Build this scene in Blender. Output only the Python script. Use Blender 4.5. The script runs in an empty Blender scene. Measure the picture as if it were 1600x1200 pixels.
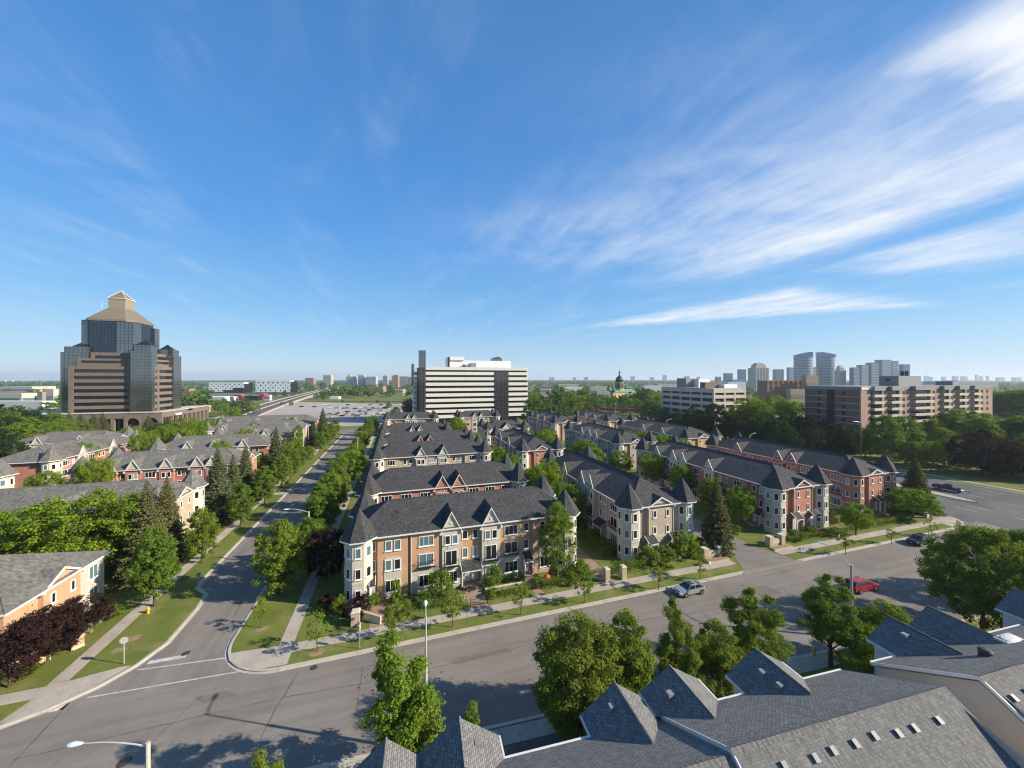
import bpy, math, random
import numpy as np
from mathutils import Vector
PI = math.pi
R = math.radians
C = bpy.context.scene.collection
sc = bpy.context.scene
random.seed(7)

# ------------------------------------------------------------------ camera
FPX, CAMH, HOR, YAW = 570.0, 31.0, 592.0, R(17.5)      # survey of the photo: metres, x along the front street, y along the side street
cam = bpy.data.cameras.new('camera')
cam.sensor_width = 36.0
cam.lens = FPX / 1600 * 36
cam.shift_y = (HOR - 600) / 1600
cam.clip_start = 0.5
cam.clip_end = 30000
camo = bpy.data.objects.new('camera', cam)
camo.location = (0, 0, CAMH)
camo.rotation_euler = (PI / 2, 0, -YAW)
C.objects.link(camo)
sc.camera = camo

# ------------------------------------------------------------------ light
SUN_EL = R(27.5)
SUN = Vector((.894 * math.cos(SUN_EL), -.448 * math.cos(SUN_EL), math.sin(SUN_EL)))
sl = bpy.data.lights.new('sun', 'SUN')
sl.energy = 4.4
sl.angle = R(0.5)
sl.color = (1.0, 0.91, 0.77)
so = bpy.data.objects.new('sun', sl)
so.rotation_euler = (-SUN).to_track_quat('-Z', 'Y').to_euler()
so.location = (60, -30, 80)
C.objects.link(so)
sc.view_settings.view_transform = 'Standard'
sc.view_settings.look = 'None'
sc.view_settings.gamma = 1
sc.view_settings.exposure = 0.92

world = bpy.data.worlds.new('World')
sc.world = world
world.use_nodes = True
wt = world.node_tree
for n in list(wt.nodes): wt.nodes.remove(n)
def wn(t, **k):
    n = wt.nodes.new(t)
    for a, b in k.items(): setattr(n, a, b)
    return n
def wm(op, a, b=None, c=None, clamp=False):
    n = wn('ShaderNodeMath', operation=op)
    n.use_clamp = clamp
    for i, s in enumerate((a, b, c)):
        if s is None: continue
        if isinstance(s, (int, float)): n.inputs[i].default_value = s
        else: wt.links.new(s, n.inputs[i])
    return n.outputs[0]
def build_sky():
    sky = wn('ShaderNodeTexSky', sky_type='NISHITA')
    sky.sun_disc = False
    sky.sun_elevation = SUN_EL
    sky.sun_rotation = math.atan2(SUN.x, SUN.y)
    sky.air_density = 1.0
    sky.dust_density = 0.1
    sky.ozone_density = 2.0
    sky.altitude = 100
    hs = wn('ShaderNodeHueSaturation')
    hs.inputs['Hue'].default_value = 0.492
    hs.inputs['Saturation'].default_value = 1.12
    hs.inputs['Value'].default_value = 1.0
    wt.links.new(sky.outputs[0], hs.inputs['Color'])
    # clear-air blue: deep overhead, paling to the horizon
    tc0 = wn('ShaderNodeTexCoord'); sp0 = wn('ShaderNodeSeparateXYZ'); wt.links.new(tc0.outputs['Generated'], sp0.inputs[0])
    gr = wn('ShaderNodeValToRGB'); ge = gr.color_ramp.elements
    for k, (p_, c_) in enumerate([(0.0, (3.0, 4.05, 5.1)), (.06, (2.2, 3.6, 5.0)), (.16, (1.25, 2.9, 5.0)), (.34, (.55, 2.0, 4.7)), (.55, (.40, 1.55, 3.9)), (.85, (.36, 1.2, 2.9))]):
        e = ge[k] if k < 2 else ge.new(p_)
        e.position = p_; e.color = tuple(v / 6 for v in c_) + (1,)
    wt.links.new(sp0.outputs[2], gr.inputs[0])
    gs = wn('ShaderNodeVectorMath', operation='SCALE'); gs.inputs['Scale'].default_value = 5.5; wt.links.new(gr.outputs[0], gs.inputs[0])
    gm = wn('ShaderNodeMix', data_type='RGBA'); gm.inputs['Factor'].default_value = .86
    wt.links.new(hs.outputs[0], gm.inputs['A']); wt.links.new(gs.outputs[0], gm.inputs['B'])
    # thin high clouds: a flat layer overhead seen in true perspective (direction / height)
    tc = wn('ShaderNodeTexCoord')
    sp = wn('ShaderNodeSeparateXYZ')
    wt.links.new(tc.outputs['Generated'], sp.inputs[0])
    zz = wm('MAXIMUM', sp.outputs[2], 0.02)
    px = wm('DIVIDE', sp.outputs[0], zz)
    py = wm('DIVIDE', sp.outputs[1], zz)
    def noise(ux, uy, detail, dist=0.0, rough=.55, off=0.0, scale=1.0):
        cb = wn('ShaderNodeCombineXYZ')
        wt.links.new(wm('MULTIPLY_ADD', px, ux, off), cb.inputs[0])
        wt.links.new(wm('MULTIPLY', py, uy), cb.inputs[1])
        n = wn('ShaderNodeTexNoise')
        n.inputs['Scale'].default_value = scale
        n.inputs['Detail'].default_value = detail
        n.inputs['Roughness'].default_value = rough
        n.inputs['Distortion'].default_value = dist
        wt.links.new(cb.outputs[0], n.inputs['Vector'])
        return n.outputs['Fac']
    def step(v, a, b):                                  # smooth 0..1 from a to b (a > b falls)
        n = wn('ShaderNodeMapRange', interpolation_type='SMOOTHSTEP')
        n.inputs[1].default_value = min(a, b); n.inputs[2].default_value = max(a, b)
        if a > b: n.inputs[3].default_value = 1; n.inputs[4].default_value = 0
        wt.links.new(v, n.inputs[0]); return n.outputs[0]
    wob = wm('MULTIPLY', wm('SUBTRACT', noise(1.1, .8, 3, off=3.0), .5), 1.1)
    wob2 = wm('MULTIPLY', wm('SUBTRACT', noise(2.6, 1.6, 4, off=8.0), .5), .8)
    x = wm('ADD', px, wm('ADD', wm('MULTIPLY', wob, .45), wm('MULTIPLY', wob2, .35)))
    y = wm('ADD', py, wm('MULTIPLY', wob2, .6))
    xr = wm('MULTIPLY_ADD', wm('SUBTRACT', y, 1.6), .5, x)
    s0 = wm('MULTIPLY', wm('ADD', px, py), .7071); t0 = wm('MULTIPLY', wm('SUBTRACT', px, py), .7071)
    # long feathered band over the right half, bright bank at the upper right, smaller bank below it, lens low over the skyline
    band = wm('MULTIPLY', wm('MULTIPLY', step(xr, .0, 2.0), step(x, 3.6, 2.8)), step(y, 3.9, 1.7))
    band = wm('MULTIPLY', band, wm('MULTIPLY_ADD', step(x, 1.9, 3.0), .35, .62))
    bank = wm('MULTIPLY', step(x, 1.22, 1.75), step(wm('MULTIPLY_ADD', px, .10, y), 1.12, .76))
    low = wm('MULTIPLY', wm('MULTIPLY', step(x, 3.3, 3.8), step(x, 5.6, 4.3)), step(y, 2.6, 1.9))
    smin = wm('MAXIMUM', wm('MULTIPLY_ADD', wm('ADD', t0, 2.4), -.66, 6.7), wm('MULTIPLY_ADD', wm('SUBTRACT', t0, .9), 1.1, 4.5))
    lw = wm('MULTIPLY', wob2, .55)
    lens = wm('MULTIPLY', step(wm('SUBTRACT', wm('ADD', s0, lw), smin), -.1, .9), step(wm('ADD', s0, lw), 7.5, 6.6))
    lens = wm('MULTIPLY', lens, wm('MULTIPLY', step(t0, -3.3, -1.0), step(t0, 4.5, 2.7)))
    mask = wm('MAXIMUM', wm('MAXIMUM', wm('MULTIPLY', band, .88), wm('MULTIPLY', bank, .98)), wm('MAXIMUM', wm('MULTIPLY', low, .66), wm('MULTIPLY', lens, .76)))
    fib = noise(3.4, .55, 10, dist=.5, rough=.62)
    fib2 = noise(9.0, 1.6, 8, dist=.3, rough=.6, off=5.0)
    puff = noise(2.2, 2.0, 9, dist=.4, rough=.62, off=2.0)
    tex = wm('ADD', wm('ADD', wm('MULTIPLY', fib, .36), wm('MULTIPLY', fib2, .14)), wm('MULTIPLY', puff, .50))
    body = step(wm('ADD', tex, wm('MULTIPLY', mask, .30)), .36, .98)
    dens = wm('MULTIPLY', body, wm('MULTIPLY', wm('POWER', mask, .75), 1.22), clamp=True)
    # faint veil of fibres everywhere
    veil = wm('MULTIPLY', step(noise(2.2, .45, 9, dist=.8, rough=.62, off=1.3), .42, .95), .34)
    veil = wm('MULTIPLY', veil, step(puff, .3, .65))
    dens = wm('MAXIMUM', dens, veil)
    horizon = wm('DIVIDE', wm('SUBTRACT', sp.outputs[2], .03), .10, clamp=True)
    dens = wm('MULTIPLY', dens, horizon, clamp=True)
    mx = wn('ShaderNodeMix', data_type='RGBA')
    wt.links.new(dens, mx.inputs['Factor'])
    wt.links.new(gm.outputs['Result'], mx.inputs['A'])
    mx.inputs['B'].default_value = (4.9, 5.1, 5.4, 1)
    bg = wn('ShaderNodeBackground')
    bg.inputs['Strength'].default_value = 0.10
    wt.links.new(mx.outputs['Result'], bg.inputs['Color'])
    out = wn('ShaderNodeOutputWorld')
    wt.links.new(bg.outputs[0], out.inputs['Surface'])
build_sky()
sc.cycles.max_bounces = 8
sc.cycles.diffuse_bounces = 4
sc.cycles.glossy_bounces = 3
sc.cycles.transparent_max_bounces = 4
sc.cycles.volume_bounces = 0
sc.cycles.use_denoising = True
sc.cycles.denoiser = 'OPENIMAGEDENOISE'
sc.cycles.denoising_prefilter = 'ACCURATE'
sc.cycles.sample_clamp_indirect = 4
sc.cycles.caustics_reflective = False
sc.cycles.caustics_refractive = False
sc.cycles.pixel_filter_type = 'BLACKMAN_HARRIS'
sc.cycles.filter_width = 1.15
sc.cycles.use_adaptive_sampling = True
sc.cycles.adaptive_threshold = 0.02

# ------------------------------------------------------------------ survey helpers
DV = (math.sin(YAW), math.cos(YAW)); RV = (math.cos(YAW), -math.sin(YAW))
def spot(px, py, h=0.0):                               # ground point seen in the survey photo at (px, py), in metres
    z = (CAMH - h) * FPX / (py - HOR); x = (px - 800) / FPX * z
    return (z * DV[0] + x * RV[0], z * DV[1] + x * RV[1])
def far(px, depth):                                    # point at a given distance along a bearing
    x = (px - 800) / FPX * depth
    return (depth * DV[0] + x * RV[0], depth * DV[1] + x * RV[1])
def dist(x, y): return x * DV[0] + y * DV[1]
def tall(x, y, ytop): return CAMH + (HOR - ytop) * dist(x, y) / FPX

# ------------------------------------------------------------------ object helpers
def tag(o, label=None, cat=None, group=None, kind=None):
    if label: o['label'] = label
    if cat: o['category'] = cat
    if group: o['group'] = group
    if kind: o['kind'] = kind
    return o
def thing(name, label, cat, loc=(0, 0, 0), rz=0.0, group=None):
    o = bpy.data.objects.new(name, None)
    C.objects.link(o)
    o.location = loc; o.rotation_euler = (0, 0, rz)
    o.empty_display_size = .3
    return tag(o, label, cat, group)
def put(name, mesh, parent=None, loc=(0, 0, 0), rz=0.0, scale=None):
    o = bpy.data.objects.new(name, mesh)
    C.objects.link(o)
    o.location = loc; o.rotation_euler = (0, 0, rz)
    if scale: o.scale = scale
    if parent: o.parent = parent
    return o
def copy_tree(o, parent=None):
    c = o.copy(); C.objects.link(c)
    if parent: c.parent = parent
    for ch in list(o.children): copy_tree(ch, c)
    return c
class MB:
    def __init__(s): s.v = []; s.f = []; s.m = []
    def poly(s, pts, m=0):
        n = len(s.v); s.v += [tuple(p) for p in pts]; s.f.append(tuple(range(n, n + len(pts)))); s.m.append(m)
    def box(s, x0, y0, z0, x1, y1, z1, m=0, bottom=True, top=True):
        a = [(x0, y0), (x1, y0), (x1, y1), (x0, y1)]
        s.prism(a, z0, z1, m, bottom, top)
    def prism(s, pts, z0, z1, m=0, bottom=True, top=True, mtop=None):
        n = len(pts)
        for i in range(n):
            a, b = pts[i], pts[(i + 1) % n]
            s.poly([(a[0], a[1], z0), (b[0], b[1], z0), (b[0], b[1], z1), (a[0], a[1], z1)], m)
        if top: s.poly([(p[0], p[1], z1) for p in pts], m if mtop is None else mtop)
        if bottom: s.poly([(p[0], p[1], z0) for p in reversed(pts)], m)
    def frustum(s, pts, z0, pts1, z1, m=0, top=True, bottom=False):
        n = len(pts)
        for i in range(n):
            a, b, c, d = pts[i], pts[(i + 1) % n], pts1[(i + 1) % n], pts1[i]
            q = [(a[0], a[1], z0), (b[0], b[1], z0), (c[0], c[1], z1), (d[0], d[1], z1)]
            if (Vector(q[2]) - Vector(q[3])).length < 1e-6: q = q[:3]
            s.poly(q, m)
        if top: s.poly([(p[0], p[1], z1) for p in pts1], m)
        if bottom: s.poly([(p[0], p[1], z0) for p in reversed(pts)], m)
    def cone(s, pts, z0, apex, m=0):
        n = len(pts)
        for i in range(n):
            a, b = pts[i], pts[(i + 1) % n]
            s.poly([(a[0], a[1], z0), (b[0], b[1], z0), apex], m)
    def tube(s, p0, p1, r0, r1=None, n=8, m=0, caps=True):
        r1 = r0 if r1 is None else r1
        p0 = Vector(p0); p1 = Vector(p1); d = (p1 - p0)
        if d.length < 1e-6: return
        d.normalize()
        u = d.orthogonal().normalized(); w = d.cross(u)
        A = [p0 + (u * math.cos(2 * PI * i / n) + w * math.sin(2 * PI * i / n)) * r0 for i in range(n)]
        B = [p1 + (u * math.cos(2 * PI * i / n) + w * math.sin(2 * PI * i / n)) * r1 for i in range(n)]
        for i in range(n):
            j = (i + 1) % n
            s.poly([A[i], A[j], B[j], B[i]], m)
        if caps:
            s.poly(list(reversed(A)), m); s.poly(B, m)
    def path(s, pts, rs, n=8, m=0):
        for i in range(len(pts) - 1): s.tube(pts[i], pts[i + 1], rs[i], rs[i + 1], n, m)
    def lathe(s, cx, cy, prof, n=16, m=0):
        for k in range(len(prof) - 1):
            (r0, z0), (r1, z1) = prof[k], prof[k + 1]
            for i in range(n):
                a, b = 2 * PI * i / n, 2 * PI * (i + 1) / n
                q = [(cx + r0 * math.cos(a), cy + r0 * math.sin(a), z0), (cx + r0 * math.cos(b), cy + r0 * math.sin(b), z0),
                     (cx + r1 * math.cos(b), cy + r1 * math.sin(b), z1), (cx + r1 * math.cos(a), cy + r1 * math.sin(a), z1)]
                if r1 < 1e-5: q = q[:3]
                elif r0 < 1e-5: q = [q[0], q[2], q[3]]
                s.poly(q, m)
    def mesh(s, name, mats, smooth=False, uv=True):
        me = bpy.data.meshes.new(name)
        me.from_pydata(s.v, [], s.f)
        for m in (mats if isinstance(mats, (list, tuple)) else [mats]): me.materials.append(m)
        if isinstance(mats, (list, tuple)) and len(mats) > 1: me.polygons.foreach_set('material_index', s.m)
        if uv:
            l = me.uv_layers.new(name='uv'); co = []
            for p in me.polygons:
                n = p.normal
                if abs(n.z) > .999: t = Vector((1, 0, 0)); b = Vector((0, 1, 0))
                else: t = Vector((-n.y, n.x, 0)).normalized(); b = n.cross(t)
                for vi in p.vertices:
                    q = me.vertices[vi].co; co += [q.dot(t), q.dot(b)]
            l.data.foreach_set('uv', co)
        if smooth: me.polygons.foreach_set('use_smooth', [True] * len(me.polygons))
        me.update()
        return me
    def build(s, name, mats, parent=None, smooth=False, loc=(0, 0, 0), rz=0.0):
        return put(name, s.mesh(name, mats, smooth), parent, loc, rz)
def ngon(cx, cy, r, n, a0=0.0): return [(cx + r * math.cos(a0 + 2 * PI * i / n), cy + r * math.sin(a0 + 2 * PI * i / n)) for i in range(n)]

# ------------------------------------------------------------------ materials
def new_mat(name):
    m = bpy.data.materials.new(name); m.use_nodes = True
    nt = m.node_tree
    return m, nt, nt.nodes['Principled BSDF']
def link(nt, a, b): nt.links.new(a, b)
def flat(name, col, rough=.6, metal=0.0, spec=.4, var=.0, vscale=2.0):
    m, nt, b = new_mat(name)
    b.inputs['Roughness'].default_value = rough; b.inputs['Metallic'].default_value = metal
    b.inputs['Specular IOR Level'].default_value = spec
    if var:
        tc = nt.nodes.new('ShaderNodeTexCoord')
        n = nt.nodes.new('ShaderNodeTexNoise'); n.inputs['Scale'].default_value = vscale; n.inputs['Detail'].default_value = 6
        link(nt, tc.outputs['Object'], n.inputs['Vector'])
        rp = nt.nodes.new('ShaderNodeValToRGB')
        rp.color_ramp.elements[0].position = .3; rp.color_ramp.elements[1].position = .7
        rp.color_ramp.elements[0].color = tuple(c * (1 - var) for c in col) + (1,)
        rp.color_ramp.elements[1].color = tuple(min(1, c * (1 + var)) for c in col) + (1,)
        link(nt, n.outputs['Fac'], rp.inputs[0]); link(nt, rp.outputs[0], b.inputs['Base Color'])
    else: b.inputs['Base Color'].default_value = tuple(col) + (1,)
    return m
def courses(name, c1, c2, mortar, bw, bh, ms=.02, bump=.3, rough=.85, var=.25, offset=.5, streak=None, amp=.38):
    """brick, siding or shingle courses laid out in metres on each face"""
    m, nt, b = new_mat(name)
    uv = nt.nodes.new('ShaderNodeUVMap')
    br = nt.nodes.new('ShaderNodeTexBrick')
    br.offset = offset
    br.inputs['Scale'].default_value = 1.0
    br.inputs['Brick Width'].default_value = bw; br.inputs['Row Height'].default_value = bh
    br.inputs['Mortar Size'].default_value = ms
    br.inputs['Color1'].default_value = tuple(c1) + (1,); br.inputs['Color2'].default_value = tuple(c2) + (1,); br.inputs['Mortar'].default_value = tuple(mortar) + (1,)
    link(nt, uv.outputs[0], br.inputs['Vector'])
    tc = nt.nodes.new('ShaderNodeTexCoord')
    n = nt.nodes.new('ShaderNodeTexNoise'); n.inputs['Scale'].default_value = .45; n.inputs['Detail'].default_value = 8; n.inputs['Roughness'].default_value = .6
    link(nt, tc.outputs['Object'], n.inputs['Vector'])
    mr = nt.nodes.new('ShaderNodeMapRange'); mr.inputs[1].default_value = .3; mr.inputs[2].default_value = .7
    mr.inputs[3].default_value = 1 - var; mr.inputs[4].default_value = 1 + var
    link(nt, n.outputs['Fac'], mr.inputs[0])
    mx = nt.nodes.new('ShaderNodeMix'); mx.data_type = 'RGBA'; mx.blend_type = 'MULTIPLY'; mx.inputs['Factor'].default_value = 1
    link(nt, br.outputs['Color'], mx.inputs['A']); link(nt, mr.outputs[0], mx.inputs['B'])
    col = mx.outputs['Result']
    if streak:                                        # run marks down the slope, as weathered shingles have
        mp = nt.nodes.new('ShaderNodeMapping'); mp.inputs['Scale'].default_value = streak
        link(nt, uv.outputs[0], mp.inputs[0])
        n2 = nt.nodes.new('ShaderNodeTexNoise'); n2.inputs['Scale'].default_value = 1; n2.inputs['Detail'].default_value = 5
        link(nt, mp.outputs[0], n2.inputs['Vector'])
        m2 = nt.nodes.new('ShaderNodeMapRange'); m2.inputs[1].default_value = .3; m2.inputs[2].default_value = .7; m2.inputs[3].default_value = 1 - amp; m2.inputs[4].default_value = 1 + amp
        link(nt, n2.outputs['Fac'], m2.inputs[0])
        x2 = nt.nodes.new('ShaderNodeMix'); x2.data_type = 'RGBA'; x2.blend_type = 'MULTIPLY'; x2.inputs['Factor'].default_value = 1
        link(nt, col, x2.inputs['A']); link(nt, m2.outputs[0], x2.inputs['B']); col = x2.outputs['Result']
    link(nt, col, b.inputs['Base Color'])
    b.inputs['Roughness'].default_value = rough; b.inputs['Specular IOR Level'].default_value = .25
    if bump:
        bp = nt.nodes.new('ShaderNodeBump'); bp.inputs['Strength'].default_value = bump; bp.inputs['Distance'].default_value = .03
        link(nt, br.outputs['Fac'], bp.inputs['Height']); bp.invert = True
        link(nt, bp.outputs[0], b.inputs['Normal'])
    return m
def ground(name, cols, scales, rough=.95, fine=0.0, bump=0.0, tracks=None):
    """mottled ground: three colours mixed by noise of two sizes"""
    m, nt, b = new_mat(name)
    tc = nt.nodes.new('ShaderNodeTexCoord')
    def nz(s, d=8, r=.6):
        n = nt.nodes.new('ShaderNodeTexNoise'); n.inputs['Scale'].default_value = s; n.inputs['Detail'].default_value = d; n.inputs['Roughness'].default_value = r
        link(nt, tc.outputs['Object'], n.inputs['Vector']); return n.outputs['Fac']
    def ramp(f, a, bb):
        r = nt.nodes.new('ShaderNodeMapRange'); r.inputs[1].default_value = a; r.inputs[2].default_value = bb; link(nt, f, r.inputs[0]); return r.outputs[0]
    x = nt.nodes.new('ShaderNodeMix'); x.data_type = 'RGBA'
    link(nt, ramp(nz(scales[0]), .38, .62), x.inputs['Factor'])
    x.inputs['A'].default_value = tuple(cols[0]) + (1,); x.inputs['B'].default_value = tuple(cols[1]) + (1,)
    y = nt.nodes.new('ShaderNodeMix'); y.data_type = 'RGBA'
    link(nt, ramp(nz(scales[1]), .50, .72), y.inputs['Factor'])
    link(nt, x.outputs['Result'], y.inputs['A']); y.inputs['B'].default_value = tuple(cols[2]) + (1,)
    col = y.outputs['Result']
    if fine:
        f = nz(scales[2] if len(scales) > 2 else 12, 4, .7)
        mr = nt.nodes.new('ShaderNodeMapRange'); mr.inputs[1].default_value = .3; mr.inputs[2].default_value = .7; mr.inputs[3].default_value = 1 - fine; mr.inputs[4].default_value = 1 + fine
        link(nt, f, mr.inputs[0])
        z = nt.nodes.new('ShaderNodeMix'); z.data_type = 'RGBA'; z.blend_type = 'MULTIPLY'; z.inputs['Factor'].default_value = 1
        link(nt, col, z.inputs['A']); link(nt, mr.outputs[0], z.inputs['B']); col = z.outputs['Result']
        if bump:
            bp = nt.nodes.new('ShaderNodeBump'); bp.inputs['Strength'].default_value = bump; bp.inputs['Distance'].default_value = .08
            link(nt, f, bp.inputs['Height']); link(nt, bp.outputs[0], b.inputs['Normal'])
    if tracks:                                        # worn bands and dribbles along the direction of travel
        mp = nt.nodes.new('ShaderNodeMapping'); mp.inputs['Scale'].default_value = tracks; link(nt, tc.outputs['Object'], mp.inputs[0])
        n = nt.nodes.new('ShaderNodeTexNoise'); n.inputs['Scale'].default_value = 1; n.inputs['Detail'].default_value = 5; n.inputs['Roughness'].default_value = .55; link(nt, mp.outputs[0], n.inputs['Vector'])
        mr = nt.nodes.new('ShaderNodeMapRange'); mr.inputs[1].default_value = .3; mr.inputs[2].default_value = .7; mr.inputs[3].default_value = .86; mr.inputs[4].default_value = 1.12; link(nt, n.outputs['Fac'], mr.inputs[0])
        s1 = nt.nodes.new('ShaderNodeTexNoise'); s1.inputs['Scale'].default_value = .8; s1.inputs['Detail'].default_value = 3; link(nt, tc.outputs['Object'], s1.inputs['Vector'])
        m2 = nt.nodes.new('ShaderNodeMapRange'); m2.inputs[1].default_value = .66; m2.inputs[2].default_value = .78; m2.inputs[3].default_value = 1; m2.inputs[4].default_value = .74; link(nt, s1.outputs['Fac'], m2.inputs[0])
        mm = nt.nodes.new('ShaderNodeMath'); mm.operation = 'MULTIPLY'; link(nt, mr.outputs[0], mm.inputs[0]); link(nt, m2.outputs[0], mm.inputs[1])
        z = nt.nodes.new('ShaderNodeMix'); z.data_type = 'RGBA'; z.blend_type = 'MULTIPLY'; z.inputs['Factor'].default_value = 1
        link(nt, col, z.inputs['A']); link(nt, mm.outputs[0], z.inputs['B']); col = z.outputs['Result']
    link(nt, col, b.inputs['Base Color'])
    b.inputs['Roughness'].default_value = rough; b.inputs['Specular IOR Level'].default_value = .15
    return m
def leafmat(name, col, hue=.012, val=.42, trans=.46):
    m, nt, b = new_mat(name)
    nt.nodes.remove(b)
    oi = nt.nodes.new('ShaderNodeObjectInfo'); geo = nt.nodes.new('ShaderNodeNewGeometry')
    tc = nt.nodes.new('ShaderNodeTexCoord')
    n = nt.nodes.new('ShaderNodeTexNoise'); n.inputs['Scale'].default_value = .9; n.inputs['Detail'].default_value = 3
    link(nt, tc.outputs['Object'], n.inputs['Vector'])
    hs = nt.nodes.new('ShaderNodeHueSaturation')
    hs.inputs['Color'].default_value = tuple(col) + (1,)
    a = nt.nodes.new('ShaderNodeMapRange'); a.inputs[3].default_value = .5 - hue; a.inputs[4].default_value = .5 + hue
    link(nt, oi.outputs['Random'], a.inputs[0]); link(nt, a.outputs[0], hs.inputs['Hue'])
    ad = nt.nodes.new('ShaderNodeMath'); ad.operation = 'ADD'
    link(nt, geo.outputs['Random Per Island'], ad.inputs[0]); link(nt, n.outputs['Fac'], ad.inputs[1])
    v = nt.nodes.new('ShaderNodeMapRange'); v.inputs[1].default_value = .2; v.inputs[2].default_value = 1.6; v.inputs[3].default_value = 1 - val; v.inputs[4].default_value = 1 + val
    link(nt, ad.outputs[0], v.inputs[0]); link(nt, v.outputs[0], hs.inputs['Value'])
    d = nt.nodes.new('ShaderNodeBsdfDiffuse'); t = nt.nodes.new('ShaderNodeBsdfTranslucent')
    link(nt, hs.outputs[0], d.inputs[0]); link(nt, hs.outputs[0], t.inputs[0])
    mx = nt.nodes.new('ShaderNodeMixShader'); mx.inputs[0].default_value = trans
    link(nt, d.outputs[0], mx.inputs[1]); link(nt, t.outputs[0], mx.inputs[2])
    link(nt, mx.outputs[0], nt.nodes['Material Output'].inputs[0])
    return m
M = {}
M['asphalt'] = ground('asphalt', [(.190, .166, .143), (.220, .193, .166), (.165, .145, .127)], (.07, .16, 7), fine=.13, tracks=(.035, .9, 1))
M['asphalt_side'] = ground('asphalt_side', [(.190, .166, .143), (.220, .193, .166), (.165, .145, .127)], (.07, .16, 7), fine=.13, tracks=(.9, .035, 1))
M['asphalt_dark'] = ground('asphalt_dark', [(.105, .102, .099), (.13, .126, .121), (.088, .085, .083)], (.05, .12, 6), fine=.12, tracks=(.6, .02, 1))
M['lot'] = ground('lot_asphalt', [(.34, .30, .26), (.40, .355, .305), (.28, .25, .22)], (.02, .06, 4), fine=.1)
M['concrete'] = ground('concrete', [(.36, .31, .255), (.42, .365, .305), (.30, .265, .22)], (.25, .7, 6), fine=.10)
M['kerb'] = ground('kerb_concrete', [(.40, .36, .30), (.46, .41, .345), (.33, .295, .25)], (.4, 1.1, 9), fine=.12)
M['grass'] = ground('grass', [(.105, .135, .026), (.145, .165, .036), (.225, .20, .078)], (.22, .33, 9), fine=.35, bump=.6)
M['dirt'] = ground('dirt', [(.25, .17, .10), (.32, .23, .14), (.16, .13, .06)], (1, 2, 9), fine=.25)
M['plain'] = ground('plain_ground', [(.085, .12, .045), (.14, .15, .085), (.24, .22, .18)], (.004, .011, .2), fine=.25)
M['paver'] = courses('paver', (.33, .22, .16), (.27, .18, .13), (.22, .17, .13), .3, .15, .015, 0, var=.15)
M['tar'] = flat('tar_seam', (.080, .071, .062), .8)
M['paint'] = flat('road_paint', (.46, .44, .41), .7, var=.3, vscale=3)
M['iron'] = flat('cast_iron', (.06, .045, .035), .6, var=.3, vscale=6)
M['brick_o'] = courses('orange_brick', (.52, .30, .165), (.46, .26, .14), (.48, .36, .25), .24, .08, .010, .15, var=.12)
M['brick_r'] = courses('red_brick', (.43, .165, .105), (.37, .135, .085), (.42, .28, .21), .24, .08, .010, .15, var=.14)
M['brick_t'] = courses('tan_brick', (.46, .365, .255), (.41, .325, .225), (.40, .34, .26), .24, .08, .010, .15, var=.10)
M['stone'] = courses('stone_render', (.52, .465, .375), (.49, .44, .355), (.41, .37, .30), 1.4, .9, .012, .1, var=.10)
M['trim'] = flat('white_trim', (.62, .60, .56), .5, var=.06)
M['frame'] = flat('white_frame', (.76, .75, .72), .45)
M['door'] = flat('white_door', (.62, .62, .60), .4, var=.05)
M['roof_d'] = courses('charcoal_shingle', (.043, .042, .043), (.077, .076, .076), (.027, .027, .028), .33, .145, .012, .6, var=.16, streak=(3.2, 2.2, 1))
M['roof_g'] = courses('weathered_shingle', (.125, .117, .103), (.178, .168, .149), (.09, .086, .08), .33, .145, .012, .5, var=.18, streak=(2.8, 1.6, 1))
M['roof_f'] = courses('slate_shingle', (.142, .138, .132), (.228, .221, .210), (.064, .062, .060), .30, .15, .016, .8, var=.06, streak=(5, 3, 1), amp=.14)
M['roof_b'] = courses('aged_shingle', (.125, .120, .110), (.175, .168, .155), (.105, .101, .094), .17, .14, .008, .4, var=.10, streak=(9, 1.1, 1), amp=.30)
M['siding'] = courses('beige_siding', (.52, .45, .37), (.51, .44, .36), (.40, .35, .29), 8, .2, .012, .3, var=.06)
M['siding_w'] = courses('white_siding', (.66, .65, .63), (.65, .64, .62), (.5, .5, .48), 8, .2, .012, .3, var=.04)
M['vent'] = flat('grey_vent', (.23, .225, .22), .55, var=.1)
M['vent_d'] = flat('dark_vent', (.05, .05, .052), .6)
M['metal'] = flat('galvanised', (.55, .54, .52), .45, .3, var=.08)
M['pole'] = flat('concrete_pole', (.50, .44, .35), .8, var=.15, vscale=3)
M['lampglass'] = flat('lamp_lens', (.62, .72, .74), .15, spec=.6)
M['black'] = flat('black_metal', (.015, .015, .016), .5)
M['glass'] = flat('dark_glass', (.012, .014, .017), .06, spec=.6)
M['glass_b'] = flat('blue_glass', (.10, .16, .18), .10, spec=.6)
M['curtain'] = flat('curtained_glass', (.32, .33, .31), .12, spec=.6)
M['wood'] = flat('wood', (.24, .15, .085), .8, var=.2)
M['bark'] = flat('bark', (.085, .062, .045), .9, var=.3, vscale=4)
M['bark_p'] = flat('pale_bark', (.22, .17, .125), .9, var=.25, vscale=4)
M['yellow'] = flat('hydrant_yellow', (.72, .42, .04), .45, var=.1)
M['leaf_a'] = leafmat('leaf_maple', (.175, .245, .030))
M['leaf_b'] = leafmat('leaf_linden', (.185, .265, .025))
M['leaf_c'] = leafmat('leaf_deep', (.150, .215, .030))
M['leaf_d'] = leafmat('leaf_olive', (.180, .235, .035))
M['leaf_f'] = leafmat('leaf_far', (.105, .160, .034), .02, .45)
M['leaf_p'] = leafmat('leaf_plum', (.050, .028, .024), .02, .5)
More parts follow.
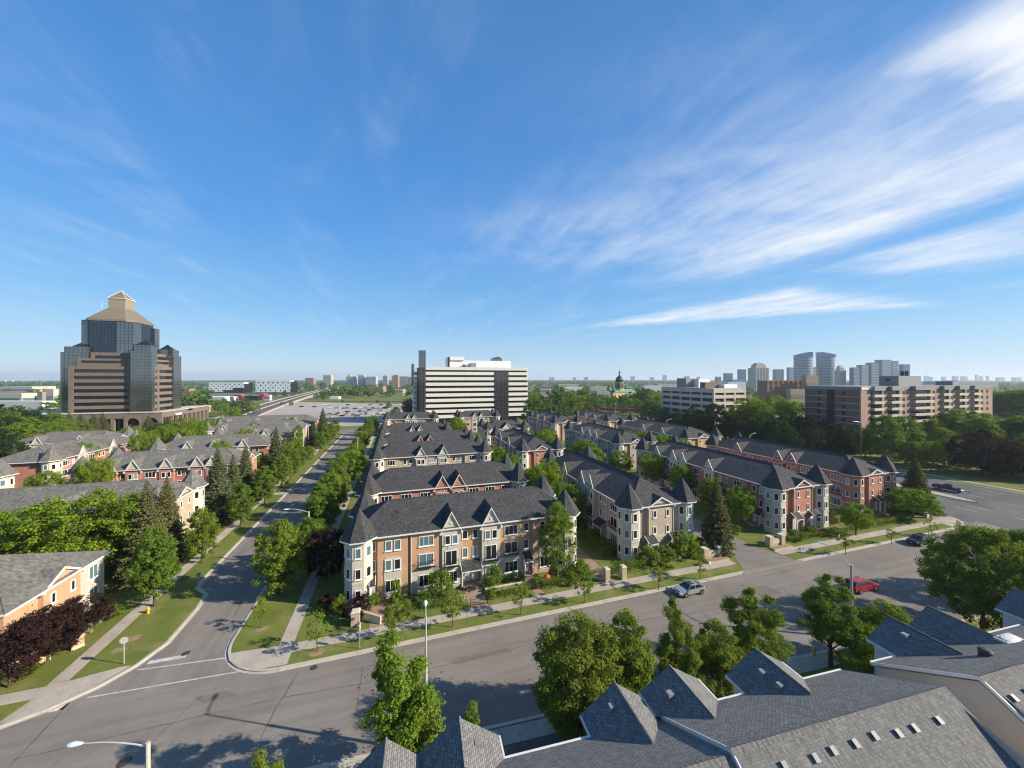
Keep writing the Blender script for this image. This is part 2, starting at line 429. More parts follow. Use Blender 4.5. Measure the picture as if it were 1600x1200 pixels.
M['leaf_w'] = leafmat('leaf_blossom', (.42, .42, .28), .03, .4)
M['leaf_m'] = leafmat('leaf_maroon', (.046, .034, .024), .02, .5)
M['leaf_k'] = leafmat('leaf_dark_green', (.040, .070, .022), .015, .4)  # dark green of the evergreens themselves
M['leaf_y'] = leafmat('leaf_gold', (.42, .33, .02), .02, .3)
M['needle'] = leafmat('needle_green', (.112, .122, .046), .03, .5, .12)
M['needle_b'] = leafmat('needle_blue', (.098, .120, .058), .03, .5, .12)
# ------------------------------------------------------------------ ground, streets, pavements
def struct(name, mb, m): return tag(mb.build(name, m), kind='structure')
def arc(cx, cy, r, a0, a1, n=8): return [(cx + r * math.cos(R(a0 + (a1 - a0) * i / n)), cy + r * math.sin(R(a0 + (a1 - a0) * i / n))) for i in range(n + 1)]
def inset(pts, d):                                     # move every corner of a polygon (counter-clockwise) inwards
    out = []; n = len(pts)
    for i in range(n):
        p0, p1, p2 = Vector(pts[i - 1]), Vector(pts[i]), Vector(pts[(i + 1) % n])
        a = (p1 - p0).normalized(); b = (p2 - p1).normalized()
        na = Vector((-a.y, a.x)); nb = Vector((-b.y, b.x))
        k = (na + nb); k = k / max(.3, k.dot(na)) if k.length > 1e-5 else na
        q = p1 + k * d
        out.append((q.x, q.y))
    return out
ROAD = -0.14
def plain():
    mb = MB(); ring = [(2500 * math.cos(2 * PI * i / 48), 2500 * math.sin(2 * PI * i / 48)) for i in range(48)]
    outer = [(x * 4.2, y * 4.2) for x, y in ring]
    mb.poly([(x, y, -.6) for x, y in ring])
    for i in range(48):
        j = (i + 1) % 48
        mb.poly([(ring[i][0], ring[i][1], -.6), (outer[i][0], outer[i][1], -.6), (outer[j][0], outer[j][1], -.6), (ring[j][0], ring[j][1], -.6)])
    struct('ground', mb, M['plain'])
plain()
mb = MB(); mb.poly([(-420, 20, ROAD), (121, 20, ROAD), (121, 45.5, ROAD), (-420, 45.5, ROAD)]); struct('front_street', mb, M['asphalt'])
mb = MB(); mb.poly([(-30, 45.5, ROAD), (-9, 45.5, ROAD), (-17, 60, ROAD), (-17, 246, ROAD), (-30, 246, ROAD)]); struct('side_street', mb, M['asphalt_side'])
mb = MB(); mb.poly([(-420, 225.5, ROAD + .004), (-30, 225.5, ROAD + .004), (-30, 246, ROAD + .004), (-420, 246, ROAD + .004)]); mb.poly([(-17, 225.5, ROAD + .004), (121, 225.5, ROAD + .004), (121, 246, ROAD + .004), (-17, 246, ROAD + .004)]); struct('back_street', mb, M['asphalt'])
mb = MB(); mb.poly([(108, -300, ROAD - .006), (161, -300, ROAD - .006), (161, 900, ROAD - .006), (108, 900, ROAD - .006)]); struct('avenue', mb, M['asphalt_dark'])
def block(name, pts, kerb=True):
    mb = MB(); mb.prism(pts, -.6, 0, 0, bottom=False, top=False)
    ins = inset(pts, .30); n = len(pts)
    for i in range(n):
        j = (i + 1) % n
        mb.poly([(pts[i][0], pts[i][1], 0), (pts[j][0], pts[j][1], 0), (ins[j][0], ins[j][1], .004), (ins[i][0], ins[i][1], .004)])
    # concrete gutter apron at the foot of the kerb
    out = inset(pts, -.28)
    for i in range(n):
        j = (i + 1) % n
        mb.poly([(out[i][0], out[i][1], ROAD + .010), (out[j][0], out[j][1], ROAD + .010), (pts[j][0], pts[j][1], ROAD + .014), (pts[i][0], pts[i][1], ROAD + .014)])
    struct('kerb', mb, M['kerb'])
    g = MB(); g.poly([(x, y, .004) for x, y in ins]); struct(name, g, M['grass'])
east = [(-18.7, 226), (-18.7, 51.4)] + arc(-12.0, 51.4, 6.7, 180, 270, 9)[1:] + [(112.5, 44.7)] + arc(112.5, 52.2, 7.5, -90, 0, 8)[1:] + [(120, 226)]
block('lawn_east', east)
west = [(-420, 44.7), (-33.8, 44.7), (-31.2, 45.8), (-28.7, 47.6), (-26.9, 49.9), (-25.7, 53), (-25.7, 60), (-26.2, 63.5), (-28.2, 65.6), (-28.6, 68), (-28.6, 226), (-420, 226)]
block('lawn_west', west)
def nearkerb(x): return 32.1 - .067 * x
block('lawn_south', [(-420, -120), (112, -120), (112, 18), (106, 24.6), (48, nearkerb(48)), (-60, nearkerb(-60)), (-420, nearkerb(-60))])
block('lawn_avenue', [(160, -300), (420, -300), (420, 900), (160, 900)])
def sheet(name, polys, m, z=.008):
    mb = MB()
    for p in polys: mb.poly([(x, y, z) for x, y in p])
    return struct(name, mb, m)
def slabs(name, x0, y0, x1, y1, step=1.55, m='concrete', z=.03):   # pavement of separate bays with open joints
    mb = MB(); L = math.hypot(x1 - x0, y1 - y0); k = max(1, int(L / step)); w = 1.55
    ux, uy = (x1 - x0) / L, (y1 - y0) / L; nx, ny = -uy, ux
    for i in range(k):
        a, b = i * L / k + .015, (i + 1) * L / k - .015
        q = [(x0 + ux * a, y0 + uy * a), (x0 + ux * b, y0 + uy * b), (x0 + ux * b + nx * w, y0 + uy * b + ny * w), (x0 + ux * a + nx * w, y0 + uy * a + ny * w)]
        mb.prism(q, -.02, z, bottom=False)
    return struct(name, mb, M[m])
slabs('pavement', -11.6, 46.95, 54.2, 46.95)
slabs('pavement', 64.6, 46.95, 118, 46.95)
slabs('pavement', -11.55, 48.6, -11.55, 225)
slabs('pavement', -32.2, 49.5, -32.2, 225)
slabs('pavement', -120, 47.6, -33.7, 47.6)
slabs('pavement', 118, 52, 118, 226)
slabs('pavement', 165, -150, 165, 300)
sheet('corner_paving', [[(-18.2, 48.9), (-17.6, 47.6), (-16.2, 46.3), (-14.3, 45.35), (-12, 45.15), (-11.4, 45.15), (-11.4, 46.95), (-11.6, 48.55), (-13.1, 48.55)]], M['concrete'], .012)
sheet('corner_paving', [[(-33.75, 49.5), (-33.65, 47.4), (-34.3, 45.1), (-33.6, 45.1), (-31.5, 45.98), (-29.1, 47.7), (-27.4, 50.0), (-28.4, 50.1), (-31.9, 49.4)]], M['concrete'], .012)
sheet('corner_paving', [[(111, 45.1), (112.5, 45.1), (117, 47), (119.6, 52), (118, 53), (116.2, 53), (115, 50), (112, 48.3)]], M['concrete'], .012)
# lane into the houses, with flared apron
mb = MB(); mb.poly([(53.2, 44.55, .010), (65.6, 44.55, .010), (64.2, 47, .010), (63.2, 50, .010), (63.2, 103, .010), (56.6, 103, .010), (56.6, 50, .010), (55, 47, .010)])
mb.poly([(52.2, 44.2, ROAD + .02), (66.6, 44.2, ROAD + .02), (65.6, 44.56, .011), (53.2, 44.56, .011)]); struct('lane', mb, M['asphalt'])
sheet('lane', [[(29.5, 70), (34.5, 70), (34.5, 205), (29.5, 205)], [(-8, 70, ), (29, 70), (29, 73.5), (-8, 73.5)], [(-8, 97), (34, 97), (34, 103), (-8, 103)], [(-8, 122), (29, 122), (29, 127), (-8, 127)], [(-8, 172), (34, 172), (34, 200), (-8, 200)], [(52, 60), (56, 60), (56, 205), (52, 205)], [(88.5, 62), (97.5, 62), (97.5, 205), (88.5, 205)]], M['asphalt'], .009)
sheet('lane', [[(-36, 95), (-110, 95), (-110, 100), (-36, 100)], [(-36, 128), (-110, 128), (-110, 134), (-36, 134)]], M['asphalt'], .009)
sheet('pavement_link', [[(-32.2, 112), (-28.9, 112), (-28.9, 114), (-32.2, 114)], [(-13.1, 150), (-18.3, 150), (-18.3, 152), (-13.1, 152)]], M['concrete'], .014)
# brick walks up to the porches
sheet('brick_walk', [[(-3.3, 48.5), (-1.6, 48.5), (-1.6, 54), (-3.3, 54)], [(9.4, 48.5), (11.9, 48.5), (11.9, 53.5), (9.4, 53.5)], [(18.9, 48.5), (20.3, 48.5), (20.3, 54), (18.9, 54)], [(24.6, 48.5), (26.4, 48.5), (26.4, 52), (24.6, 52)], [(29.6, 48.5), (31.9, 48.5), (32.2, 68), (29.2, 68)]], M['paver'], .016)
# parking lot and fields beyond the houses
sheet('parking_lot', [[(-150, 262), (10, 262), (10, 470), (-128, 560)], [(96, 250), (118, 250), (118, 420), (96, 420)], [(10, 300), (118, 300), (118, 420), (10, 420)]], M['lot'], -.10)
sheet('field', [[(-420, 246), (-150, 246), (-150, 262), (-420, 262)], [(-150, 246.5), (118, 246.5), (118, 262), (-150, 262)], [(-128, 562), (200, 480), (240, 640), (-120, 760)], [(-185, 262), (-152, 262), (-140, 560), (-150, 640), (-178, 560)]], M['grass'], -.12)
mb = MB()
for i in range(26):
    for y in (285, 303, 342, 362): mb.poly([(-100 + i * 4.2, y, -.09), (-99.86 + i * 4.2, y, -.09), (-99.86 + i * 4.2, y + 5.5, -.09), (-100 + i * 4.2, y + 5.5, -.09)])
struct('parking_lines', mb, M['paint'])
# highway ramp climbing away behind the tower
rp = [(-120, 335), (-128, 400), (-140, 520), (-152, 680), (-166, 900), (-190, 1300)]
mb = MB(); wl = MB()
for i in range(len(rp) - 1):
    (xa, ya), (xb, yb) = rp[i], rp[i + 1]
    za, zb = [0.2, .4, 1.0, 1.8, 2.6, 3.0][i:i + 2]
    for (p, q, mm) in ((-13, 13, mb), ):
        mb.poly([(xa - 13, ya, za), (xa + 13, ya, za), (xb + 13, yb, zb), (xb - 13, yb, zb)])
    for s in (-13, 0, 13):
        for q in (wl,):
            q.poly([(xa + s - .3, ya, za), (xb + s - .3, yb, zb), (xb + s - .3, yb, zb + 1), (xa + s - .3, ya, za + 1)])
            q.poly([(xa + s + .3, ya, za + 1), (xb + s + .3, yb, zb + 1), (xb + s + .3, yb, zb), (xa + s + .3, ya, za)])
            q.poly([(xa + s - .3, ya, za + 1), (xb + s - .3, yb, zb + 1), (xb + s + .3, yb, zb + 1), (xa + s + .3, ya, za + 1)])
    for s in (-13.1, 13.1): wl.poly([(xa + s, ya, -1), (xb + s, yb, -1), (xb + s, yb, zb), (xa + s, ya, za)])
struct('highway_ramp', mb, M['asphalt_dark'])
tag(wl.build('barrier_wall', M['concrete']), 'long pale concrete barrier walls lining the highway ramp by the dark tower', 'barrier')
# avenue median and markings
md = [(137.6, 900), (137.6, 62)] + [(138.0, 54.5), (139.2, 52.2), (140.2, 54.5)] + [(141.4, 62), (141.4, 900)]
mb = MB(); mb.prism(md, -.5, .02, bottom=False); struct('median', mb, M['concrete'])
mb = MB()
Z = ROAD + .012
def dash(x0, y0, x1, y1, w=.14):
    d = Vector((x1 - x0, y1 - y0)).normalized() * w / 2; n = (-d.y, d.x)
    mb.poly([(x0 + n[0], y0 + n[1], Z), (x0 - n[0], y0 - n[1], Z), (x1 - n[0], y1 - n[1], Z), (x1 + n[0], y1 + n[1], Z)])
for x in (146.5, 151.5, 156):
    for k in range(40): dash(x, -90 + k * 9, x, -87 + k * 9, .16)
for x in (127.5, 132.5):
    for k in range(24): dash(x, 60 + k * 9, x, 63 + k * 9, .16)
for x, ya, yb in ((129.6, 52.4, 48.7), (133.6, 51.9, 48.3), (137.4, 48.6, 45.2), (132.0, 44.0, 40.6)): dash(x, ya, x, yb, .16)
dash(117.8, 46.5, 118.6, 18, .18); dash(114.2, 44.3, 115.6, 18, .18)
a, b = spot(136, 1088), spot(382, 1046); dash(a[0], a[1], b[0], b[1], .16)
a, b = spot(214, 1045), spot(355, 1026); dash(a[0], a[1], b[0], b[1], .16)
a, b = spot(231, 1033.5), spot(291, 1023); dash(a[0], a[1], b[0], b[1], .55)
struct('road_markings', mb, M['paint'])
def seams():
    mb = MB()
    def run(pts, w=.055):
        w *= .8
        q = [spot(*p) for p in pts]; out = [q[0]]
        for i in range(len(q) - 1):
            n = max(2, int(math.hypot(q[i + 1][0] - q[i][0], q[i + 1][1] - q[i][1]) / .8))
            for k in range(1, n + 1):
                t = k / n; out.append((q[i][0] + (q[i + 1][0] - q[i][0]) * t + random.uniform(-.04, .04), q[i][1] + (q[i + 1][1] - q[i][1]) * t + random.uniform(-.04, .04)))
        z = ROAD + .008
        for i in range(len(out) - 1):
            d = Vector((out[i + 1][0] - out[i][0], out[i + 1][1] - out[i][1]))
            if d.length < 1e-4: continue
            d.normalize(); ww = w * random.uniform(.5, 1.3) / 1.0; n = (-d.y * ww, d.x * ww)
            mb.poly([(out[i][0] + n[0], out[i][1] + n[1], z), (out[i][0] - n[0], out[i][1] - n[1], z), (out[i + 1][0] - n[0], out[i + 1][1] - n[1], z), (out[i + 1][0] + n[0], out[i + 1][1] + n[1], z)])
    run([(15, 1195), (110, 1095)]); run([(20, 1185), (170, 1150), (300, 1120), (440, 1088), (600, 1060), (870, 995), (1000, 968), (1150, 945)], .04)
    run([(240, 1155), (310, 1088)], .03); run([(408, 1150), (430, 1105), (444, 1085), (466, 1048)], .06)
    run([(566, 1040), (561, 1080), (556, 1115)], .03); run([(838, 975), (852, 1000), (866, 1022)], .025)
    run([(1075, 933), (1098, 955), (1125, 978)], .04); run([(1192, 900), (1240, 930), (1262, 945)], .06)
    run([(1000, 968), (1120, 940)], .03); run([(364, 965), (395, 900), (430, 845), (470, 780)], .03)
    run([(765, 1075), (830, 1060)], .03); run([(1350, 866), (1460, 888)], .025)
    struct('road_seam', mb, M['tar'])
seams()
M['patch'] = ground('road_patch', [(.150, .131, .113), (.175, .153, .132), (.135, .119, .105)], (.4, .9, 7), fine=.15)
def patch(pts):
    q = [spot(*p) for p in pts]; mb = MB(); out = []
    for i in range(len(q)):
        (xa, ya), (xb, yb) = q[i], q[(i + 1) % len(q)]
        for k in range(4): out.append((xa + (xb - xa) * k / 4 + random.uniform(-.07, .07), ya + (yb - ya) * k / 4 + random.uniform(-.07, .07), ROAD + .005))
    mb.poly(out[::-1] if False else out); struct('road_patch', mb, M['patch'])
patch([(318, 1096), (372, 1083), (352, 1077), (300, 1088)]); patch([(712, 1037), (802, 1016), (790, 1010), (700, 1030)]); patch([(1192, 932), (1222, 925), (1196, 912), (1168, 918)]); patch([(410, 853), (436, 850), (440, 828), (418, 830)])
def oil(px, py, r):
    x, y = spot(px, py); mb = MB(); mb.poly([(x + r * random.uniform(.6, 1.3) * math.cos(2 * PI * i / 14), y + r * .6 * random.uniform(.6, 1.3) * math.sin(2 * PI * i / 14), ROAD + .006) for i in range(14)]); struct('oil_stain', mb, M['tar'])
for a_ in ((893, 970, .5), (955, 958, .16), (770, 987, .14), (905, 964, .2), (1412, 915, .3), (1345, 960, .25), (690, 1048, .2), (560, 1072, .18)): oil(*a_)
def cover(px, py, r=.42):
    x, y = spot(px, py); mb = MB(); mb.lathe(x, y, [(r + .12, ROAD + .002), (r + .1, ROAD + .014), (r, ROAD + .016), (r - .05, ROAD + .02), (0, ROAD + .02)], 20)
    return mb
tag(cover(194, 1188, .36).build('manhole_cover', M['iron']), 'round iron manhole cover in the road below the white lamp arm', 'manhole')
tag(cover(290, 1019, .30).build('manhole_cover', M['iron']), 'dark manhole cover beside the white stop line', 'manhole')
tag(cover(376, 876, .32).build('manhole_cover', M['iron']), 'dark manhole cover in the shade on the side street', 'manhole')
tag(cover(490, 1041, .26).build('drain_grate', M['iron']), 'rusty drain grate against the kerb near the corner lawn', 'drain')
for k, (px, py, r) in enumerate([(206, 998, 1.0), (408, 983, .8), (497, 1019, .9), (186, 1016, .7)]):
    x, y = spot(px, py); mb = MB(); mb.poly([(x + r * random.uniform(.7, 1.2) * math.cos(a), y + r * .7 * random.uniform(.7, 1.2) * math.sin(a), .009 + .001 * k) for a in [2 * PI * i / 14 for i in range(14)]]); struct('bare_soil', mb, M['dirt'])

# ------------------------------------------------------------------ townhouse rows
WIN = {}
def window_meshes(w, h, lights, pane):
    k = (w, h, lights, pane)
    if k in WIN: return WIN[k]
    f = MB(); t = .085; d0, d1 = -.07, .02
    f.box(-w / 2, d0, 0, w / 2, d1, t); f.box(-w / 2, d0, h - t, w / 2, d1, h)
    f.box(-w / 2, d0, t, -w / 2 + t, d1, h - t); f.box(w / 2 - t, d0, t, w / 2, d1, h - t)
    for i in range(1, lights):
        x = -w / 2 + w * i / lights; f.box(x - .035, d0 + .01, t, x + .035, d1, h - t)
    f.box(-w / 2 - .08, d0 - .06, -.10, w / 2 + .08, d1, 0)
    p = MB(); p.poly([(-w / 2 + t, -.018, t), (w / 2 - t, -.018, t), (w / 2 - t, -.018, h - t), (-w / 2 + t, -.018, h - t)])
    if pane == 'glass_b':                               # half drawn curtains inside
        pass
    WIN[k] = (f.mesh('window_frame', M['frame']), p.mesh('window_pane', M[pane]))
    return WIN[k]
wr = random.Random(11)
def window(par, x, y, z, rz, w, h, lights=2, pane=None):
    pane = pane or wr.choice(['glass'] * 6 + ['curtain', 'glass_b', 'glass_b'])
    a, b = window_meshes(w, h, lights, pane)
    o = put('window', a, par, (x, y, z), rz); put('pane', b, o)
    return o
DOOR = {}
def door(par, x, y, z, rz):
    if not DOOR:
        d = MB(); d.box(-.46, -.05, 0, .46, .02, 2.1); 
        for zz in (.25, 1.15): 
            for xx in (-.3, .06): d.box(xx, -.07, zz, xx + .24, -.05, zz + .7)
        DOOR['d'] = d.mesh('door', M['door']); h = MB(); h.tube((.36, -.05, 1.0), (.36, -.12, 1.0), .03); DOOR['h'] = h.mesh('handle', M['black'])
    o = put('door', DOOR['d'], par, (x, y, z), rz); put('handle', DOOR['h'], o); return o
def railing(par, x, y, z, rz, w, d=.55, h=.95):
    k = ('rail', w)
    if k not in WIN:
        m = MB(); m.box(-w / 2, -d, -.08, w / 2, 0, 0)
        for a in ((-w / 2, -d, w / 2, -d + .04), (-w / 2, -d, -w / 2 + .04, 0), (w / 2 - .04, -d, w / 2, 0)): m.box(a[0], a[1], h - .05, a[2], a[3], h)
        n = int(w / .14)
        for i in range(n + 1): m.box(-w / 2 + i * w / n - .012, -d, 0, -w / 2 + i * w / n + .012, -d + .024, h)
        WIN[k] = m.mesh('balcony_railing', M['black'])
    return put('balcony_railing', WIN[k], par, (x, y, z), rz)
def porch(par, x, y, rz, w, zt, roofm, deep=1.5):
    """lean-to porch roof on two white posts, in the wall's own frame"""
    r = MB(); e = zt - .85
    r.poly([(-w / 2, -deep, e), (w / 2, -deep, e), (w / 2, 0, zt), (-w / 2, 0, zt)]); r.poly([(-w / 2, 0, zt - .12), (w / 2, 0, zt - .12), (w / 2, -deep, e - .12), (-w / 2, -deep, e - .12)])
    r.poly([(-w / 2, -deep, e - .12), (w / 2, -deep, e - .12), (w / 2, -deep, e), (-w / 2, -deep, e)])
    for s in (-w / 2, w / 2): r.poly([(s, -deep, e - .12), (s, -deep, e), (s, 0, zt), (s, 0, zt - .12)])
    o = r.build('porch_roof', roofm, par, loc=(x, y, 0), rz=rz)
    p = MB(); p.box(-w / 2 + .02, -deep - .03, e - .30, w / 2 - .02, -deep + .10, e - .13)
    for s in (-w / 2 + .12, w / 2 - .12): p.box(s - .09, -deep + .0, 0, s + .09, -deep + .16, e - .30)
    for s in (-w / 2, w / 2): p.path([(s, -deep - .02, e + .03), (s, -.0, zt + .03)], [.06, .06], 4)
    p.build('porch_posts', M['trim'], par, loc=(x, y, 0), rz=rz)
    st = MB(); st.box(-w / 2, -deep, -.05, w / 2, -.02, .45); st.box(-.9, -deep - .3, -.05, .9, -deep, .30); st.box(-.9, -deep - .6, -.05, .9, -deep - .3, .15)
    st.build('porch_steps', M['paver'], par, loc=(x, y, 0), rz=rz)
def gable(mb, tr, cx, cy, tx, ty, w, e, ha, yf, yb, wallm, over=.22):
    """cross gable: wall triangle in mb, roof planes in mb, rake boards in tr. (tx,ty) runs along the wall, outward is its right hand normal"""
    nx, ny = ty, -tx
    def P(a, o, z): return (cx + tx * a + nx * o, cy + ty * a + ny * o, z)
    s = (ha - e) / w
    eo = e - s * over
    mb.poly([P(-w - over, yf + over, eo), P(0, yf + over, ha), P(0, -yb, ha), P(-w - over, -.3, eo)], 1)
    mb.poly([P(0, yf + over, ha), P(w + over, yf + over, eo), P(w + over, -.3, eo), P(0, -yb, ha)], 1)
    mb.poly([P(-w, yf, e), P(w, yf, e), P(0, yf, ha - .06)], wallm)
    for sgn in (-1, 1):
        a0, z0, z1 = sgn * (w + over), eo, ha
        tr.poly([P(a0, yf + over + .03, z0 - .20), P(0, yf + over + .03, z1 - .24), P(0, yf + over + .03, z1 + .03), P(a0, yf + over + .03, z0 + .06)][::sgn])
        tr.poly([P(a0, yf + over + .03, z0 + .06), P(0, yf + over + .03, z1 + .03), P(0, yf + over - .08, z1 + .03), P(a0, yf + over - .08, z0 + .06)][::sgn])
        tr.poly([P(a0, yf + over + .03, z0 - .20), P(0, yf + over + .03, z1 - .24), P(0, yf - .0, z1 - .24), P(a0, yf - .0, z0 - .20)][::sgn])
        tr.box(*[min(P(a0 - .16, yf - .1, 0)[i], P(a0 + .16, yf + over + .05, 0)[i]) for i in (0, 1)], z0 - .30, *[max(P(a0 - .16, yf - .1, 0)[i], P(a0 + .16, yf + over + .05, 0)[i]) for i in (0, 1)], z0 - .02)
def hip_roof(mb, L, W, e, rg, ov, hl, hr, m=0):
    a, b, c, d = (-ov, -ov, e), (L + ov, -ov, e), (L + ov, W + ov, e), (-ov, W + ov, e)
    p, q = (hl, W / 2, rg), (L - hr, W / 2, rg)
    mb.poly([a, b, q, p], m); mb.poly([c, d, p, q], m)
    mb.poly([d, a, p], m); mb.poly([b, c, q], m)
    mb.poly([(x, y, z - .14) for x, y, z in (d, c, b, a)], m)
def row(label, x, y, rz, L, W, brick, roofm, bays, turrets=('fl', 'fr', 'bl', 'br'), ends='', eave=9.0, ridge=12.2, group=None, stone='stone', tstone=None, detail=2, endstyle='gable', tr_h=13.0, stone_end=False):
    t = thing('townhouse_row', label, 'townhouses', (x, y, 0), rz, group)
    bm, st, rm = M[brick], M[stone], M[roofm]
    ts = M[tstone or stone]
    stones = []; wall = MB(); roof = MB(); trim = MB(); gut = MB(); storeys = [4.05, 6.75] if eave > 8 else [4.2]
    wall.box(.35, .45, -.3, L - .35, W - .35, eave, bottom=False, top=False)
    sl = (ridge - eave) / (W / 2 + .45)
    hl = hr = W / 2 * .92
    hip_roof(roof, L, W, eave, ridge, .45, hl, hr)
    ov = .45
    for (x0, y0, x1, y1) in ((-ov - .1, -ov - .1, L + ov + .1, -ov + .02), (-ov - .1, W + ov - .02, L + ov + .1, W + ov + .1), (-ov - .1, -ov + .02, -ov + .02, W + ov - .02), (L + ov - .02, -ov + .02, L + ov + .1, W + ov - .02)):
        gut.box(x0, y0, eave - .17, x1, y1, eave + .015)
    top2 = eave - 2.25
    for (a, b, typ) in bays:
        c, w = (a + b) / 2, b - a
        if typ == 'B':
            wall.box(a, 0, -.3, b, .6, eave - .15, bottom=False, top=False)
            if detail > 1: stone_mb = MB(); stones.append(stone_mb); stone_mb.box(a - .03, -.04, -.3, b + .03, .5, 3.25, bottom=False)
            ww = min(2.1, w - .8)
            window(t, c, -.02, top2, 0, ww, 1.45, 3 if ww > 1.9 else 2)
            if eave > 8:
                window(t, c, -.02, top2 - 2.85, 0, ww, 1.75, 2)
                if detail > 1: railing(t, c, -.02, top2 - 2.95, 0, ww + .3, .45, .9)
            if detail: window(t, c, -.05, .95, 0, ww, 1.7, 3)
        elif typ == 'P':                                   # plain bay with two paired windows and an arched stone panel
            wall.box(a, 0, -.3, b, .6, eave - .15, bottom=False, top=False)
            if detail > 1:
                stone_mb = MB(); stones.append(stone_mb); stone_mb.box(c - 1.2, -.05, .4, c + 1.2, .5, 5.6, bottom=False); stone_mb.box(c - .95, -.05, 5.6, c + .95, .5, 5.85, bottom=False)
            for s in (-.62, .62):
                window(t, c + s, -.02, top2, 0, .85, 1.45, 1)
                if eave > 8: window(t, c + s, -.06 if detail > 1 else -.02, top2 - 2.75, 0, .85, 1.5, 1)
            if detail: window(t, c, -.06, .95, 0, 2.0, 1.7, 3)
        elif typ in 'GKM':                                 # gabled bay: G stone, K brick, M brick with a stone gable
            mbw = MB() if typ == 'G' else wall
            if typ == 'G': stones.append(mbw)
            mbw.box(a, -.22, -.3, b, .6, eave - .02, bottom=False, top=False)
            ha = min(ridge - .35, eave + 2.45)
            gm = 3 if typ == 'K' else 2
            gable(roof, trim, c, 0, 1, 0, w / 2, eave - .1, ha, .22, (ha - eave) / sl - ov, gm)
            for s in (-.55, .55): window(t, c + s, -.24, top2 - .15, 0, .82, 1.35, 1)
            if eave > 8:
                window(t, c, -.24, top2 - 3.25, 0, 1.75, 2.2, 2)
                if detail > 1: railing(t, c, -.24, top2 - 3.3, 0, 2.2)
            if detail: window(t, c, -.24, .95, 0, 1.8, 1.7, 3)
            if detail > 1:
                q = MB(); q.prism(ngon(0, 0, .2, 8), 0, .05); ob = q.build('gable_vent', M['trim'], t, loc=(c, -.25, eave + .75)); ob.rotation_euler = (PI / 2, 0, 0)
                q = MB(); q.box(-.5, -.03, 0, .5, 0, .75); q.build('stone_panel', ts, t, loc=(c, -.225, top2 - 1.0))
        elif typ == 'R':
            for s in ((-.8, .8) if w > 2.6 else (0,)):
                window(t, c + s, .43, top2 + .05, 0, .85, 1.3, 1)
                if eave > 8: window(t, c + s, .43, top2 - 2.75, 0, .85, 1.5, 1)
            if detail > 1:
                for s in ((-.65, .65) if w > 2.6 else (0,)): door(t, c + s, .43, .45, 0)
                porch(t, c, .43, 0, min(w - .1, 3.3), 3.6, rm)
        if detail > 1 and typ in 'BG':
            q = MB(); q.tube((a + .02, -.12, 0), (a + .02, -.12, eave - .2), .05, n=6); q.build('downspout', M['trim'], t)
    # ends of the row
    for side in ends:
        ex, sg = (L, 1) if side == 'r' else (0, -1)
        trz = PI / 2 if side == 'r' else -PI / 2
        cy = W / 2
        x0, x1 = (L - .6, L + .12) if side == 'r' else (-.12, .6)
        gw = 2.55
        wall.box(x0, cy - gw, -.3, x1, cy + gw, eave - .15, bottom=False, top=False)
        ha = eave + (1.35 if endstyle == 'gable' else 1.0)
        # end roof plane rises (ridge-eave)/(hl+ov) per metre
        gable(roof, trim, ex, cy, 0, sg, gw, eave - .1, ha, .12, (ha - eave) / ((ridge - eave) / (hl + ov)) - ov, 3)
        for fl, z in enumerate([top2, top2 - 2.8] if eave > 8 else [top2, top2 - 2.9]):
            for s in (-1.35, 1.35): window(t, ex + sg * .14, cy + s, z + .05, trz, .62, 1.25, 1, 'glass')
            if W > 9.5:
                for s in (-(gw + .75), gw + .75): window(t, ex + sg * -.33, cy + s, z + .05, trz, .6, 1.2, 1, 'glass') if False else None
        if stone_end:                                     # stone corner bay with a window on each floor
            q = MB(); q.box(L - .6, W - 4.3, -.3, L + .14, W - .35, eave - .05, bottom=False); q.build('stone_bay', st, t)
            for z in (top2 - .1, top2 - 2.95): window(t, L + .16, W - 2.3, z, trz, 1.5, 1.75, 2, 'glass_b')
        if detail > 1:
            q = MB(); q.box(ex + sg * .13 - .02, cy - gw, 3.35, ex + sg * .13 + .02, cy + gw, 3.75); q.build('stone_band', ts, t)
            for s in (-gw, gw):
                q = MB(); q.tube((ex + sg * .17, cy + s, 0), (ex + sg * .17, cy + s, eave - .3), .05, n=6); q.build('downspout', M['trim'], t)
            for s in ((-2.5, 2.5) if endstyle == 'gable' else (0,)):
                porch(t, ex + sg * .12, cy + s, trz, 2.0, 3.9, rm, 1.3); door(t, ex + sg * .14, cy + s, .45, trz)
    # corner turrets
    for code in turrets:
        cxx = 1.2 if code[1] == 'l' else L - 1.2
        cyy = .6 if code[0] == 'f' else W - .6
        oc = ngon(cxx, cyy, 1.78 / math.cos(PI / 8), 8, PI / 8)
        q = MB(); q.prism(oc, -.3, eave + .1, bottom=False, top=False)
        if detail > 1: q.prism(ngon(cxx, cyy, 1.84 / math.cos(PI / 8), 8, PI / 8), 3.2, 3.5, bottom=True); q.prism(ngon(cxx, cyy, 1.82 / math.cos(PI / 8), 8, PI / 8), -.3, .7)
        tu = q.build('turret', ts, t)
        q = MB(); eo = ngon(cxx, cyy, 2.35 / math.cos(PI / 8), 8, PI / 8); q.cone(eo, eave + .12, (cxx, cyy, tr_h)); q.poly([(p[0], p[1], eave + .10) for p in reversed(eo)])
        q.build('turret_roof', rm, tu)
        q = MB(); q.prism(ngon(cxx, cyy, 2.40 / math.cos(PI / 8), 8, PI / 8), eave - .06, eave + .11); q.build('gutter', M['trim'], tu)
        fs = {'fl': (-90, -135, -45, 180), 'fr': (-90, -45, 0, -135), 'bl': (180, 135), 'br': (0, 45, -45)}[code]
        if detail == 0: fs = fs[:2]
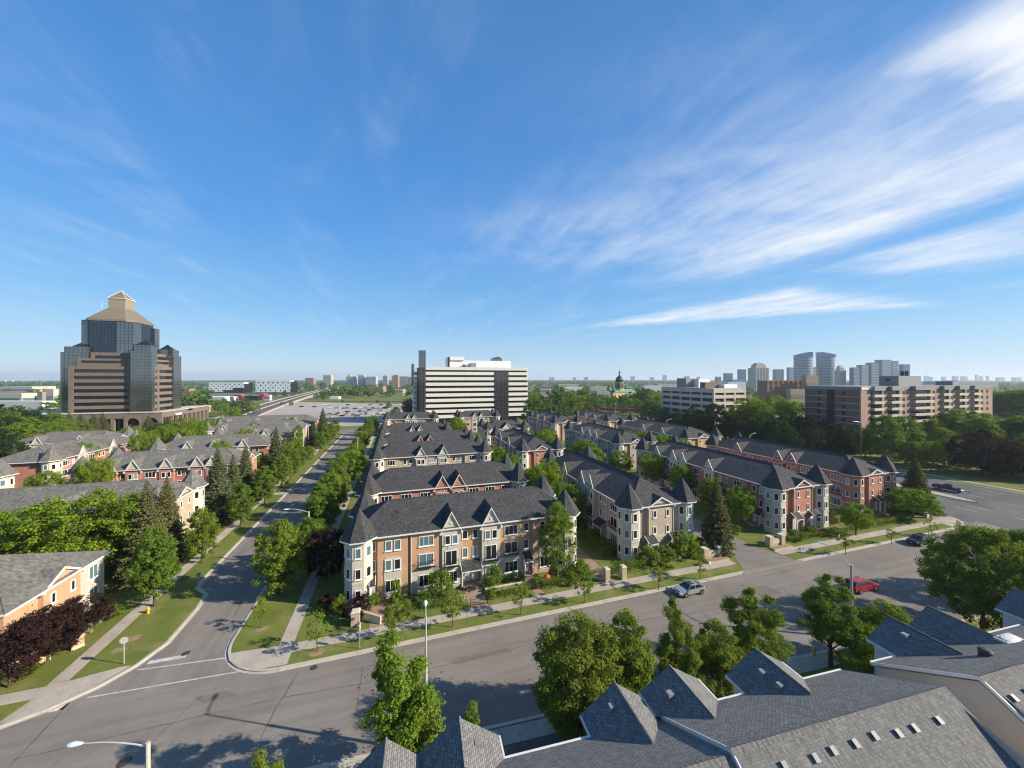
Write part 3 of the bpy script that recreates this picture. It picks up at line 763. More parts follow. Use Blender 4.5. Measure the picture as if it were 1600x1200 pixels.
        for ad in fs:
            an = R(ad)
            for z in ([top2, top2 - 2.8, 1.1] if eave > 8 else [top2, top2 - 2.9]):
                if detail == 0 and z < 3: continue
                window(tu, cxx + 1.8 * math.cos(an), cyy + 1.8 * math.sin(an), z, an + PI / 2, .78, 1.4, 1)
    wall.build('wall', bm, t)
    for q in stones: q.build('stone_bay', st, t)
    roof.build('roof', [rm, rm, st, bm], t)
    if trim.f: trim.build('rake_board', M['trim'], t)
    gut.build('gutter', M['trim'], t)
    if detail:                                            # ridge caps and box vents
        cap = MB(); hl2 = hl
        cap.path([(hl, W / 2, ridge + .01), (L - hr, W / 2, ridge + .01)], [.1, .1], 6)
        for (p, q2) in (((-ov, -ov, eave), (hl, W / 2, ridge)), ((L + ov, -ov, eave), (L - hr, W / 2, ridge)), ((L + ov, W + ov, eave), (L - hr, W / 2, ridge)), ((-ov, W + ov, eave), (hl, W / 2, ridge))): cap.path([p, q2], [.07, .07], 5)
        cap.build('ridge_cap', rm, t)
        n = max(3, int(L / 5)); vm = None
        for i in range(n):
            xx = hl + .5 + (L - 2 * hl - 1) * i / (n - 1)
            if vm is None:
                q = MB(); q.box(-.22, -.2, -.2, .22, .2, .14); vm = q.mesh('roof_vent', M['vent_d'])
            put('roof_vent', vm, t, (xx, W / 2 + .75 * (1 if i % 2 else 1), ridge - .32))
            if detail > 1 and i % 2 == 0: put('roof_vent', vm, t, (xx + .8, W / 2 - 2.2, ridge - 2.2 * sl + .03), scale=(.6, .6, .7))
    return t
def fill(L, gables, a0=2.6, gw=1.45, seg=3.9, kinds='BR', g='G'):
    """bays between given gables"""
    bays = []; cur = a0; k = 0
    for c in list(gables) + [None]:
        end = (c - gw) if c is not None else L - a0
        w = end - cur
        if w > .8:
            n = max(1, round(w / seg)); 
            for i in range(n): bays.append((cur + w * i / n, cur + w * (i + 1) / n, kinds[k % len(kinds)])); k += 1
        if c is not None: bays.append((c - gw, c + gw, g)); cur = c + gw
    return bays
G1 = 'townhouse rows with charcoal roofs between the two streets'
h1 = [(2.5, 3.4, 'R'), (3.6, 7.7, 'P'), (8.1, 12.4, 'B'), (12.5, 15.2, 'G'), (15.2, 18.4, 'R'), (18.5, 21.3, 'G'), (21.3, 25.0, 'B'), (25.0, 26.6, 'R'), (26.8, 31.2, 'P')]
row('orange brick townhouse row with stone bays facing the front street, nearest to the road', -6.2, 54.3, 0, 33.8, 10.8, 'brick_o', 'roof_d', h1, group=G1)
row('red brick townhouse row with paired gables right behind the orange brick row', -6.4, 75.2, 0, 33.0, 10.8, 'brick_r', 'roof_d', fill(33, (15.2, 18.6), kinds='BB', g='K'), group=G1, detail=1)
row('tan brick townhouse row with two stone gables, third one back from the front street', -6.4, 107.4, 0, 33.0, 10.8, 'brick_t', 'roof_d', fill(33, (13.0, 19.3), kinds='BR'), group=G1, detail=1)
row('dark roofed townhouse row with two small reddish gables, fourth one back', -6.4, 129.4, 0, 33.0, 10.8, 'brick_r', 'roof_d', fill(33, (14.0, 17.3), kinds='BR', g='K'), group=G1, detail=1)
row('dark roofed townhouse row with two close cream gables, fifth one back', -6.4, 156.2, 0, 28.0, 10.8, 'brick_t', 'roof_d', fill(28, (12.4, 15.6), kinds='BR'), group=G1, detail=1)
row('farthest dark roofed row of the left column, with pale gables and red brick', -6.4, 208.2, 0, 28.0, 10.8, 'brick_r', 'roof_d', fill(28, (12.3, 15.6), kinds='BR'), group=G1, detail=1)
# middle column; rows that run away from the front street have their end towards it (rotated -90)
def col(label, xw, ys, yn, W, brick, gables, **k):
    L = yn - ys
    return row(label, xw, yn, -PI / 2, L, W, brick, 'roof_d', fill(L, [yn - g for g in sorted(gables, reverse=True)], **k.pop('f', {})), group=G1, ends='r', **k)
col('tan brick townhouse row end-on to the front street with twin porches, beside the tall spruce', 37.9, 53.3, 90.3, 12.6, 'brick_t', (66.2, 69.8, 78), tstone='stone')
col('red brick townhouse row end-on, behind the tan row in the middle column', 36.4, 105.2, 139.5, 12.8, 'brick_r', (118, 128), detail=1)
row('tan townhouse row with a cream pediment far back in the middle column', 36.6, 154.3, 0, 19.5, 12.6, 'brick_t', 'roof_d', fill(19.5, (9.7,), gw=2.4), group=G1, detail=1)
row('orange brick townhouse row with paired gables below the white banded office', 33.4, 208.0, 0, 24.0, 10.8, 'brick_o', 'roof_d', fill(24, (9.5, 13.5), kinds='BR'), group=G1, detail=1)
col('long red brick townhouse row with grey corner turrets right of the lane entrance', 72.8, 53.6, 97.8, 13.4, 'brick_r', (70.5, 79, 82.5, 89))
col('tan townhouse row with pale turrets behind the long red row', 72.0, 107.6, 147.4, 14.2, 'brick_t', (122, 127, 133), detail=1)
col('peach gabled townhouse row near the gold-leaved tree', 75.0, 167.2, 203, 13.6, 'brick_o', (180, 190), detail=1)
col('red brick townhouse row at the avenue corner, by the dark spruce', 100.0, 55.6, 97.3, 12.6, 'brick_r', (70, 73.6, 86), f=dict(g='K', kinds='BB'), tstone='brick_r', endstyle='single')
col('peach end-gabled townhouse row along the avenue behind the corner row', 102.2, 109.4, 152.5, 15.6, 'brick_o', (122, 134), detail=1)
col('orange brick townhouse row below the red footbridge', 104.2, 165.8, 202, 15.8, 'brick_o', (178, 188), detail=1)
G2 = 'grey roofed townhouse rows west of the side street'
row('low orange brick house with a pale grey roof behind the plum trees', -73.5, 51.4, 0, 35.0, 13.6, 'brick_o', 'roof_g', fill(35, (9, 18), kinds='BR'), turrets=(), ends='r', eave=7.0, ridge=10.6, group=G2, tstone='brick_o', detail=1, tr_h=10, stone_end=True)
row('tan townhouse row with a weathered roof behind the twin spruces', -84, 79.2, 0, 45.2, 12.4, 'brick_t', 'roof_g', fill(45, (8, 20, 32), kinds='BR'), turrets=('fl', 'fr', 'br'), ends='r', group=G2, detail=1, tr_h=12.6)
row('red brick townhouse row with six cream gables behind the tan row', -72.0, 112.1, 0, 33.2, 12.6, 'brick_r', 'roof_g', fill(33.2, (6.4, 11, 17.5, 23.8, 27), kinds='BR', g='M'), turrets=('fl', 'bl'), ends='r', group=G2, detail=1, eave=9, ridge=12.3, tstone='brick_r')
row('cream walled townhouse corner cut off by the left edge of the picture', -121, 101, 0, 36.0, 14.0, 'brick_t', 'roof_g', fill(36, (10, 22), kinds='BR'), turrets=('fr', 'br'), ends='', group=G2, detail=1)
row('dark red townhouse row with a cream corner turret, grey hip roof', -88.4, 130.2, PI / 2, 36, 12.8, 'brick_r', 'roof_g', fill(36, (10, 22), kinds='BR'), turrets=('fl', 'fr'), ends='', group=G2, detail=1)
row('grey roofed townhouse row behind the six gabled red row', -72, 140.5, 0, 31, 12.0, 'brick_r', 'roof_g', fill(31, (9, 16, 24), kinds='BR'), turrets=('fl', 'bl', 'br'), ends='r', group=G2, detail=1)
row('peach ended townhouse row under the columnar tree', -66, 165.5, 0, 26, 12.0, 'brick_t', 'roof_g', fill(26, (13.5, 16.8), kinds='BR'), turrets=('fl',), ends='r', group=G2, detail=1)
row('grey roofed townhouse row with a cone turret at its left front corner', -77, 184, 0, 37, 12.0, 'brick_t', 'roof_g', fill(37, (7, 18, 30), kinds='BR'), turrets=('fl', 'bl'), ends='r', group=G2, detail=1)
row('farthest grey roofed townhouse row west of the side street', -86, 210, 0, 46, 12.0, 'brick_r', 'roof_g', fill(46, (8, 20, 33, 36.5), kinds='BR'), turrets=('fl', 'bl'), ends='r', group=G2, detail=1)
row('grey roofed townhouse row in front of the arcade of the dark tower', -124, 166, 0, 27, 12.5, 'brick_r', 'roof_g', fill(27, (8, 19), kinds='BR'), turrets=('fr', 'br'), ends='r', group=G2, detail=1)
# ------------------------------------------------------------------ near houses on this side of the street (seen from above)
FA = -.0663                                             # the terrace turns slightly off the street
def terrace():
    def near_house(label, x0, x1, ye, yr, yb, eave, ridge, gables, name_pos, lift=0.0, lrake=True, wallm='siding', vents=(), gvents=(), gut=()):
        c, s = math.cos(FA), math.sin(FA)
        t = thing('terrace_house', label, 'house', (0, 21.9, 0), math.atan(-.0663))
        eave += lift; ridge += lift
        sf = (ridge - eave) / (ye - yr)
        w = MB(); w.box(x0 + .25, yb + .4, -.4, x1 - .25, ye - .45, eave - .05, bottom=False, top=False)
        for xx in (x0 + .25, x1 - .25):                 # gable end walls
            w.poly([(xx, yb + .4, eave - .05), (xx, ye - .45, eave - .05), (xx, yr, ridge - .25)])
        w.build('wall', M[wallm], t)
        r = MB()
        th = .22
        r.poly([(x0, ye, eave), (x0, yr, ridge), (x1, yr, ridge), (x1, ye, eave)], 0)
        r.poly([(x0, yr, ridge), (x0, yb, ridge - sf * (yr - yb)), (x1, yb, ridge - sf * (yr - yb)), (x1, yr, ridge)], 1)
        eb = ridge - sf * (yr - yb)
        r.poly([(x0, ye, eave - th), (x1, ye, eave - th), (x1, yr, ridge - th), (x0, yr, ridge - th)], 0)
        # cross gables
        tr = MB()
        for (gx, hw, gz, proj) in gables:
            gz += lift
            wgl = MB()
            eg = eave - .02
            yb_ = ye - (gz - eave) / sf
            yf = ye + proj
            r.poly([(gx - hw, yf, eg), (gx - hw, ye - .02, eg), (gx, yb_, gz), (gx, yf, gz)], 0)
            r.poly([(gx + hw, ye - .02, eg), (gx + hw, yf, eg), (gx, yf, gz), (gx, yb_, gz)], 0)
            wgl.box(gx - hw + .4, ye - .6, -.4, gx + hw - .4, yf - .35, eg - .1, bottom=False, top=False)
            wgl.poly([(gx + hw - .4, yf - .35, eg - .1), (gx - hw + .4, yf - .35, eg - .1), (gx, yf - .35, gz - .4)])
            wgl.build('gable_wall', M['siding_w'], t)
            for sg in (-1, 1):
                tr.poly([(gx + sg * hw, yf + .02, eg - .18), (gx, yf + .02, gz - .2), (gx, yf + .02, gz - .02), (gx + sg * hw, yf + .02, eg + .0)])
                tr.poly([(gx + sg * hw, yf + .02, eg - .18), (gx, yf + .02, gz - .2), (gx, yf - .35, gz - .2), (gx + sg * hw, yf - .35, eg - .18)])
                tr.box(gx + sg * hw - .07, ye, eg - .16, gx + sg * hw + .07, yf, eg + .02)
            cap = MB(); cap.path([(gx, yf, gz), (gx, yb_ + .1, gz)], [.09, .09], 6); cap.build('ridge_cap', M['roof_f'], t)
        r.build('roof', [M['roof_f'], M['roof_b']], t)
        cap = MB()
        n = int((x1 - x0) / .33)
        for i in range(n):
            a = x0 + .33 * i
            cap.poly([(a, yr + .26, ridge - .26 * sf + .03), (a, yr, ridge + .035), (a + .36, yr, ridge + .02), (a + .36, yr + .26, ridge - .26 * sf + .012)][::-1])
            cap.poly([(a, yr - .26, ridge - .26 * sf + .03), (a, yr, ridge + .035), (a + .36, yr, ridge + .02), (a + .36, yr - .26, ridge - .26 * sf + .012)])
        cap.build('ridge_cap', M['roof_b'], t)
        # gutters between the gables and boards along the end slopes
        for (a, b) in gut:
            tr.box(a, ye - .02, eave - .14, b, ye + .13, eave + .01)
        for xx, on in ((x0, lrake), (x1, True)):
            if not on: continue
            sg = -1 if xx == x0 else 1
            for (ya, za, yb2, zb) in ((ye, eave, yr, ridge), (yr, ridge, yb, eb)):
                tr.poly([(xx + sg * .02, ya, za - .22), (xx + sg * .02, yb2, zb - .22), (xx + sg * .02, yb2, zb + .02), (xx + sg * .02, ya, za + .02)])
                if sg < 0: tr.poly([(xx + sg * .02, ya, za + .02), (xx + sg * .02, yb2, zb + .02), (xx - sg * .05, yb2, zb + .02), (xx - sg * .05, ya, za + .02)])
                tr.poly([(xx + sg * .02, ya, za - .30), (xx + sg * .02, yb2, zb - .30), (xx - sg * .25, yb2, zb - .30), (xx - sg * .25, ya, za - .30)])
        tr.build('trim_board', M['trim'], t)
        vm = None
        for (vx, vy) in vents:                          # box vents on the back slope
            if vm is None:
                q = MB(); q.box(-.14, -.17, -.05, .14, .17, .15, 1); q.poly([(-.24, -.28, .175), (.24, -.28, .175), (.24, .28, .20), (-.24, .28, .20)], 0); q.poly([(-.24, .28, .15), (.24, .28, .15), (.24, -.28, .12), (-.24, -.28, .12)], 0)
                for e4 in (((-.24, -.28), (.24, -.28)), ((.24, -.28), (.24, .28)), ((.24, .28), (-.24, .28)), ((-.24, .28), (-.24, -.28))):
                    (ax, ay), (bx, by) = e4; za = .12 + (.03 if ay > 0 else 0); zb = .12 + (.03 if by > 0 else 0); q.poly([(ax, ay, za), (bx, by, zb), (bx, by, zb + .055), (ax, ay, za + .055)], 0)
                vm = q.mesh('box_vent', [M['vent'], M['vent_d']])

            o = put('box_vent', vm, t, (vx, vy, ridge - sf * (yr - vy))); o.scale = (.64, .66, .8); o.rotation_euler = (math.atan(sf), 0, 0)
        for (vx, vy, vz, sg) in gvents:
            q = MB(); q.box(-.2, -.2, -.1, .2, .2, .16); q.build('box_vent', M['vent'], t, loc=(vx, vy, vz + lift))
        return t
    # in the terrace's frame the front eave is y = 0 - so all y below are relative to 21.9
    vb = [(17.7, -6.9), (19.6, -6.85), (21.6, -6.9), (22.9, -6.85), (24.5, -6.85), (26.0, -6.8), (27.6, -6.95), (28.9, -6.95), (30.9, -6.95), (29.6, -8.9), (28.2, -9.6), (20.6, -9.3)]
    near_house('slate roofed terrace house with a row of ten box vents along its ridge', 17.2, 33.6, 0, -5.9, -17, 8, 11.5, [(19.4, 2.55, 9.5, 1.95), (27.05, 2.75, 9.6, 1.75)], '', vents=vb, gut=[(21.95, 24.3), (29.8, 33.6)],
               gvents=[(26.1, .2, 9.05, 1), (26.2, -1.1, 9.1, 1)])
    near_house('slate roofed terrace house one step lower, at the bottom edge of the picture', -4.6, 17.15, 0, -5.9, -17, 8, 11.5, [(-.7, 2.2, 9.75, 1.2), (3.7, 2.6, 9.75, 1.5), (14.65, 2.6, 9.75, 1.6)], '', lift=-.3, lrake=True, vents=[(3, -7), (8, -7), (13, -7)], gut=[(6.3, 12.05)],
               gvents=[(4.7, .2, 9.1, 1), (13.8, .4, 9.2, 1), (18.2, .3, 9.25, 1)])
    v2 = [(37.6, -7.0), (39.1, -6.95), (40.6, -6.95), (42.2, -6.95), (43.7, -7), (41.0, -8.6)]
    near_house('slate roofed terrace house with beige siding on its end wall', 36.8, 56.0, 0, -5.9, -17, 8, 11.5, [(42.2, 2.6, 9.6, 2.1), (47.6, 2.75, 9.6, 2.3)], '', vents=v2, gut=[(36.8, 39.6), (44.8, 44.85), (50.35, 56)], gvents=[(41.3, .4, 9.15, 1)])
    near_house('slate roofed terrace house cut off by the right edge of the picture', 56.4, 76.0, 0, -5.9, -17, 8, 11.5, [(59.4, 2.75, 9.6, 2.0), (67.5, 2.75, 9.6, 2.0)], '', lift=.25, vents=[(60, -7), (64, -7)], gut=[(62.2, 64.7)], lrake=True)
    # flue hood on the third roof
    t = thing('flue_hood', 'dark flue hood casting a long shadow on the roof above the beige wall', 'roof vent', (42.3, 15.5, 10.0))
    q = MB(); q.box(-.28, -.28, -.4, .28, .28, .42); q.build('flue_pipe', M['vent_d'], t)
    q = MB(); q.lathe(0, 0, [(0, .40), (.40, .42), (.40, .52), (.3, .66), (0, .72)], 14); q.build('cap', M['vent_d'], t)
    t = thing('roof_dome_light', 'pale domed skylight lying on the roof at the right edge', 'skylight', (48.1, 16.3, 9.42), -.07)
    q = MB(); q.box(-1.0, -.5, -.4, 1.0, .5, .22); q.build('kerb_frame', M['metal'], t)
    q = MB(); q.lathe(0, 0, [(.48, .22), (.4, .3), (.2, .36), (0, .37)], 16); o = q.build('dome', M['trim'], t); o.scale = (1.9, 1, 1)
terrace()
sheet('driveway', [[(5.2, 21), (13.6, 20.6), (13.8, 31.0), (4.6, 31.6)], [(27.6, 20), (33.5, 19.5), (33.8, 29.8), (27.2, 30.2)]], M['asphalt_dark'], .012)
slabs('pavement', -60, 34.2, 46, 27.1)
# ------------------------------------------------------------------ vegetation
def leaf_cloud(name, P, S, mat, rng, up=.35, aspect=.7, D=None):
    """one mesh of many small leaf-shaped faces at points P with sizes S"""
    n = len(P)
    nrm = rng.normal(size=(n, 3)); nrm[:, 2] = np.abs(nrm[:, 2]) + up
    if D is not None: nrm = nrm * .75 + D * 1.0
    nrm /= np.linalg.norm(nrm, axis=1)[:, None]
    a = rng.normal(size=(n, 3)); u = np.cross(nrm, a); u /= np.linalg.norm(u, axis=1)[:, None]
    w = np.cross(nrm, u)
    S = S[:, None]
    V = np.empty((n, 4, 3))
    V[:, 0] = P - u * S * .5; V[:, 1] = P + w * S * .5 * aspect; V[:, 2] = P + u * S * .5; V[:, 3] = P - w * S * .5 * aspect
    me = bpy.data.meshes.new(name)
    me.vertices.add(n * 4); me.loops.add(n * 4); me.polygons.add(n)
    me.vertices.foreach_set('co', V.reshape(-1).astype(np.float32))
    me.loops.foreach_set('vertex_index', np.arange(n * 4, dtype=np.int32))
    me.polygons.foreach_set('loop_start', np.arange(0, n * 4, 4, dtype=np.int32))
    me.polygons.foreach_set('loop_total', np.full(n, 4, dtype=np.int32))
    me.materials.append(M[mat]); me.update(); me.validate()
    return me
def clumps(rng, n, shape):
    """clump centres in the crown's volume (unit height 0..1 from crown base, unit radius)"""
    out = []
    while len(out) < n:
        x, y = rng.uniform(-1, 1, 2); z = rng.uniform(0, 1)
        rr = math.hypot(x, y)
        if shape == 'round': lim = math.sqrt(max(0, 1 - (2 * z - .9) ** 2 / 1.2))
        elif shape == 'oval': lim = math.sin(PI * min(1, max(.02, z * .93 + .07))) ** .6 * (1.0 - .25 * z)
        elif shape == 'column': lim = (.85 if z < .7 else .85 * (1 - z) / .3 + .05)
        elif shape == 'spread': lim = 1.0 if .35 < z < .8 else (.55 + z if z <= .35 else (1 - z) / .2 * .9 + .1)
        else: lim = 1
        if rr > lim: continue
        if rr < lim * .5 and rng.random() < .6 and z < .8: continue
        out.append((x, y, z))
    return np.array(out)
def crown_mesh(name, H, W, base, shape, ncl, per, leaf, mat, seed, cr=.17, lobes=None):
    rng = np.random.default_rng(seed)
    ch = H - base
    if lobes:                                            # several upright leaders, each a ragged flame of leaves
        cs = []
        for (lx, ly, lz0, lz1, lr) in lobes:
            k = max(5, int(ncl * (lz1 - lz0) * lr / sum((l[3] - l[2]) * l[4] for l in lobes)))
            for i in range(k):
                z = rng.uniform(0, 1); r = lr * (math.sin(PI * min(1, (z * .9 + .1))) ** .7) * math.sqrt(rng.uniform(.1, 1)); a = rng.uniform(0, 2 * PI)
                cs.append((lx + r * math.cos(a), ly + r * math.sin(a), lz0 + (lz1 - lz0) * z))
        c = np.array(cs)
    else: c = clumps(rng, ncl, shape)
    P, S, D = [], [], []
    for q in c:
        k = int(per * rng.uniform(.5, 1.4)); rad = cr * W * rng.uniform(.6, 1.35) * .5
        d = rng.normal(size=(k, 3)); d /= np.linalg.norm(d, axis=1)[:, None]
        r = rad * rng.uniform(.45, 1.05, size=(k, 1))
        pos = np.array([q[0] * W / 2, q[1] * W / 2, base + q[2] * ch])[None] + d * r * np.array([1, 1, .72])
        P.append(pos); D.append(d); S.append(leaf * rng.uniform(.55, 1.3, size=k))
    # thin stragglers that break up the outline
    k = int(len(c) * per * .07); i = rng.integers(0, len(c), k)
    d = rng.normal(size=(k, 3)); d /= np.linalg.norm(d, axis=1)[:, None]
    P.append(np.stack([c[i, 0] * W / 2, c[i, 1] * W / 2, base + c[i, 2] * ch], 1) + d * cr * W * .5 * rng.uniform(1.0, 1.7, size=(k, 1))); D.append(d); S.append(leaf * rng.uniform(.5, 1.0, size=k))
    return leaf_cloud(name, np.concatenate(P), np.concatenate(S), mat, rng, D=np.concatenate(D)), c
def trunk_mesh(H, W, base, c, r, mat, seed, limbs=9):
    rng = random.Random(seed); mb = MB()
    ch = H - base; top = (rng.uniform(-.1, .1), rng.uniform(-.1, .1), base + ch * .55)
    pts = [(0, 0, -.1), (0, 0, base * .5), (top[0] * .4, top[1] * .4, base + .1 * ch), top]
    mb.path(pts, [r * 1.25, r, r * .8, r * .35], 7)
    idx = list(range(len(c))); rng.shuffle(idx)
    for i in idx[:limbs]:
        q = c[i]; e = (q[0] * W / 2 * .85, q[1] * W / 2 * .85, base + q[2] * ch * .95)
        s = (0, 0, base * rng.uniform(.75, 1.0) + ch * .18 * rng.random())
        mid = ((s[0] + e[0]) * .5, (s[1] + e[1]) * .5, s[2] * .55 + e[2] * .45)
        mb.path([s, mid, e], [r * .5, r * .32, r * .1], 5)
    return mb.mesh('trunk', M[mat], uv=False)
def proto(name, H, W, base, shape, ncl, per, leaf, mat, seed, r=.16, bark='bark', cr=.17, lobes=None, limbs=9):
    cm, c = crown_mesh(name + '_crown', H, W, base, shape, ncl, per, leaf, mat, seed, cr, lobes)
    return dict(crown=cm, trunk=trunk_mesh(H, W, base, c, r, bark, seed, limbs), H=H, W=W)
def conifer_proto(H, W, mat, seed, dens=1.0, leaf=.42):
    rng = np.random.default_rng(seed); P, S, D = [], [], []
    z = .05 * H; mb = MB(); mb.tube((0, 0, -.1), (0, 0, H * .96), .018 * H, .02, 7)
    while z < H * .985:
        f = 1 - z / H
        rad = W / 2 * (f ** .85) * rng.uniform(.82, 1.12) + .06
        nb = max(4, int((6 + 9 * f) * dens ** .5))
        a0 = rng.uniform(0, 6.28)
        for i in range(nb):
            a = a0 + 2 * PI * i / nb + rng.uniform(-.2, .2); L = rad * rng.uniform(.75, 1.15)
            k = max(5, int(L * 11 * dens))
            t = rng.uniform(.12, 1, size=k) ** .8
            drop = -.16 * L * t + .10 * L * t ** 3
            spread = .30 * (1 - t * .5) * min(1.1, L)
            px = np.cos(a) * L * t + rng.normal(size=k) * spread; py = np.sin(a) * L * t + rng.normal(size=k) * spread
            pz = z + drop + rng.normal(size=k) * .09
            P.append(np.stack([px, py, pz], 1)); S.append(leaf * rng.uniform(.5, 1.2, size=k) * (0.6 + .5 * min(1, f * 2)))
            dd = np.stack([np.cos(a) * np.ones(k) * .5, np.sin(a) * np.ones(k) * .5, np.full(k, .5)], 1); D.append(dd)
            if i % 2 == 0 and L > .8: mb.tube((0, 0, z), (math.cos(a) * L * .8, math.sin(a) * L * .8, z - .1 * L), .03, .012, 4, caps=False)
        z += H * .026 * (1 + .5 * f)
    me = leaf_cloud('crown', np.concatenate(P), np.concatenate(S), mat, rng, up=.2, aspect=.42, D=np.concatenate(D))
    return dict(crown=me, trunk=mb.mesh('trunk', M['bark'], uv=False), H=H, W=W)
vr = random.Random(5)
def plant(pr, name, label, cat, x, y, h, w=None, group=None, z=0.0):
    """a tree of its own (> trunk, crown) of height h and crown width w"""
    s = h / pr['H']; sw = (w / pr['W']) if w else s
    t = thing(name, label, cat, (x, y, z), vr.uniform(0, 6.28), group)
    t.scale = (sw, sw, s)
    put('trunk', pr['trunk'], t); put('crown', pr['crown'], t)
    return t
NEAR = dict(
    maple1=proto('maple', 11.5, 4.6, 1.6, 'oval', 110, 330, .165, 'leaf_a', 21, .17, cr=.22, lobes=[(-.35, .1, .05, .72, .55), (.25, -.25, .1, .98, .42), (.5, .3, .0, .80, .45), (-.7, -.2, .1, .5, .35), (.0, .5, .15, .62, .5), (-.05, 0, .0, .5, .8)]),
    maple2=proto('maple', 10.5, 5.6, 1.8, 'oval', 110, 320, .165, 'leaf_c', 22, .16, cr=.19, lobes=[(-.2, .0, .05, 1.0, .36), (.45, .2, .05, .70, .42), (-.65, -.2, .15, .68, .36), (.75, -.3, .0, .48, .34), (.1, .6, .1, .75, .4), (.2, -.6, .1, .6, .4)]),
    maple3=proto('maple', 10.0, 6.0, 2.2, 'oval', 120, 310, .165, 'leaf_c', 23, .18, cr=.18, lobes=[(-.1, .1, .1, 1.0, .42), (.35, -.1, .05, .92, .4), (-.55, .2, .2, .78, .42), (.7, .3, .1, .6, .35), (-.3, -.6, .0, .7, .4), (.1, .5, .0, .6, .55)]),
    linden=proto('linden', 11, 8.0, 1.6, 'oval', 300, 240, .165, 'leaf_d', 24, .22, cr=.155),
    linden2=proto('linden', 9, 5.4, 1.2, 'oval', 160, 240, .165, 'leaf_d', 25, .16, cr=.18),
    dense=proto('dense_tree', 10.5, 12.0, 1.6, 'round', 420, 190, .22, 'leaf_c', 26, .25, cr=.115),
    birch=proto('slender_tree', 12.5, 6.2, 1.8, 'oval', 170, 130, .17, 'leaf_a', 27, .13, 'bark_p', cr=.16),
)
MIDP = [proto('boulevard_tree', 9.5, 5.6, 1.5, 'oval', 170, 130, .22, 'leaf_c', 31, .16, cr=.19),
        proto('boulevard_tree', 9.5, 6.0, 1.4, 'round', 170, 130, .22, 'leaf_a', 32, .16, cr=.19),
        proto('boulevard_tree', 9.0, 5.4, 1.4, 'oval', 160, 130, .22, 'leaf_c', 33, .16, cr=.20)]
BRIGHT = [proto('locust', 9.0, 9.0, 2.2, 'spread', 190, 120, .23, 'leaf_b', 34, .18, cr=.15), proto('locust', 9.0, 8.0, 2.0, 'round', 180, 120, .23, 'leaf_b', 35, .18, cr=.16)]
SAP = [proto('sapling', 4.6, 2.7, 1.3, 'round', 34, 60, .17, 'leaf_d', 41, .055, cr=.26, limbs=6), proto('sapling', 4.6, 2.4, 1.3, 'oval', 30, 55, .17, 'leaf_d', 42, .055, cr=.27, limbs=6), proto('sapling', 4.6, 2.6, 1.5, 'round', 28, 45, .17, 'leaf_b', 43, .05, cr=.27, limbs=6)]
SPR = [conifer_proto(15, 7.2, 'needle', 51, 3.0), conifer_proto(15, 6.8, 'needle_b', 52, 3.0), conifer_proto(14, 7.2, 'needle', 53, 2.8)]
PLUM = [proto('plum', 5.4, 5.6, .7, 'round', 90, 100, .20, 'leaf_p', 61, .10, cr=.19), proto('plum', 5.0, 5.0, .6, 'spread', 80, 100, .20, 'leaf_p', 62, .10, cr=.20)]
DARKG = [proto('evergreen', 11, 9, .6, 'oval', 170, 90, .34, 'leaf_k', 65, .25, cr=.16), proto('evergreen', 11, 9, .6, 'round', 170, 90, .34, 'leaf_k', 66, .25, cr=.16)]
DARKP = [proto('dark_tree', 9, 9, 1.2, 'round', 190, 100, .26, 'leaf_m', 63, .2, cr=.15)]
FARP = [proto('distant_tree', 11, 9.5, 1.5, 'round', 70, 38, .62, 'leaf_f', 71, .2, cr=.22, limbs=4), proto('distant_tree', 12, 9, 1.5, 'oval', 70, 38, .62, 'leaf_f', 72, .2, cr=.22, limbs=4), proto('distant_tree', 10, 10.5, 1.5, 'spread', 70, 38, .62, 'leaf_a', 73, .2, cr=.21, limbs=4)]
FSPR = [conifer_proto(14, 6.5, 'needle', 54, .45, .75)]
GOLD = [proto('gold_tree', 7, 7.5, .8, 'round', 80, 60, .36, 'leaf_y', 74, .15, cr=.2)]
BUSH = {}
for nm, mt, sd in (('g', 'leaf_c', 81), ('b', 'leaf_b', 82), ('p', 'leaf_p', 83), ('o', 'leaf_d', 84), ('w', 'leaf_w', 85)):
    BUSH[nm] = proto('shrub', 2.2, 2.4, .1, 'round', 45, 62, .15, mt, sd, .03, cr=.27, limbs=5)
# trees on this side of the street, seen from above
plant(NEAR['maple1'], 'maple_tree', 'upright bright green maple with ragged flame-like leaders in front of the tall lamp pole', 'tree', .5, 28.4, 12.2, 6.2)
plant(NEAR['linden'], 'linden_tree', 'big round olive green tree, the larger of two touching crowns behind the near gables', 'tree', 15.1, 28.3, 11.3, 8.8)
plant(NEAR['linden2'], 'linden_tree', 'narrower olive tree touching the right side of the big round tree', 'tree', 19.3, 27.3, 10.9, 5.2)
plant(NEAR['maple2'], 'maple_tree', 'narrow dark green maple with upright leaders, in front of the silver car', 'tree', 24.2, 26.8, 11.2, 4.6)
plant(NEAR['linden2'], 'linden_tree', 'low round dark tree close behind the second near gable', 'tree', 28.2, 26.2, 8.9, 5.0)
plant(NEAR['maple3'], 'maple_tree', 'open branched dark maple standing in the shade beside the yellow hydrant', 'tree', 34.0, 27.4, 10.0, 6.6)
plant(NEAR['maple3'], 'maple_tree', 'dark maple with ragged top, left of the red car', 'tree', 44.6, 27.2, 9.9, 6.2)
plant(NEAR['linden2'], 'linden_tree', 'pale green bushy tree between the red car and the slate gable', 'tree', 50.5, 25.3, 6.8, 6.6)
plant(BRIGHT[1], 'small_tree', 'lime green low tree under the dark maple by the red car', 'tree', 46.8, 24.2, 5.6, 4.4)
plant(NEAR['dense'], 'dense_tree', 'massive dark green tree at the right edge above the slate roofs', 'tree', 68.8, 25.4, 12.6, 10.6)
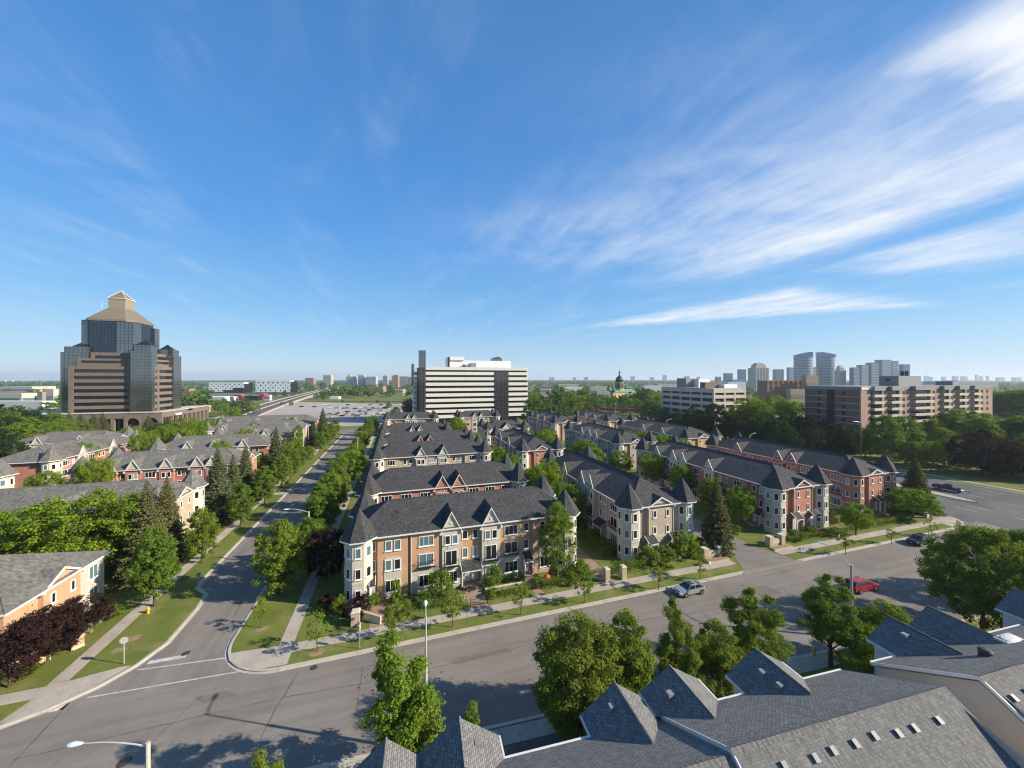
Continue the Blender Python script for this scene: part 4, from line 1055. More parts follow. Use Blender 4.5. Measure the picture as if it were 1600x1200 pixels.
plant(NEAR['maple1'], 'maple_tree', 'tip of a young green tree at the bottom edge left of centre', 'tree', -8.1, 26.2, 8.3, 3.0)
plant(NEAR['maple1'], 'young_maple', 'thin yellow-green shoots rising behind the lowest slate gable', 'tree', 4.6, 25.0, 8.5, 2.6)
plant(NEAR['dense'], 'dense_tree', 'dark round tree behind the massive one at the right edge', 'tree', 84, 27, 9.6, 8.5)
GB = 'boulevard trees along the side street'
def onk(i): return ['first', 'second', 'third', 'fourth', 'fifth', 'sixth', 'seventh', 'eighth', 'ninth', 'tenth', 'eleventh', 'twelfth', 'thirteenth', 'fourteenth'][i]
wl = [(-31.599999999999998, 62.2, 10.8, 5.9), (-31.4, 74.5, 9.2, 4.6), (-31.2, 90, 9.4, 5.2), (-31.2, 104.5, 9.5, 5.4), (-31.4, 119, 9.3, 5.1), (-31.2, 128, 10, 5.4), (-31.2, 138, 9.6, 5.2), (-31.2, 152, 6.2, 3.6), (-31.2, 172, 9, 4.9), (-31.2, 184, 9.5, 5.2), (-31.2, 199, 9.4, 5.1), (-31.2, 213, 10, 5.2)]
for i, (x, y, h, w) in enumerate(wl): plant(MIDP[i % 3], 'boulevard_tree', f'boulevard tree left of the side street, {onk(i)} from the front street', 'tree', x, y, h, w, GB)
el = [(-16.2, 60.0, 10.6, 6.2), (-13.2, 64.8, 9.4, 5.8), (-14.2, 80, 10.2, 6.6), (-14.0, 88, 10.4, 6.6), (-14.0, 96, 10.6, 7.0), (-13.0, 111, 10.8, 10.5), (-14.0, 126, 8.6, 7.6), (-14.4, 139, 8.0, 6.6), (-14.4, 151, 8.4, 6.4), (-14.2, 168, 9.0, 6.4), (-15, 184, 9.6, 6), (-14, 200, 11.4, 6.4), (-12, 214, 11, 6)]
for i, (x, y, h, w) in enumerate(el): plant(BRIGHT[1] if i in (5, 7, 9) else MIDP[(i + 1) % 3], 'boulevard_tree', f'boulevard tree right of the side street, {onk(i)} from the corner lawn', 'tree', x, y, h, w, GB)
plant(DARKP[0], 'dark_tree', 'dark purplish tree overhanging the pavement beside the first turret', 'tree', -10.3, 62.5, 8.0, 6.4)
# spruces
for i, (x, y, h, w, k, l) in enumerate([
    (-37.2, 71.4, 15.2, 6.8, 0, 'tall spruce, the nearer one of the pair beside the tan gable end'), (-37.2, 76.6, 14.6, 6.4, 2, 'tall spruce, the farther one of the pair beside the tan gable end'),
    (-37, 94.4, 16.4, 7.4, 1, 'bluish spruce, left one of three in front of the six gabled row'), (-36.4, 100.5, 13.4, 6.4, 2, 'shorter spruce, middle one of three in front of the six gabled row'), (-36.4, 108, 14.8, 6.2, 0, 'dark spruce, right one of three in front of the six gabled row'),
    (-36.6, 133, 16.2, 7.6, 2, 'broad spruce above the boulevard, just past the peach gable end'), (-36, 206, 16.4, 8.4, 0, 'tall dark spruce at the far end of the side street'), (-37, 190, 11.5, 6, 1, 'smaller spruce in front of the far tall spruce'),
    (54.9, 51.6, 13.2, 6.6, 2, 'tall spruce beside the lane entrance, against the tan row'), (116.2, 53.2, 12.4, 7.8, 0, 'dark broad spruce at the avenue corner'), (89.0, 56.2, 9.6, 6.2, 0, 'dark spruce in the gap between the two red rows'),
    (-108, 182, 12, 6, 0, 'spruce standing below the arches of the dark tower'), (-100, 160, 10, 6, 2, 'short dark spruce among the grey roofs'), (-84, 164, 11, 6.6, 0, 'dark spruce left of the cone turret'), (-64, 175, 10, 6, 1, 'spruce in front of the cone turret row')]):
    plant(SPR[k], 'spruce_tree', l, 'spruce', x, y, h, w)
for i, (px, h_) in enumerate([(62, 11), (78, 12.5), (92, 10), (108, 11), (126, 9.5), (146, 9), (160, 10.5), (262, 8), (232, 8.5)]):
    x, y = far(px, 196 + (i % 3) * 4); plant(SPR[i % 3], 'spruce_tree', 'dark spruce in the belt of trees in front of the dark tower', 'spruce', x, y, h_ + 2.5, 8, 'spruces in front of the dark tower')
for i in range(12):
    px = [36, 60, 70, 82, 96, 108, 120, 133, 150, 165, 22, 48][i]; d = [125, 140, 128, 165, 150, 170, 158, 172, 178, 182, 112, 150][i]
    x, y = far(px, d); plant(SPR[i % 3], 'spruce_tree', 'dark spruce in the belt of trees in front of the dark tower', 'spruce', x, y, vr.uniform(9.5, 13.5), vr.uniform(6, 8), 'spruces in front of the dark tower')
# saplings on the front boulevard
GS = 'young trees along the front pavement'
for i, (px, py, h, l, k) in enumerate([(408, 981, 3.8, 'thin young tree alone on the corner lawn', 2), (496, 1018, 4.4, 'young tree in a ring of bare soil at the corner of the pavement', 2), (615, 997, 4.6, 'young round tree, first to the right of the no-parking sign', 0), (707, 980, 4.6, 'young round tree left of the iron gate', 0),
    (814, 961, 4.6, 'young oval tree in front of the long hedge', 1), (913, 942, 4.4, 'young round tree before the stone pillars', 0), (1029, 921, 4.3, 'young round tree left of the silver car', 0), (1094, 905, 4.5, 'young round tree above the silver car', 1), (1321, 865, 4.4, 'young tree by the white notice board', 0), (1393, 850, 3.2, 'small young tree near the dark parked car', 1), (1455, 838, 3.6, 'thin young tree at the avenue corner', 2)]):
    x, y = spot(px, py); plant(SAP[k], 'young_tree', l, 'tree', x, y, h, None, GS)
plant(NEAR['birch'], 'slender_tree', 'tall slender light green tree hiding the right end of the orange brick row', 'tree', 23.8, 51.9, 12.4, 6.4)
# trees in the yards between the rows
GY = 'yard trees between the dark roofed rows'
yard = [(31.5, 75, 13.2, 8.5), (33.6, 68.5, 9.4, 7.5), (31, 84, 9, 7), (31.5, 104, 9, 7.5), (30.5, 113, 9.2, 7.5), (31.5, 122, 8.2, 6.6), (30, 148, 9.5, 7), (29, 182, 10.5, 9), (30, 192, 11, 9.5), (45, 191, 8, 6.6), (58.5, 101, 9.6, 8), (61, 110, 10.4, 9), (63.5, 118, 9.0, 7.6), (66.5, 98, 8.8, 7), (56, 132, 8.5, 7.6), (60, 142, 9.5, 9), (64, 150, 9, 8), (59.5, 166, 8, 7), (70, 88.0, 9.6, 7.5), (70.5, 77, 9, 6.6), (68.8, 66, 8.4, 6), (93.5, 113, 10.5, 9), (97, 106, 9.5, 7.6), (94.5, 122, 10, 8.5), (98, 130, 9, 8), (92, 140, 9, 8), (-2, 101, 6, 5), (67.5, 57.5, 9.0, 5.6), (100.5, 162, 8, 8)]
for i, (x, y, h, w) in enumerate(yard): plant((BRIGHT + [MIDP[1]])[i % 3], 'yard_tree', 'bright leafy tree rising between the dark roofed townhouse rows', 'tree', x, y, h, w, GY)
plant(GOLD[0], 'gold_tree', 'golden yellow leaved tree below the white banded office', 'tree', 64, 192, 9, 8.5)
plant(GOLD[0], 'gold_tree', 'yellowish tree beside the parked cars far behind the rows', 'tree', 106, 214, 7, 9)
plant(BRIGHT[1], 'maple_tree', 'bright young tree before the red end wall with grey turret', 'tree', 87.0, 48.6, 6.4, 5.2)
plant(BRIGHT[1], 'maple_tree', 'bright round tree on the corner lawn below the dark spruce', 'tree', 109.5, 50.6, 6.4, 9.0)
# west yards
for i, (x, y, h, w, k) in enumerate([(-45, 72.0, 14.2, 13.5, 0), (-54.5, 75, 11.4, 11, 0), (-72, 73, 9, 10, 1), (-46, 76, 8.6, 8, 1), (-70, 107, 8, 7, 1), (-84, 122, 8, 7, 1), (-76, 131, 9, 9, 1), (-62, 133, 9, 9, 0), (-50, 136, 9, 10, 0), (-43, 135, 8, 8, 1), (-58, 158, 9, 9, 1), (-66, 178, 9.5, 9, 1), (-88, 176, 11, 12, 1), (-95, 188, 10, 11, 0), (-110, 200, 9, 9, 1), (-48, 205, 9, 9, 0), (-76, 130, 6, 6, 1), (-120, 135, 9, 9, 1), (-112, 122, 10, 10, 1), (-135, 150, 9, 10, 0), (-128, 118, 8, 9, 1), (-37.5, 163, 13, 4.2, 1), (-37, 150, 8.4, 6, 1)]):
    nm = ['spreading lime green tree in front of the tan row, right of two', 'spreading lime green tree at the left edge, left of two'][i] if i < 2 else ('tall columnar green tree at the peach gable end' if i == 21 else None)
    plant(BRIGHT[k], 'yard_tree', nm or 'bright leafy tree among the grey roofed townhouse rows', 'tree', x, y, h, w, None if nm else 'yard trees among the grey roofed rows')
for i, (px, d, yt, w) in enumerate([(6, 118, 668, 11), (30, 126, 660, 10), (55, 134, 655, 10), (12, 140, 652, 11), (80, 140, 658, 10), (40, 150, 648, 11), (68, 158, 648, 10), (100, 152, 655, 9), (15, 168, 642, 12), (48, 176, 640, 11), (85, 176, 645, 10), (112, 168, 652, 9), (-20, 150, 648, 12), (-30, 120, 660, 12), (130, 172, 655, 8)]):
    x, y = far(px, d); plant(DARKG[i % 2] if i % 3 == 0 else MIDP[i % 3], 'belt_tree', 'green tree in the dense belt left of and below the dark tower podium', 'tree', x, y, max(7, tall(x, y, yt)), w, 'belt of trees left of the dark tower')
for i, (px, d, yt, w) in enumerate([(150, 84, 712, 6), (132, 112, 690, 7), (225, 120, 672, 8), (283, 128, 668, 9), (305, 150, 657, 9), (345, 110, 688, 7), (330, 170, 652, 9), (262, 140, 664, 8), (382, 128, 668, 8), (400, 160, 660, 8), (352, 190, 648, 9), (300, 168, 655, 8), (205, 150, 664, 8), (372, 210, 645, 8), (440, 150, 668, 6), (455, 185, 652, 7)]):
    x, y = far(px, d); plant(BRIGHT[i % 2], 'yard_tree', 'bright leafy tree among the grey roofed townhouse rows', 'tree', x, y, max(6, tall(x, y, yt)), w, 'yard trees among the grey roofed rows')
# plum trees and planting at the lower left
for (x, y, h, w, k, l) in [(-37.2, 50.2, 6.2, 6.0, 0, 'dark plum tree at the left edge above the low brick wall'), (-36.6, 53.6, 5.8, 5.8, 1, 'dark plum tree, second from the left edge'), (-36.2, 57.4, 5.0, 5.2, 0, 'dark plum tree beside the white flowering bushes')]:
    plant(PLUM[k], 'plum_tree', l, 'tree', x, y, h, w)
x, y = spot(190, 960); plant(BUSH['g'], 'shrub', 'low bluish shrub along the pavement under the boulevard tree', 'shrub', x - 1.2, y, 1.6, 3.6)
for i, (px, py) in enumerate([(135, 992), (150, 978), (168, 960)]):
    x, y = spot(px, py); plant(BUSH['w'], 'flowering_shrub', f'white flowering shrub along the pavement edge, {onk(i)} from the low wall', 'shrub', x - .5, y + .2, 1.1, 2.0)
for i, (px, py, h, w) in enumerate([(12, 1050, 1.0, 2), (48, 1042, .8, 2)]):
    x, y = spot(px, py); plant(BUSH['g'], 'shrub', f'low green plant bed shrub before the low brick wall, {onk(i)} from the left', 'shrub', x + .6, y - .8, h, w)
# front garden shrubs and hedges
for i, (x, y, h, w, k, l) in enumerate([
    (-8.6, 54.0, 2.4, 3.2, 'p', 'maroon shrub left of the small green bush at the house corner'), (-5.1, 51.4, 3.0, 3.4, 'p', 'round maroon shrub behind the low pale wall'), (-7.3, 53.0, 2.2, 2.2, 'b', 'bright round bush between two maroon shrubs'), (-3.2, 53.0, 1.8, 2.0, 'g', 'green bush left of the first porch'),
    (5.7, 52.2, 4.2, 4.0, 'g', 'large round green bush in front of the second bay'), (3.6, 51.2, 2.0, 2.2, 'g', 'trimmed bush left of the large round bush'), (13.6, 52.3, 3.4, 2.8, 'g', 'upright green bush before the second gable'), (-.2, 53.0, 3.2, 1.5, 'b', 'narrow upright bush by the first triple window'),
    (1.0, 50.2, 1.6, 2.6, 'g', 'low bush behind the first young tree'), (27.3, 51.6, 2.4, 4.0, 'g', 'spreading bush at the right end of the orange row'), (35.8, 57.0, 2.6, 3.6, 'g', 'round bush beside the garden walk'), (35.9, 62, 2.4, 3.4, 'g', 'second round bush along the garden walk'), (35.8, 67, 2.4, 3.4, 'g', 'third round bush along the garden walk'),
    (39.8, 51.2, 3.0, 4.4, 'g', 'large dense bush at the corner of the tan row'), (43.0, 50.6, 2.6, 4.2, 'g', 'wide bush left of the twin porches'), (47.5, 51.4, 4.4, 4.6, 'b', 'tall leafy bush hiding the right porch of the tan row'), (51.5, 51.6, 2.6, 3.4, 'g', 'dark bush under the spruce'), (64.8, 56.5, 1.6, 2.6, 'g', 'low shrub along the lane edge'), (65.5, 62, 1.5, 2.6, 'g', 'low shrub farther up the lane'),
    (73.5, 50.6, 1.8, 3.2, 'g', 'dark shrub right of the stone entry wall'), (78, 51.2, 1.8, 3, 'g', 'dark shrub before the red end wall'), (96, 51.8, 2.0, 4, 'g', 'dark low shrub before the corner row'), (105.5, 50.0, 1.6, 3, 'g', 'dark shrub under the bright corner tree'), (19.9, 51.0, 1.4, 1.8, 'o', 'yellowish shrub by the third walk'), (10.9 + 2.2, 50.2, 1.2, 1.8, 'b', 'pale flowering bush at the gate'), (25.2, 49.9, 1.9, 2.2, 'g', 'bush behind the fourth young tree')]):
    plant(BUSH[k], 'shrub', l, 'shrub', x, y, h, w)
def hedge(label, x0, y0, x1, y1, h, seed, mat='leaf_c', name='hedge'):
    rng = np.random.default_rng(seed)
    vol = abs(x1 - x0) * abs(y1 - y0); n = int(min(9000, 130 * (abs(x1 - x0) + abs(y1 - y0)) * (h + .8)))
    P = np.stack([rng.uniform(x0, x1, n), rng.uniform(y0, y1, n), rng.uniform(.05, h, n)], 1)
    P[:, 2] = np.where(rng.random(n) < .5, h - np.abs(rng.normal(size=n)) * .08, P[:, 2])
    P += rng.normal(size=(n, 3)) * .05
    return tag(put(name, leaf_cloud(name, P, rng.uniform(.10, .19, n), mat, rng)), label, 'hedge')
hedge('clipped dark hedge left of the third walk, behind the pavement', 13.6, 49.4, 18.6, 50.6, 1.1, 1)
hedge('clipped dark hedge right of the third walk', 20.6, 49.4, 24.2, 50.8, 1.2, 2)
hedge('clipped hedge before the ground floor of the second bay', 3.0, 49.8, 9.0, 50.8, 1.0, 3)
hedge('long clipped hedge left of the stone gate pillars by the garden walk', 26.6, 49.6, 29.2, 50.8, 1.2, 4)
hedge('broad hedge right of the stone gate pillars', 32.8, 49.4, 38.4, 51.4, 1.5, 5)
hedge('long low hedge before the red end wall', 70.5, 49.6, 84.5, 50.8, 1.1, 6)
hedge('long low hedge between the two red rows along the pavement', 88.0, 49.4, 101.5, 50.8, 1.2, 7)
hedge('dense hedge along the garden walk beside the tan row', 33.2, 55.0, 35.2, 74, 1.7, 8)
hedge('hedge along the orange row front wall', 14, 53.0, 18.4, 53.9, 1.0, 9)
hedge('low ivy climbing the first turret wall', -7.2, 54.6, -6.7, 57.5, 5.2, 10)
# trees along the avenue and round the apartment block
GA = 'trees along the far side of the avenue'
for i, (px, d, ytop, w, k) in enumerate([(1085, 196, 632, 14, 'n'), (1120, 190, 630, 14, 'n'), (1060, 205, 640, 10, 'n'), (1150, 186, 640, 12, 'n'), (1200, 170, 617, 26, 'b'), (1168, 178, 628, 18, 'b'), (1235, 165, 640, 14, 'n'), (1255, 160, 650, 12, 'n'), (1185, 158, 650, 14, 'n'), (1215, 150, 655, 12, 'n'), (1290, 155, 655, 10, 'n'), (1312, 150, 660, 10, 'n'),
    (1382, 137, 648, 10, 'm'), (1412, 140, 650, 11, 'm'), (1352, 142, 668, 8, 'm'), (1456, 150, 655, 9, 'm'), (1500, 150, 640, 16, 'm'), (1535, 165, 645, 14, 'm'), (1575, 150, 655, 14, 'm'), (1600, 140, 650, 16, 'm'), (1640, 140, 640, 18, 'm'), (1560, 260, 612, 26, 'm'), (1590, 250, 610, 26, 'm'), (1625, 240, 605, 30, 'm'), (1475, 128, 668, 9, 'm'), (1530, 140, 652, 12, 'm'), (1480, 160, 645, 14, 'm'), (1620, 118, 676, 10, 'm'), (1680, 130, 650, 16, 'm'), (1720, 110, 660, 16, 'm'), (1335, 150, 668, 9, 'n'), (1270, 148, 668, 9, 'n'), (1140, 175, 650, 10, 'n'), (1100, 185, 648, 10, 'n'), (1040, 215, 650, 9, 'n'), (1165, 160, 660, 9, 'n'), (1235, 145, 668, 9, 'n'), (1455, 122, 690, 7, 'm'), (1475, 140, 678, 9, 'n'), (1508, 128, 684, 9, 'n'), (1560, 118, 686, 9, 'n'), (1610, 128, 676, 11, 'n'), (1650, 112, 690, 10, 'n'), (1700, 108, 690, 11, 'n'), (1760, 104, 690, 12, 'n'), (1590, 150, 660, 12, 'n'), (1425, 128, 690, 7, 'm')]):  # unseen trees past the right edge are added to shade the lawn
    x, y = far(px, d); h = tall(x, y, ytop)
    pr = dict(n=DARKG[i % 2], b=BRIGHT[i % 2], m=MIDP[1])[k]
    l = dict(n='dark dense evergreen along the far side of the avenue', b='great pale green spreading tree before the brown apartment block, ' + ('larger' if i == 4 else 'smaller') + ' of two', m='broad green tree in front of the brown apartment block')[k]
    plant(pr, 'avenue_tree', l, 'tree', x, y, h, w, None if k == 'b' else GA + (' evergreen' if k == 'n' else ''))
for (px, d, yt, w, l) in [(1535, 116, 672, 15, 'large dark maroon tree across the avenue'), (1590, 112, 690, 9, 'smaller dark tree beside the maroon tree at the right edge')]:
    x, y = far(px, d); plant(DARKP[0], 'dark_tree', l, 'tree', x, y, tall(x, y, yt), w)
# distant trees: individuals in the middle distance
GM = 'trees in the middle distance'
md_ = [(5, 200, 640), (25, 190, 634), (55, 185, 648), (20, 150, 655), (8, 140, 670), (40, 160, 662), (85, 160, 665), (0, 230, 632), (60, 240, 642), (75, 300, 628), (275, 190, 655), (292, 176, 652), (250, 186, 660), (305, 200, 660), (345, 320, 622), (365, 300, 626), (385, 330, 622), (360, 260, 634), (372, 330, 628), (340, 350, 628), (398, 320, 630), (430, 640, 612), (445, 620, 610), (458, 640, 613), (470, 700, 610), (455, 420, 626), (440, 430, 628), (495, 560, 614), (505, 540, 612), (488, 900, 602), (505, 900, 598), (520, 880, 600), (540, 860, 601), (555, 850, 603), (570, 840, 602), (590, 800, 604), (480, 1000, 598), (560, 1000, 600), (580, 950, 600), (610, 900, 602), (535, 470, 627), (567, 465, 627), (590, 455, 625), (618, 300, 636), (634, 420, 622), (640, 400, 624), (607, 380, 628), (617, 245, 640),
       (835, 240, 622), (848, 260, 618), (830, 300, 612), (865, 330, 610), (880, 300, 606), (895, 290, 612), (910, 300, 610), (925, 310, 616), (940, 330, 616), (958, 300, 622), (975, 320, 626), (990, 330, 622), (1005, 400, 606), (1015, 390, 608), (1022, 330, 612), (1030, 300, 620), (1000, 310, 628), (945, 420, 618), (862, 250, 632), (880, 262, 628), (905, 250, 636), (920, 245, 634), (1012, 250, 630), (1025, 240, 632), (1036, 230, 640), (985, 420, 612), (970, 560, 612)]
for i, (px, d, yt) in enumerate(md_):
    x, y = far(px, d); h = max(4, tall(x, y, yt)); plant(FARP[i % 3], 'distant_tree', 'rounded green tree standing in the middle distance beyond the townhouse rows', 'tree', x, y, h, h * vr.uniform(.8, 1.15), GM)
for i, (px, d, yt) in enumerate([(640, 310, 622), (635, 320, 626), (648, 300, 628)]):
    x, y = far(px, d); plant(DARKP[0], 'dark_tree', 'dark maroon tree at the left foot of the white banded office', 'tree', x, y, tall(x, y, yt), 9, 'dark trees by the banded office')
# the wooded plain that reads as one mass out to the horizon
def woods():
    rng = np.random.default_rng(99); P, S = [], []
    n = 9000
    a = rng.uniform(-1.12, 1.22, n) + YAW; d = 340 + 5600 * rng.random(n) ** 1.5
    x = np.sin(a) * d; y = np.cos(a) * d
    dep = x * DV[0] + y * DV[1]
    pxs = 800 + FPX * (x * RV[0] + y * RV[1]) / np.maximum(dep, 1)
    keep = (dep > 320) & (pxs > -150) & (pxs < 1750)
    keep &= ~((x > -180) & (x < 130) & (y < 640))            # lot, highway, office
    keep &= ~((x > -300) & (x < -110) & (y < 420))
    keep &= ~((x > 110) & (x < 330) & (y < 330))
    keep &= ~((np.abs(x + 120 + (y - 335) * .075) < 22) & (y < 1300))
    clear = np.sin(x * .009 + 1.0) * np.sin(y * .006) + .5 * np.sin(x * .021 + y * .013)
    keep &= (clear > -.45) | (d > 1500)
    keep &= ~((pxs > 330) & (pxs < 475) & (dep < 900))
    keep &= ~((pxs < 92) & (dep < 700))
    x, y, d = x[keep], y[keep], d[keep]
    a2 = rng.uniform(PI * .62, PI * 1.38, 1500) + YAW; d2 = 90 + 1500 * rng.random(1500) ** 1.4      # unseen woods behind the viewpoint, added for the tower glass to reflect
    x = np.concatenate([x, np.sin(a2) * d2]); y = np.concatenate([y, np.cos(a2) * d2]); d = np.concatenate([d, d2 + 700])
    for i in range(len(x)):
        k = 34 if d[i] < 900 else (20 if d[i] < 2000 else 12)
        w = rng.uniform(8, 15) * (1 if d[i] < 2000 else 1.9); h = rng.uniform(8, 15)
        q = rng.normal(size=(k, 3)); q /= np.linalg.norm(q, axis=1)[:, None]; q[:, 2] = np.abs(q[:, 2])
        q *= rng.uniform(.75, 1.05, size=(k, 1))
        P.append(np.stack([x[i] + q[:, 0] * w / 2, y[i] + q[:, 1] * w / 2, h * .25 + q[:, 2] * h * .75], 1)); S.append(np.full(k, w * .42) * rng.uniform(.6, 1.2, k))
    me = leaf_cloud('woods', np.concatenate(P), np.concatenate(S), 'leaf_f', rng, up=.2, aspect=.9)
    tag(put('woods', me), 'dense green woodland covering the plain out to the horizon', 'woods', kind='stuff')
woods()
# ------------------------------------------------------------------ vehicles
M['p_silver'] = flat('silver_paint', (.42, .45, .48), .22, .55, .6)
M['p_dark'] = flat('dark_paint', (.012, .013, .018), .18, .2, .6)
M['p_red'] = flat('red_paint', (.30, .010, .038), .2, .1, .6)
M['p_white'] = flat('white_paint', (.72, .72, .71), .25, 0, .6)
M['p_blue'] = flat('pale_blue_paint', (.20, .30, .40), .25, .3, .6)
M['p_grey'] = flat('grey_paint', (.16, .165, .17), .25, .4, .6)
M['tyre'] = flat('tyre_rubber', (.018, .018, .018), .85)
M['rim'] = flat('alloy_rim', (.45, .45, .46), .3, .8)
M['lamp'] = flat('headlight_lens', (.75, .78, .8), .1, 0, .8)
M['tail'] = flat('tail_light', (.35, .01, .01), .2)
CARS = {}
KIND = dict(
    sedan=dict(L=4.85, W=1.84, st=[(-2.42, .40, .70, .78), (-2.30, .30, .95, .88), (-1.6, .22, 1.02, .91), (-.6, .20, .98, .92), (.7, .20, .96, .92), (1.5, .22, .90, .91), (2.15, .26, .80, .86), (2.42, .36, .62, .74)], gh=(-1.95, -1.05, .25, 1.15, 1.44, .97), wb=(-1.40, 1.42), r=.335),
    suv=dict(L=4.6, W=1.86, st=[(-2.3, .45, .85, .80), (-2.2, .34, 1.08, .90), (-1.4, .28, 1.12, .93), (-.4, .26, 1.10, .93), (.8, .26, 1.08, .93), (1.5, .28, 1.02, .92), (2.1, .32, .92, .88), (2.3, .42, .72, .78)], gh=(-2.18, -1.75, .35, 1.12, 1.66, 1.09), wb=(-1.35, 1.38), r=.37),
    van=dict(L=5.1, W=1.98, st=[(-2.55, .42, .9, .86), (-2.45, .30, 1.06, .96), (-1.5, .24, 1.10, .99), (-.2, .22, 1.08, .99), (1.0, .22, 1.06, .99), (1.7, .25, 1.00, .97), (2.3, .30, .86, .92), (2.55, .40, .66, .82)], gh=(-2.44, -1.85, .15, 1.68, 1.58, 1.00), wb=(-1.5, 1.55), r=.36),
    pickup=dict(L=5.8, W=2.0, st=[(-2.9, .6, 1.0, .93), (-2.8, .45, 1.15, .99), (-1.2, .42, 1.15, 1.0), (.2, .40, 1.18, 1.0), (1.4, .40, 1.18, 1.0), (2.2, .42, 1.14, .98), (2.7, .46, 1.02, .95), (2.9, .56, .80, .88)], gh=(-.75, -.55, .9, 1.55, 1.88, 1.17), wb=(-1.85, 1.95), r=.42))
def car(kind, paint, label, cat, x, y, heading, group=None, z=ROAD + .02):
    if (kind, paint) in CARS:
        c = copy_tree(CARS[(kind, paint)]); c.location = (x, y, z); c.rotation_euler.z = heading
        c['label'] = label; c['category'] = cat
        if group: c['group'] = group
        elif 'group' in c: del c['group']
        return c
    k = KIND[kind]
    t = thing({'sedan': 'parked_car', 'suv': 'sport_utility_car', 'van': 'minivan', 'pickup': 'pickup_truck'}[kind], label, cat, (x, y, z), heading, group)
    b = MB(); rings = []
    for (sx, zb, zt, hw) in k['st']:
        rings.append([(sx, -hw * .86, zb), (sx, -hw, zb + .16), (sx, -hw * 1.0, zb + (zt - zb) * .62), (sx, -hw * .93, zt - .05), (sx, -hw * .80, zt), (sx, 0, zt + .03), (sx, hw * .80, zt), (sx, hw * .93, zt - .05), (sx, hw, zb + (zt - zb) * .62), (sx, hw, zb + .16), (sx, hw * .86, zb)])
    for i in range(len(rings) - 1):
        A, B = rings[i], rings[i + 1]
        for j in range(len(A)): 
            jj = (j + 1) % len(A); b.poly([A[j], A[jj], B[jj], B[j]][::-1])
    b.poly(rings[0]); b.poly(rings[-1][::-1])
    x0, x1, x2, x3, zr, zb = k['gh']; wb, wr = k['W'] / 2 * .89, k['W'] / 2 * .70
    base = [(x0, -wb, zb), (x3, -wb, zb - .02), (x3, wb, zb - .02), (x0, wb, zb)]
    top = [(x1, -wr, zr - .05), (x2, -wr, zr - .04), (x2, wr, zr - .04), (x1, wr, zr - .05)]
    for i in range(4):
        j = (i + 1) % 4; b.poly([base[i], base[j], top[j], top[i]])
    cr = [((x1 * .8 + x2 * .2), -wr * .82, zr), ((x1 * .25 + x2 * .75), -wr * .82, zr), ((x1 * .25 + x2 * .75), wr * .82, zr), ((x1 * .8 + x2 * .2), wr * .82, zr)]
    for i in range(4):
        j = (i + 1) % 4; b.poly([top[i], top[j], cr[j], cr[i]])
    b.poly(cr)
    if kind == 'pickup':
        b.box(-2.72, -.82, 1.0, -.85, .82, 1.2)
    body = b.build('body', M[paint], t, smooth=False)
    def glass(name, q, ins=.10, off=.012):
        q = [Vector(p) for p in q]; c = sum(q, Vector()) / 4; n = (q[1] - q[0]).cross(q[3] - q[0]).normalized()
        g = MB(); g.poly([c + (p - c) * (1 - ins) + n * off for p in q]); g.build(name, M['glass'], t)
    glass('windscreen', [base[1], base[2], top[2], top[1]]); glass('rear_window', [base[3], base[0], top[0], top[3]])
    ml = lambda p, q, f: tuple(p[i] * (1 - f) + q[i] * f for i in range(3))
    for (bb, be, te, tb) in ((base[0], base[1], top[1], top[0]), (base[2], base[3], top[3], top[2])):
        glass('side_window', [bb, ml(bb, be, .5), ml(tb, te, .5), tb]); glass('side_window', [ml(bb, be, .5), be, te, ml(tb, te, .5)])
    if kind == 'sedan':
        g = MB(); g.box(-.45, -.42, zr - .01, .2, .42, zr + .012); g.build('sunroof', M['glass'], t)
    for wx in k['wb']:
        for s in (-1, 1):
            yy = s * (k['W'] / 2 - .06); r = k['r']; wmb = MB()
            N = 18
            for (ra, ya, rb, yb) in ((r, -.11, r, .11), (r, .11 * s, r * .62, .115 * s), (r * .62, .115 * s, r * .6, .09 * s)):
                for i in range(N):
                    a, c2 = 2 * PI * i / N, 2 * PI * (i + 1) / N
                    wmb.poly([(ra * math.cos(a), ya, ra * math.sin(a)), (ra * math.cos(c2), ya, ra * math.sin(c2)), (rb * math.cos(c2), yb, rb * math.sin(c2)), (rb * math.cos(a), yb, rb * math.sin(a))])
            w = wmb.build('wheel', M['tyre'], t, loc=(wx, yy, r))
            q = MB()
            for i in range(5):
                a = 2 * PI * i / 5; q.poly([(0, .118 * s, 0), (r * .62 * math.cos(a - .24), .118 * s, r * .62 * math.sin(a - .24)), (r * .62 * math.cos(a + .24), .118 * s, r * .62 * math.sin(a + .24))])
            q.poly([(r * .6 * math.cos(2 * PI * i / N), .10 * s, r * .6 * math.sin(2 * PI * i / N)) for i in range(N)])
            q.build('rim', M['rim'], w)
            q = MB(); q.poly([((r + .07) * math.cos(PI * i / 12), 0, (r + .07) * math.sin(PI * i / 12)) for i in range(13)] + [(-(r + .07), 0, -.1), ((r + .07), 0, -.1)]); q.build('wheel_arch_shade', M['black'], t, loc=(wx, s * (k['W'] / 2 + .005), r))  # flat black disc paints the dark wheel well; the body has no opening
    xf, xb = k['st'][-1][0], k['st'][0][0]; zf, zk = k['st'][-2][2] - .12, k['st'][1][2] - .14
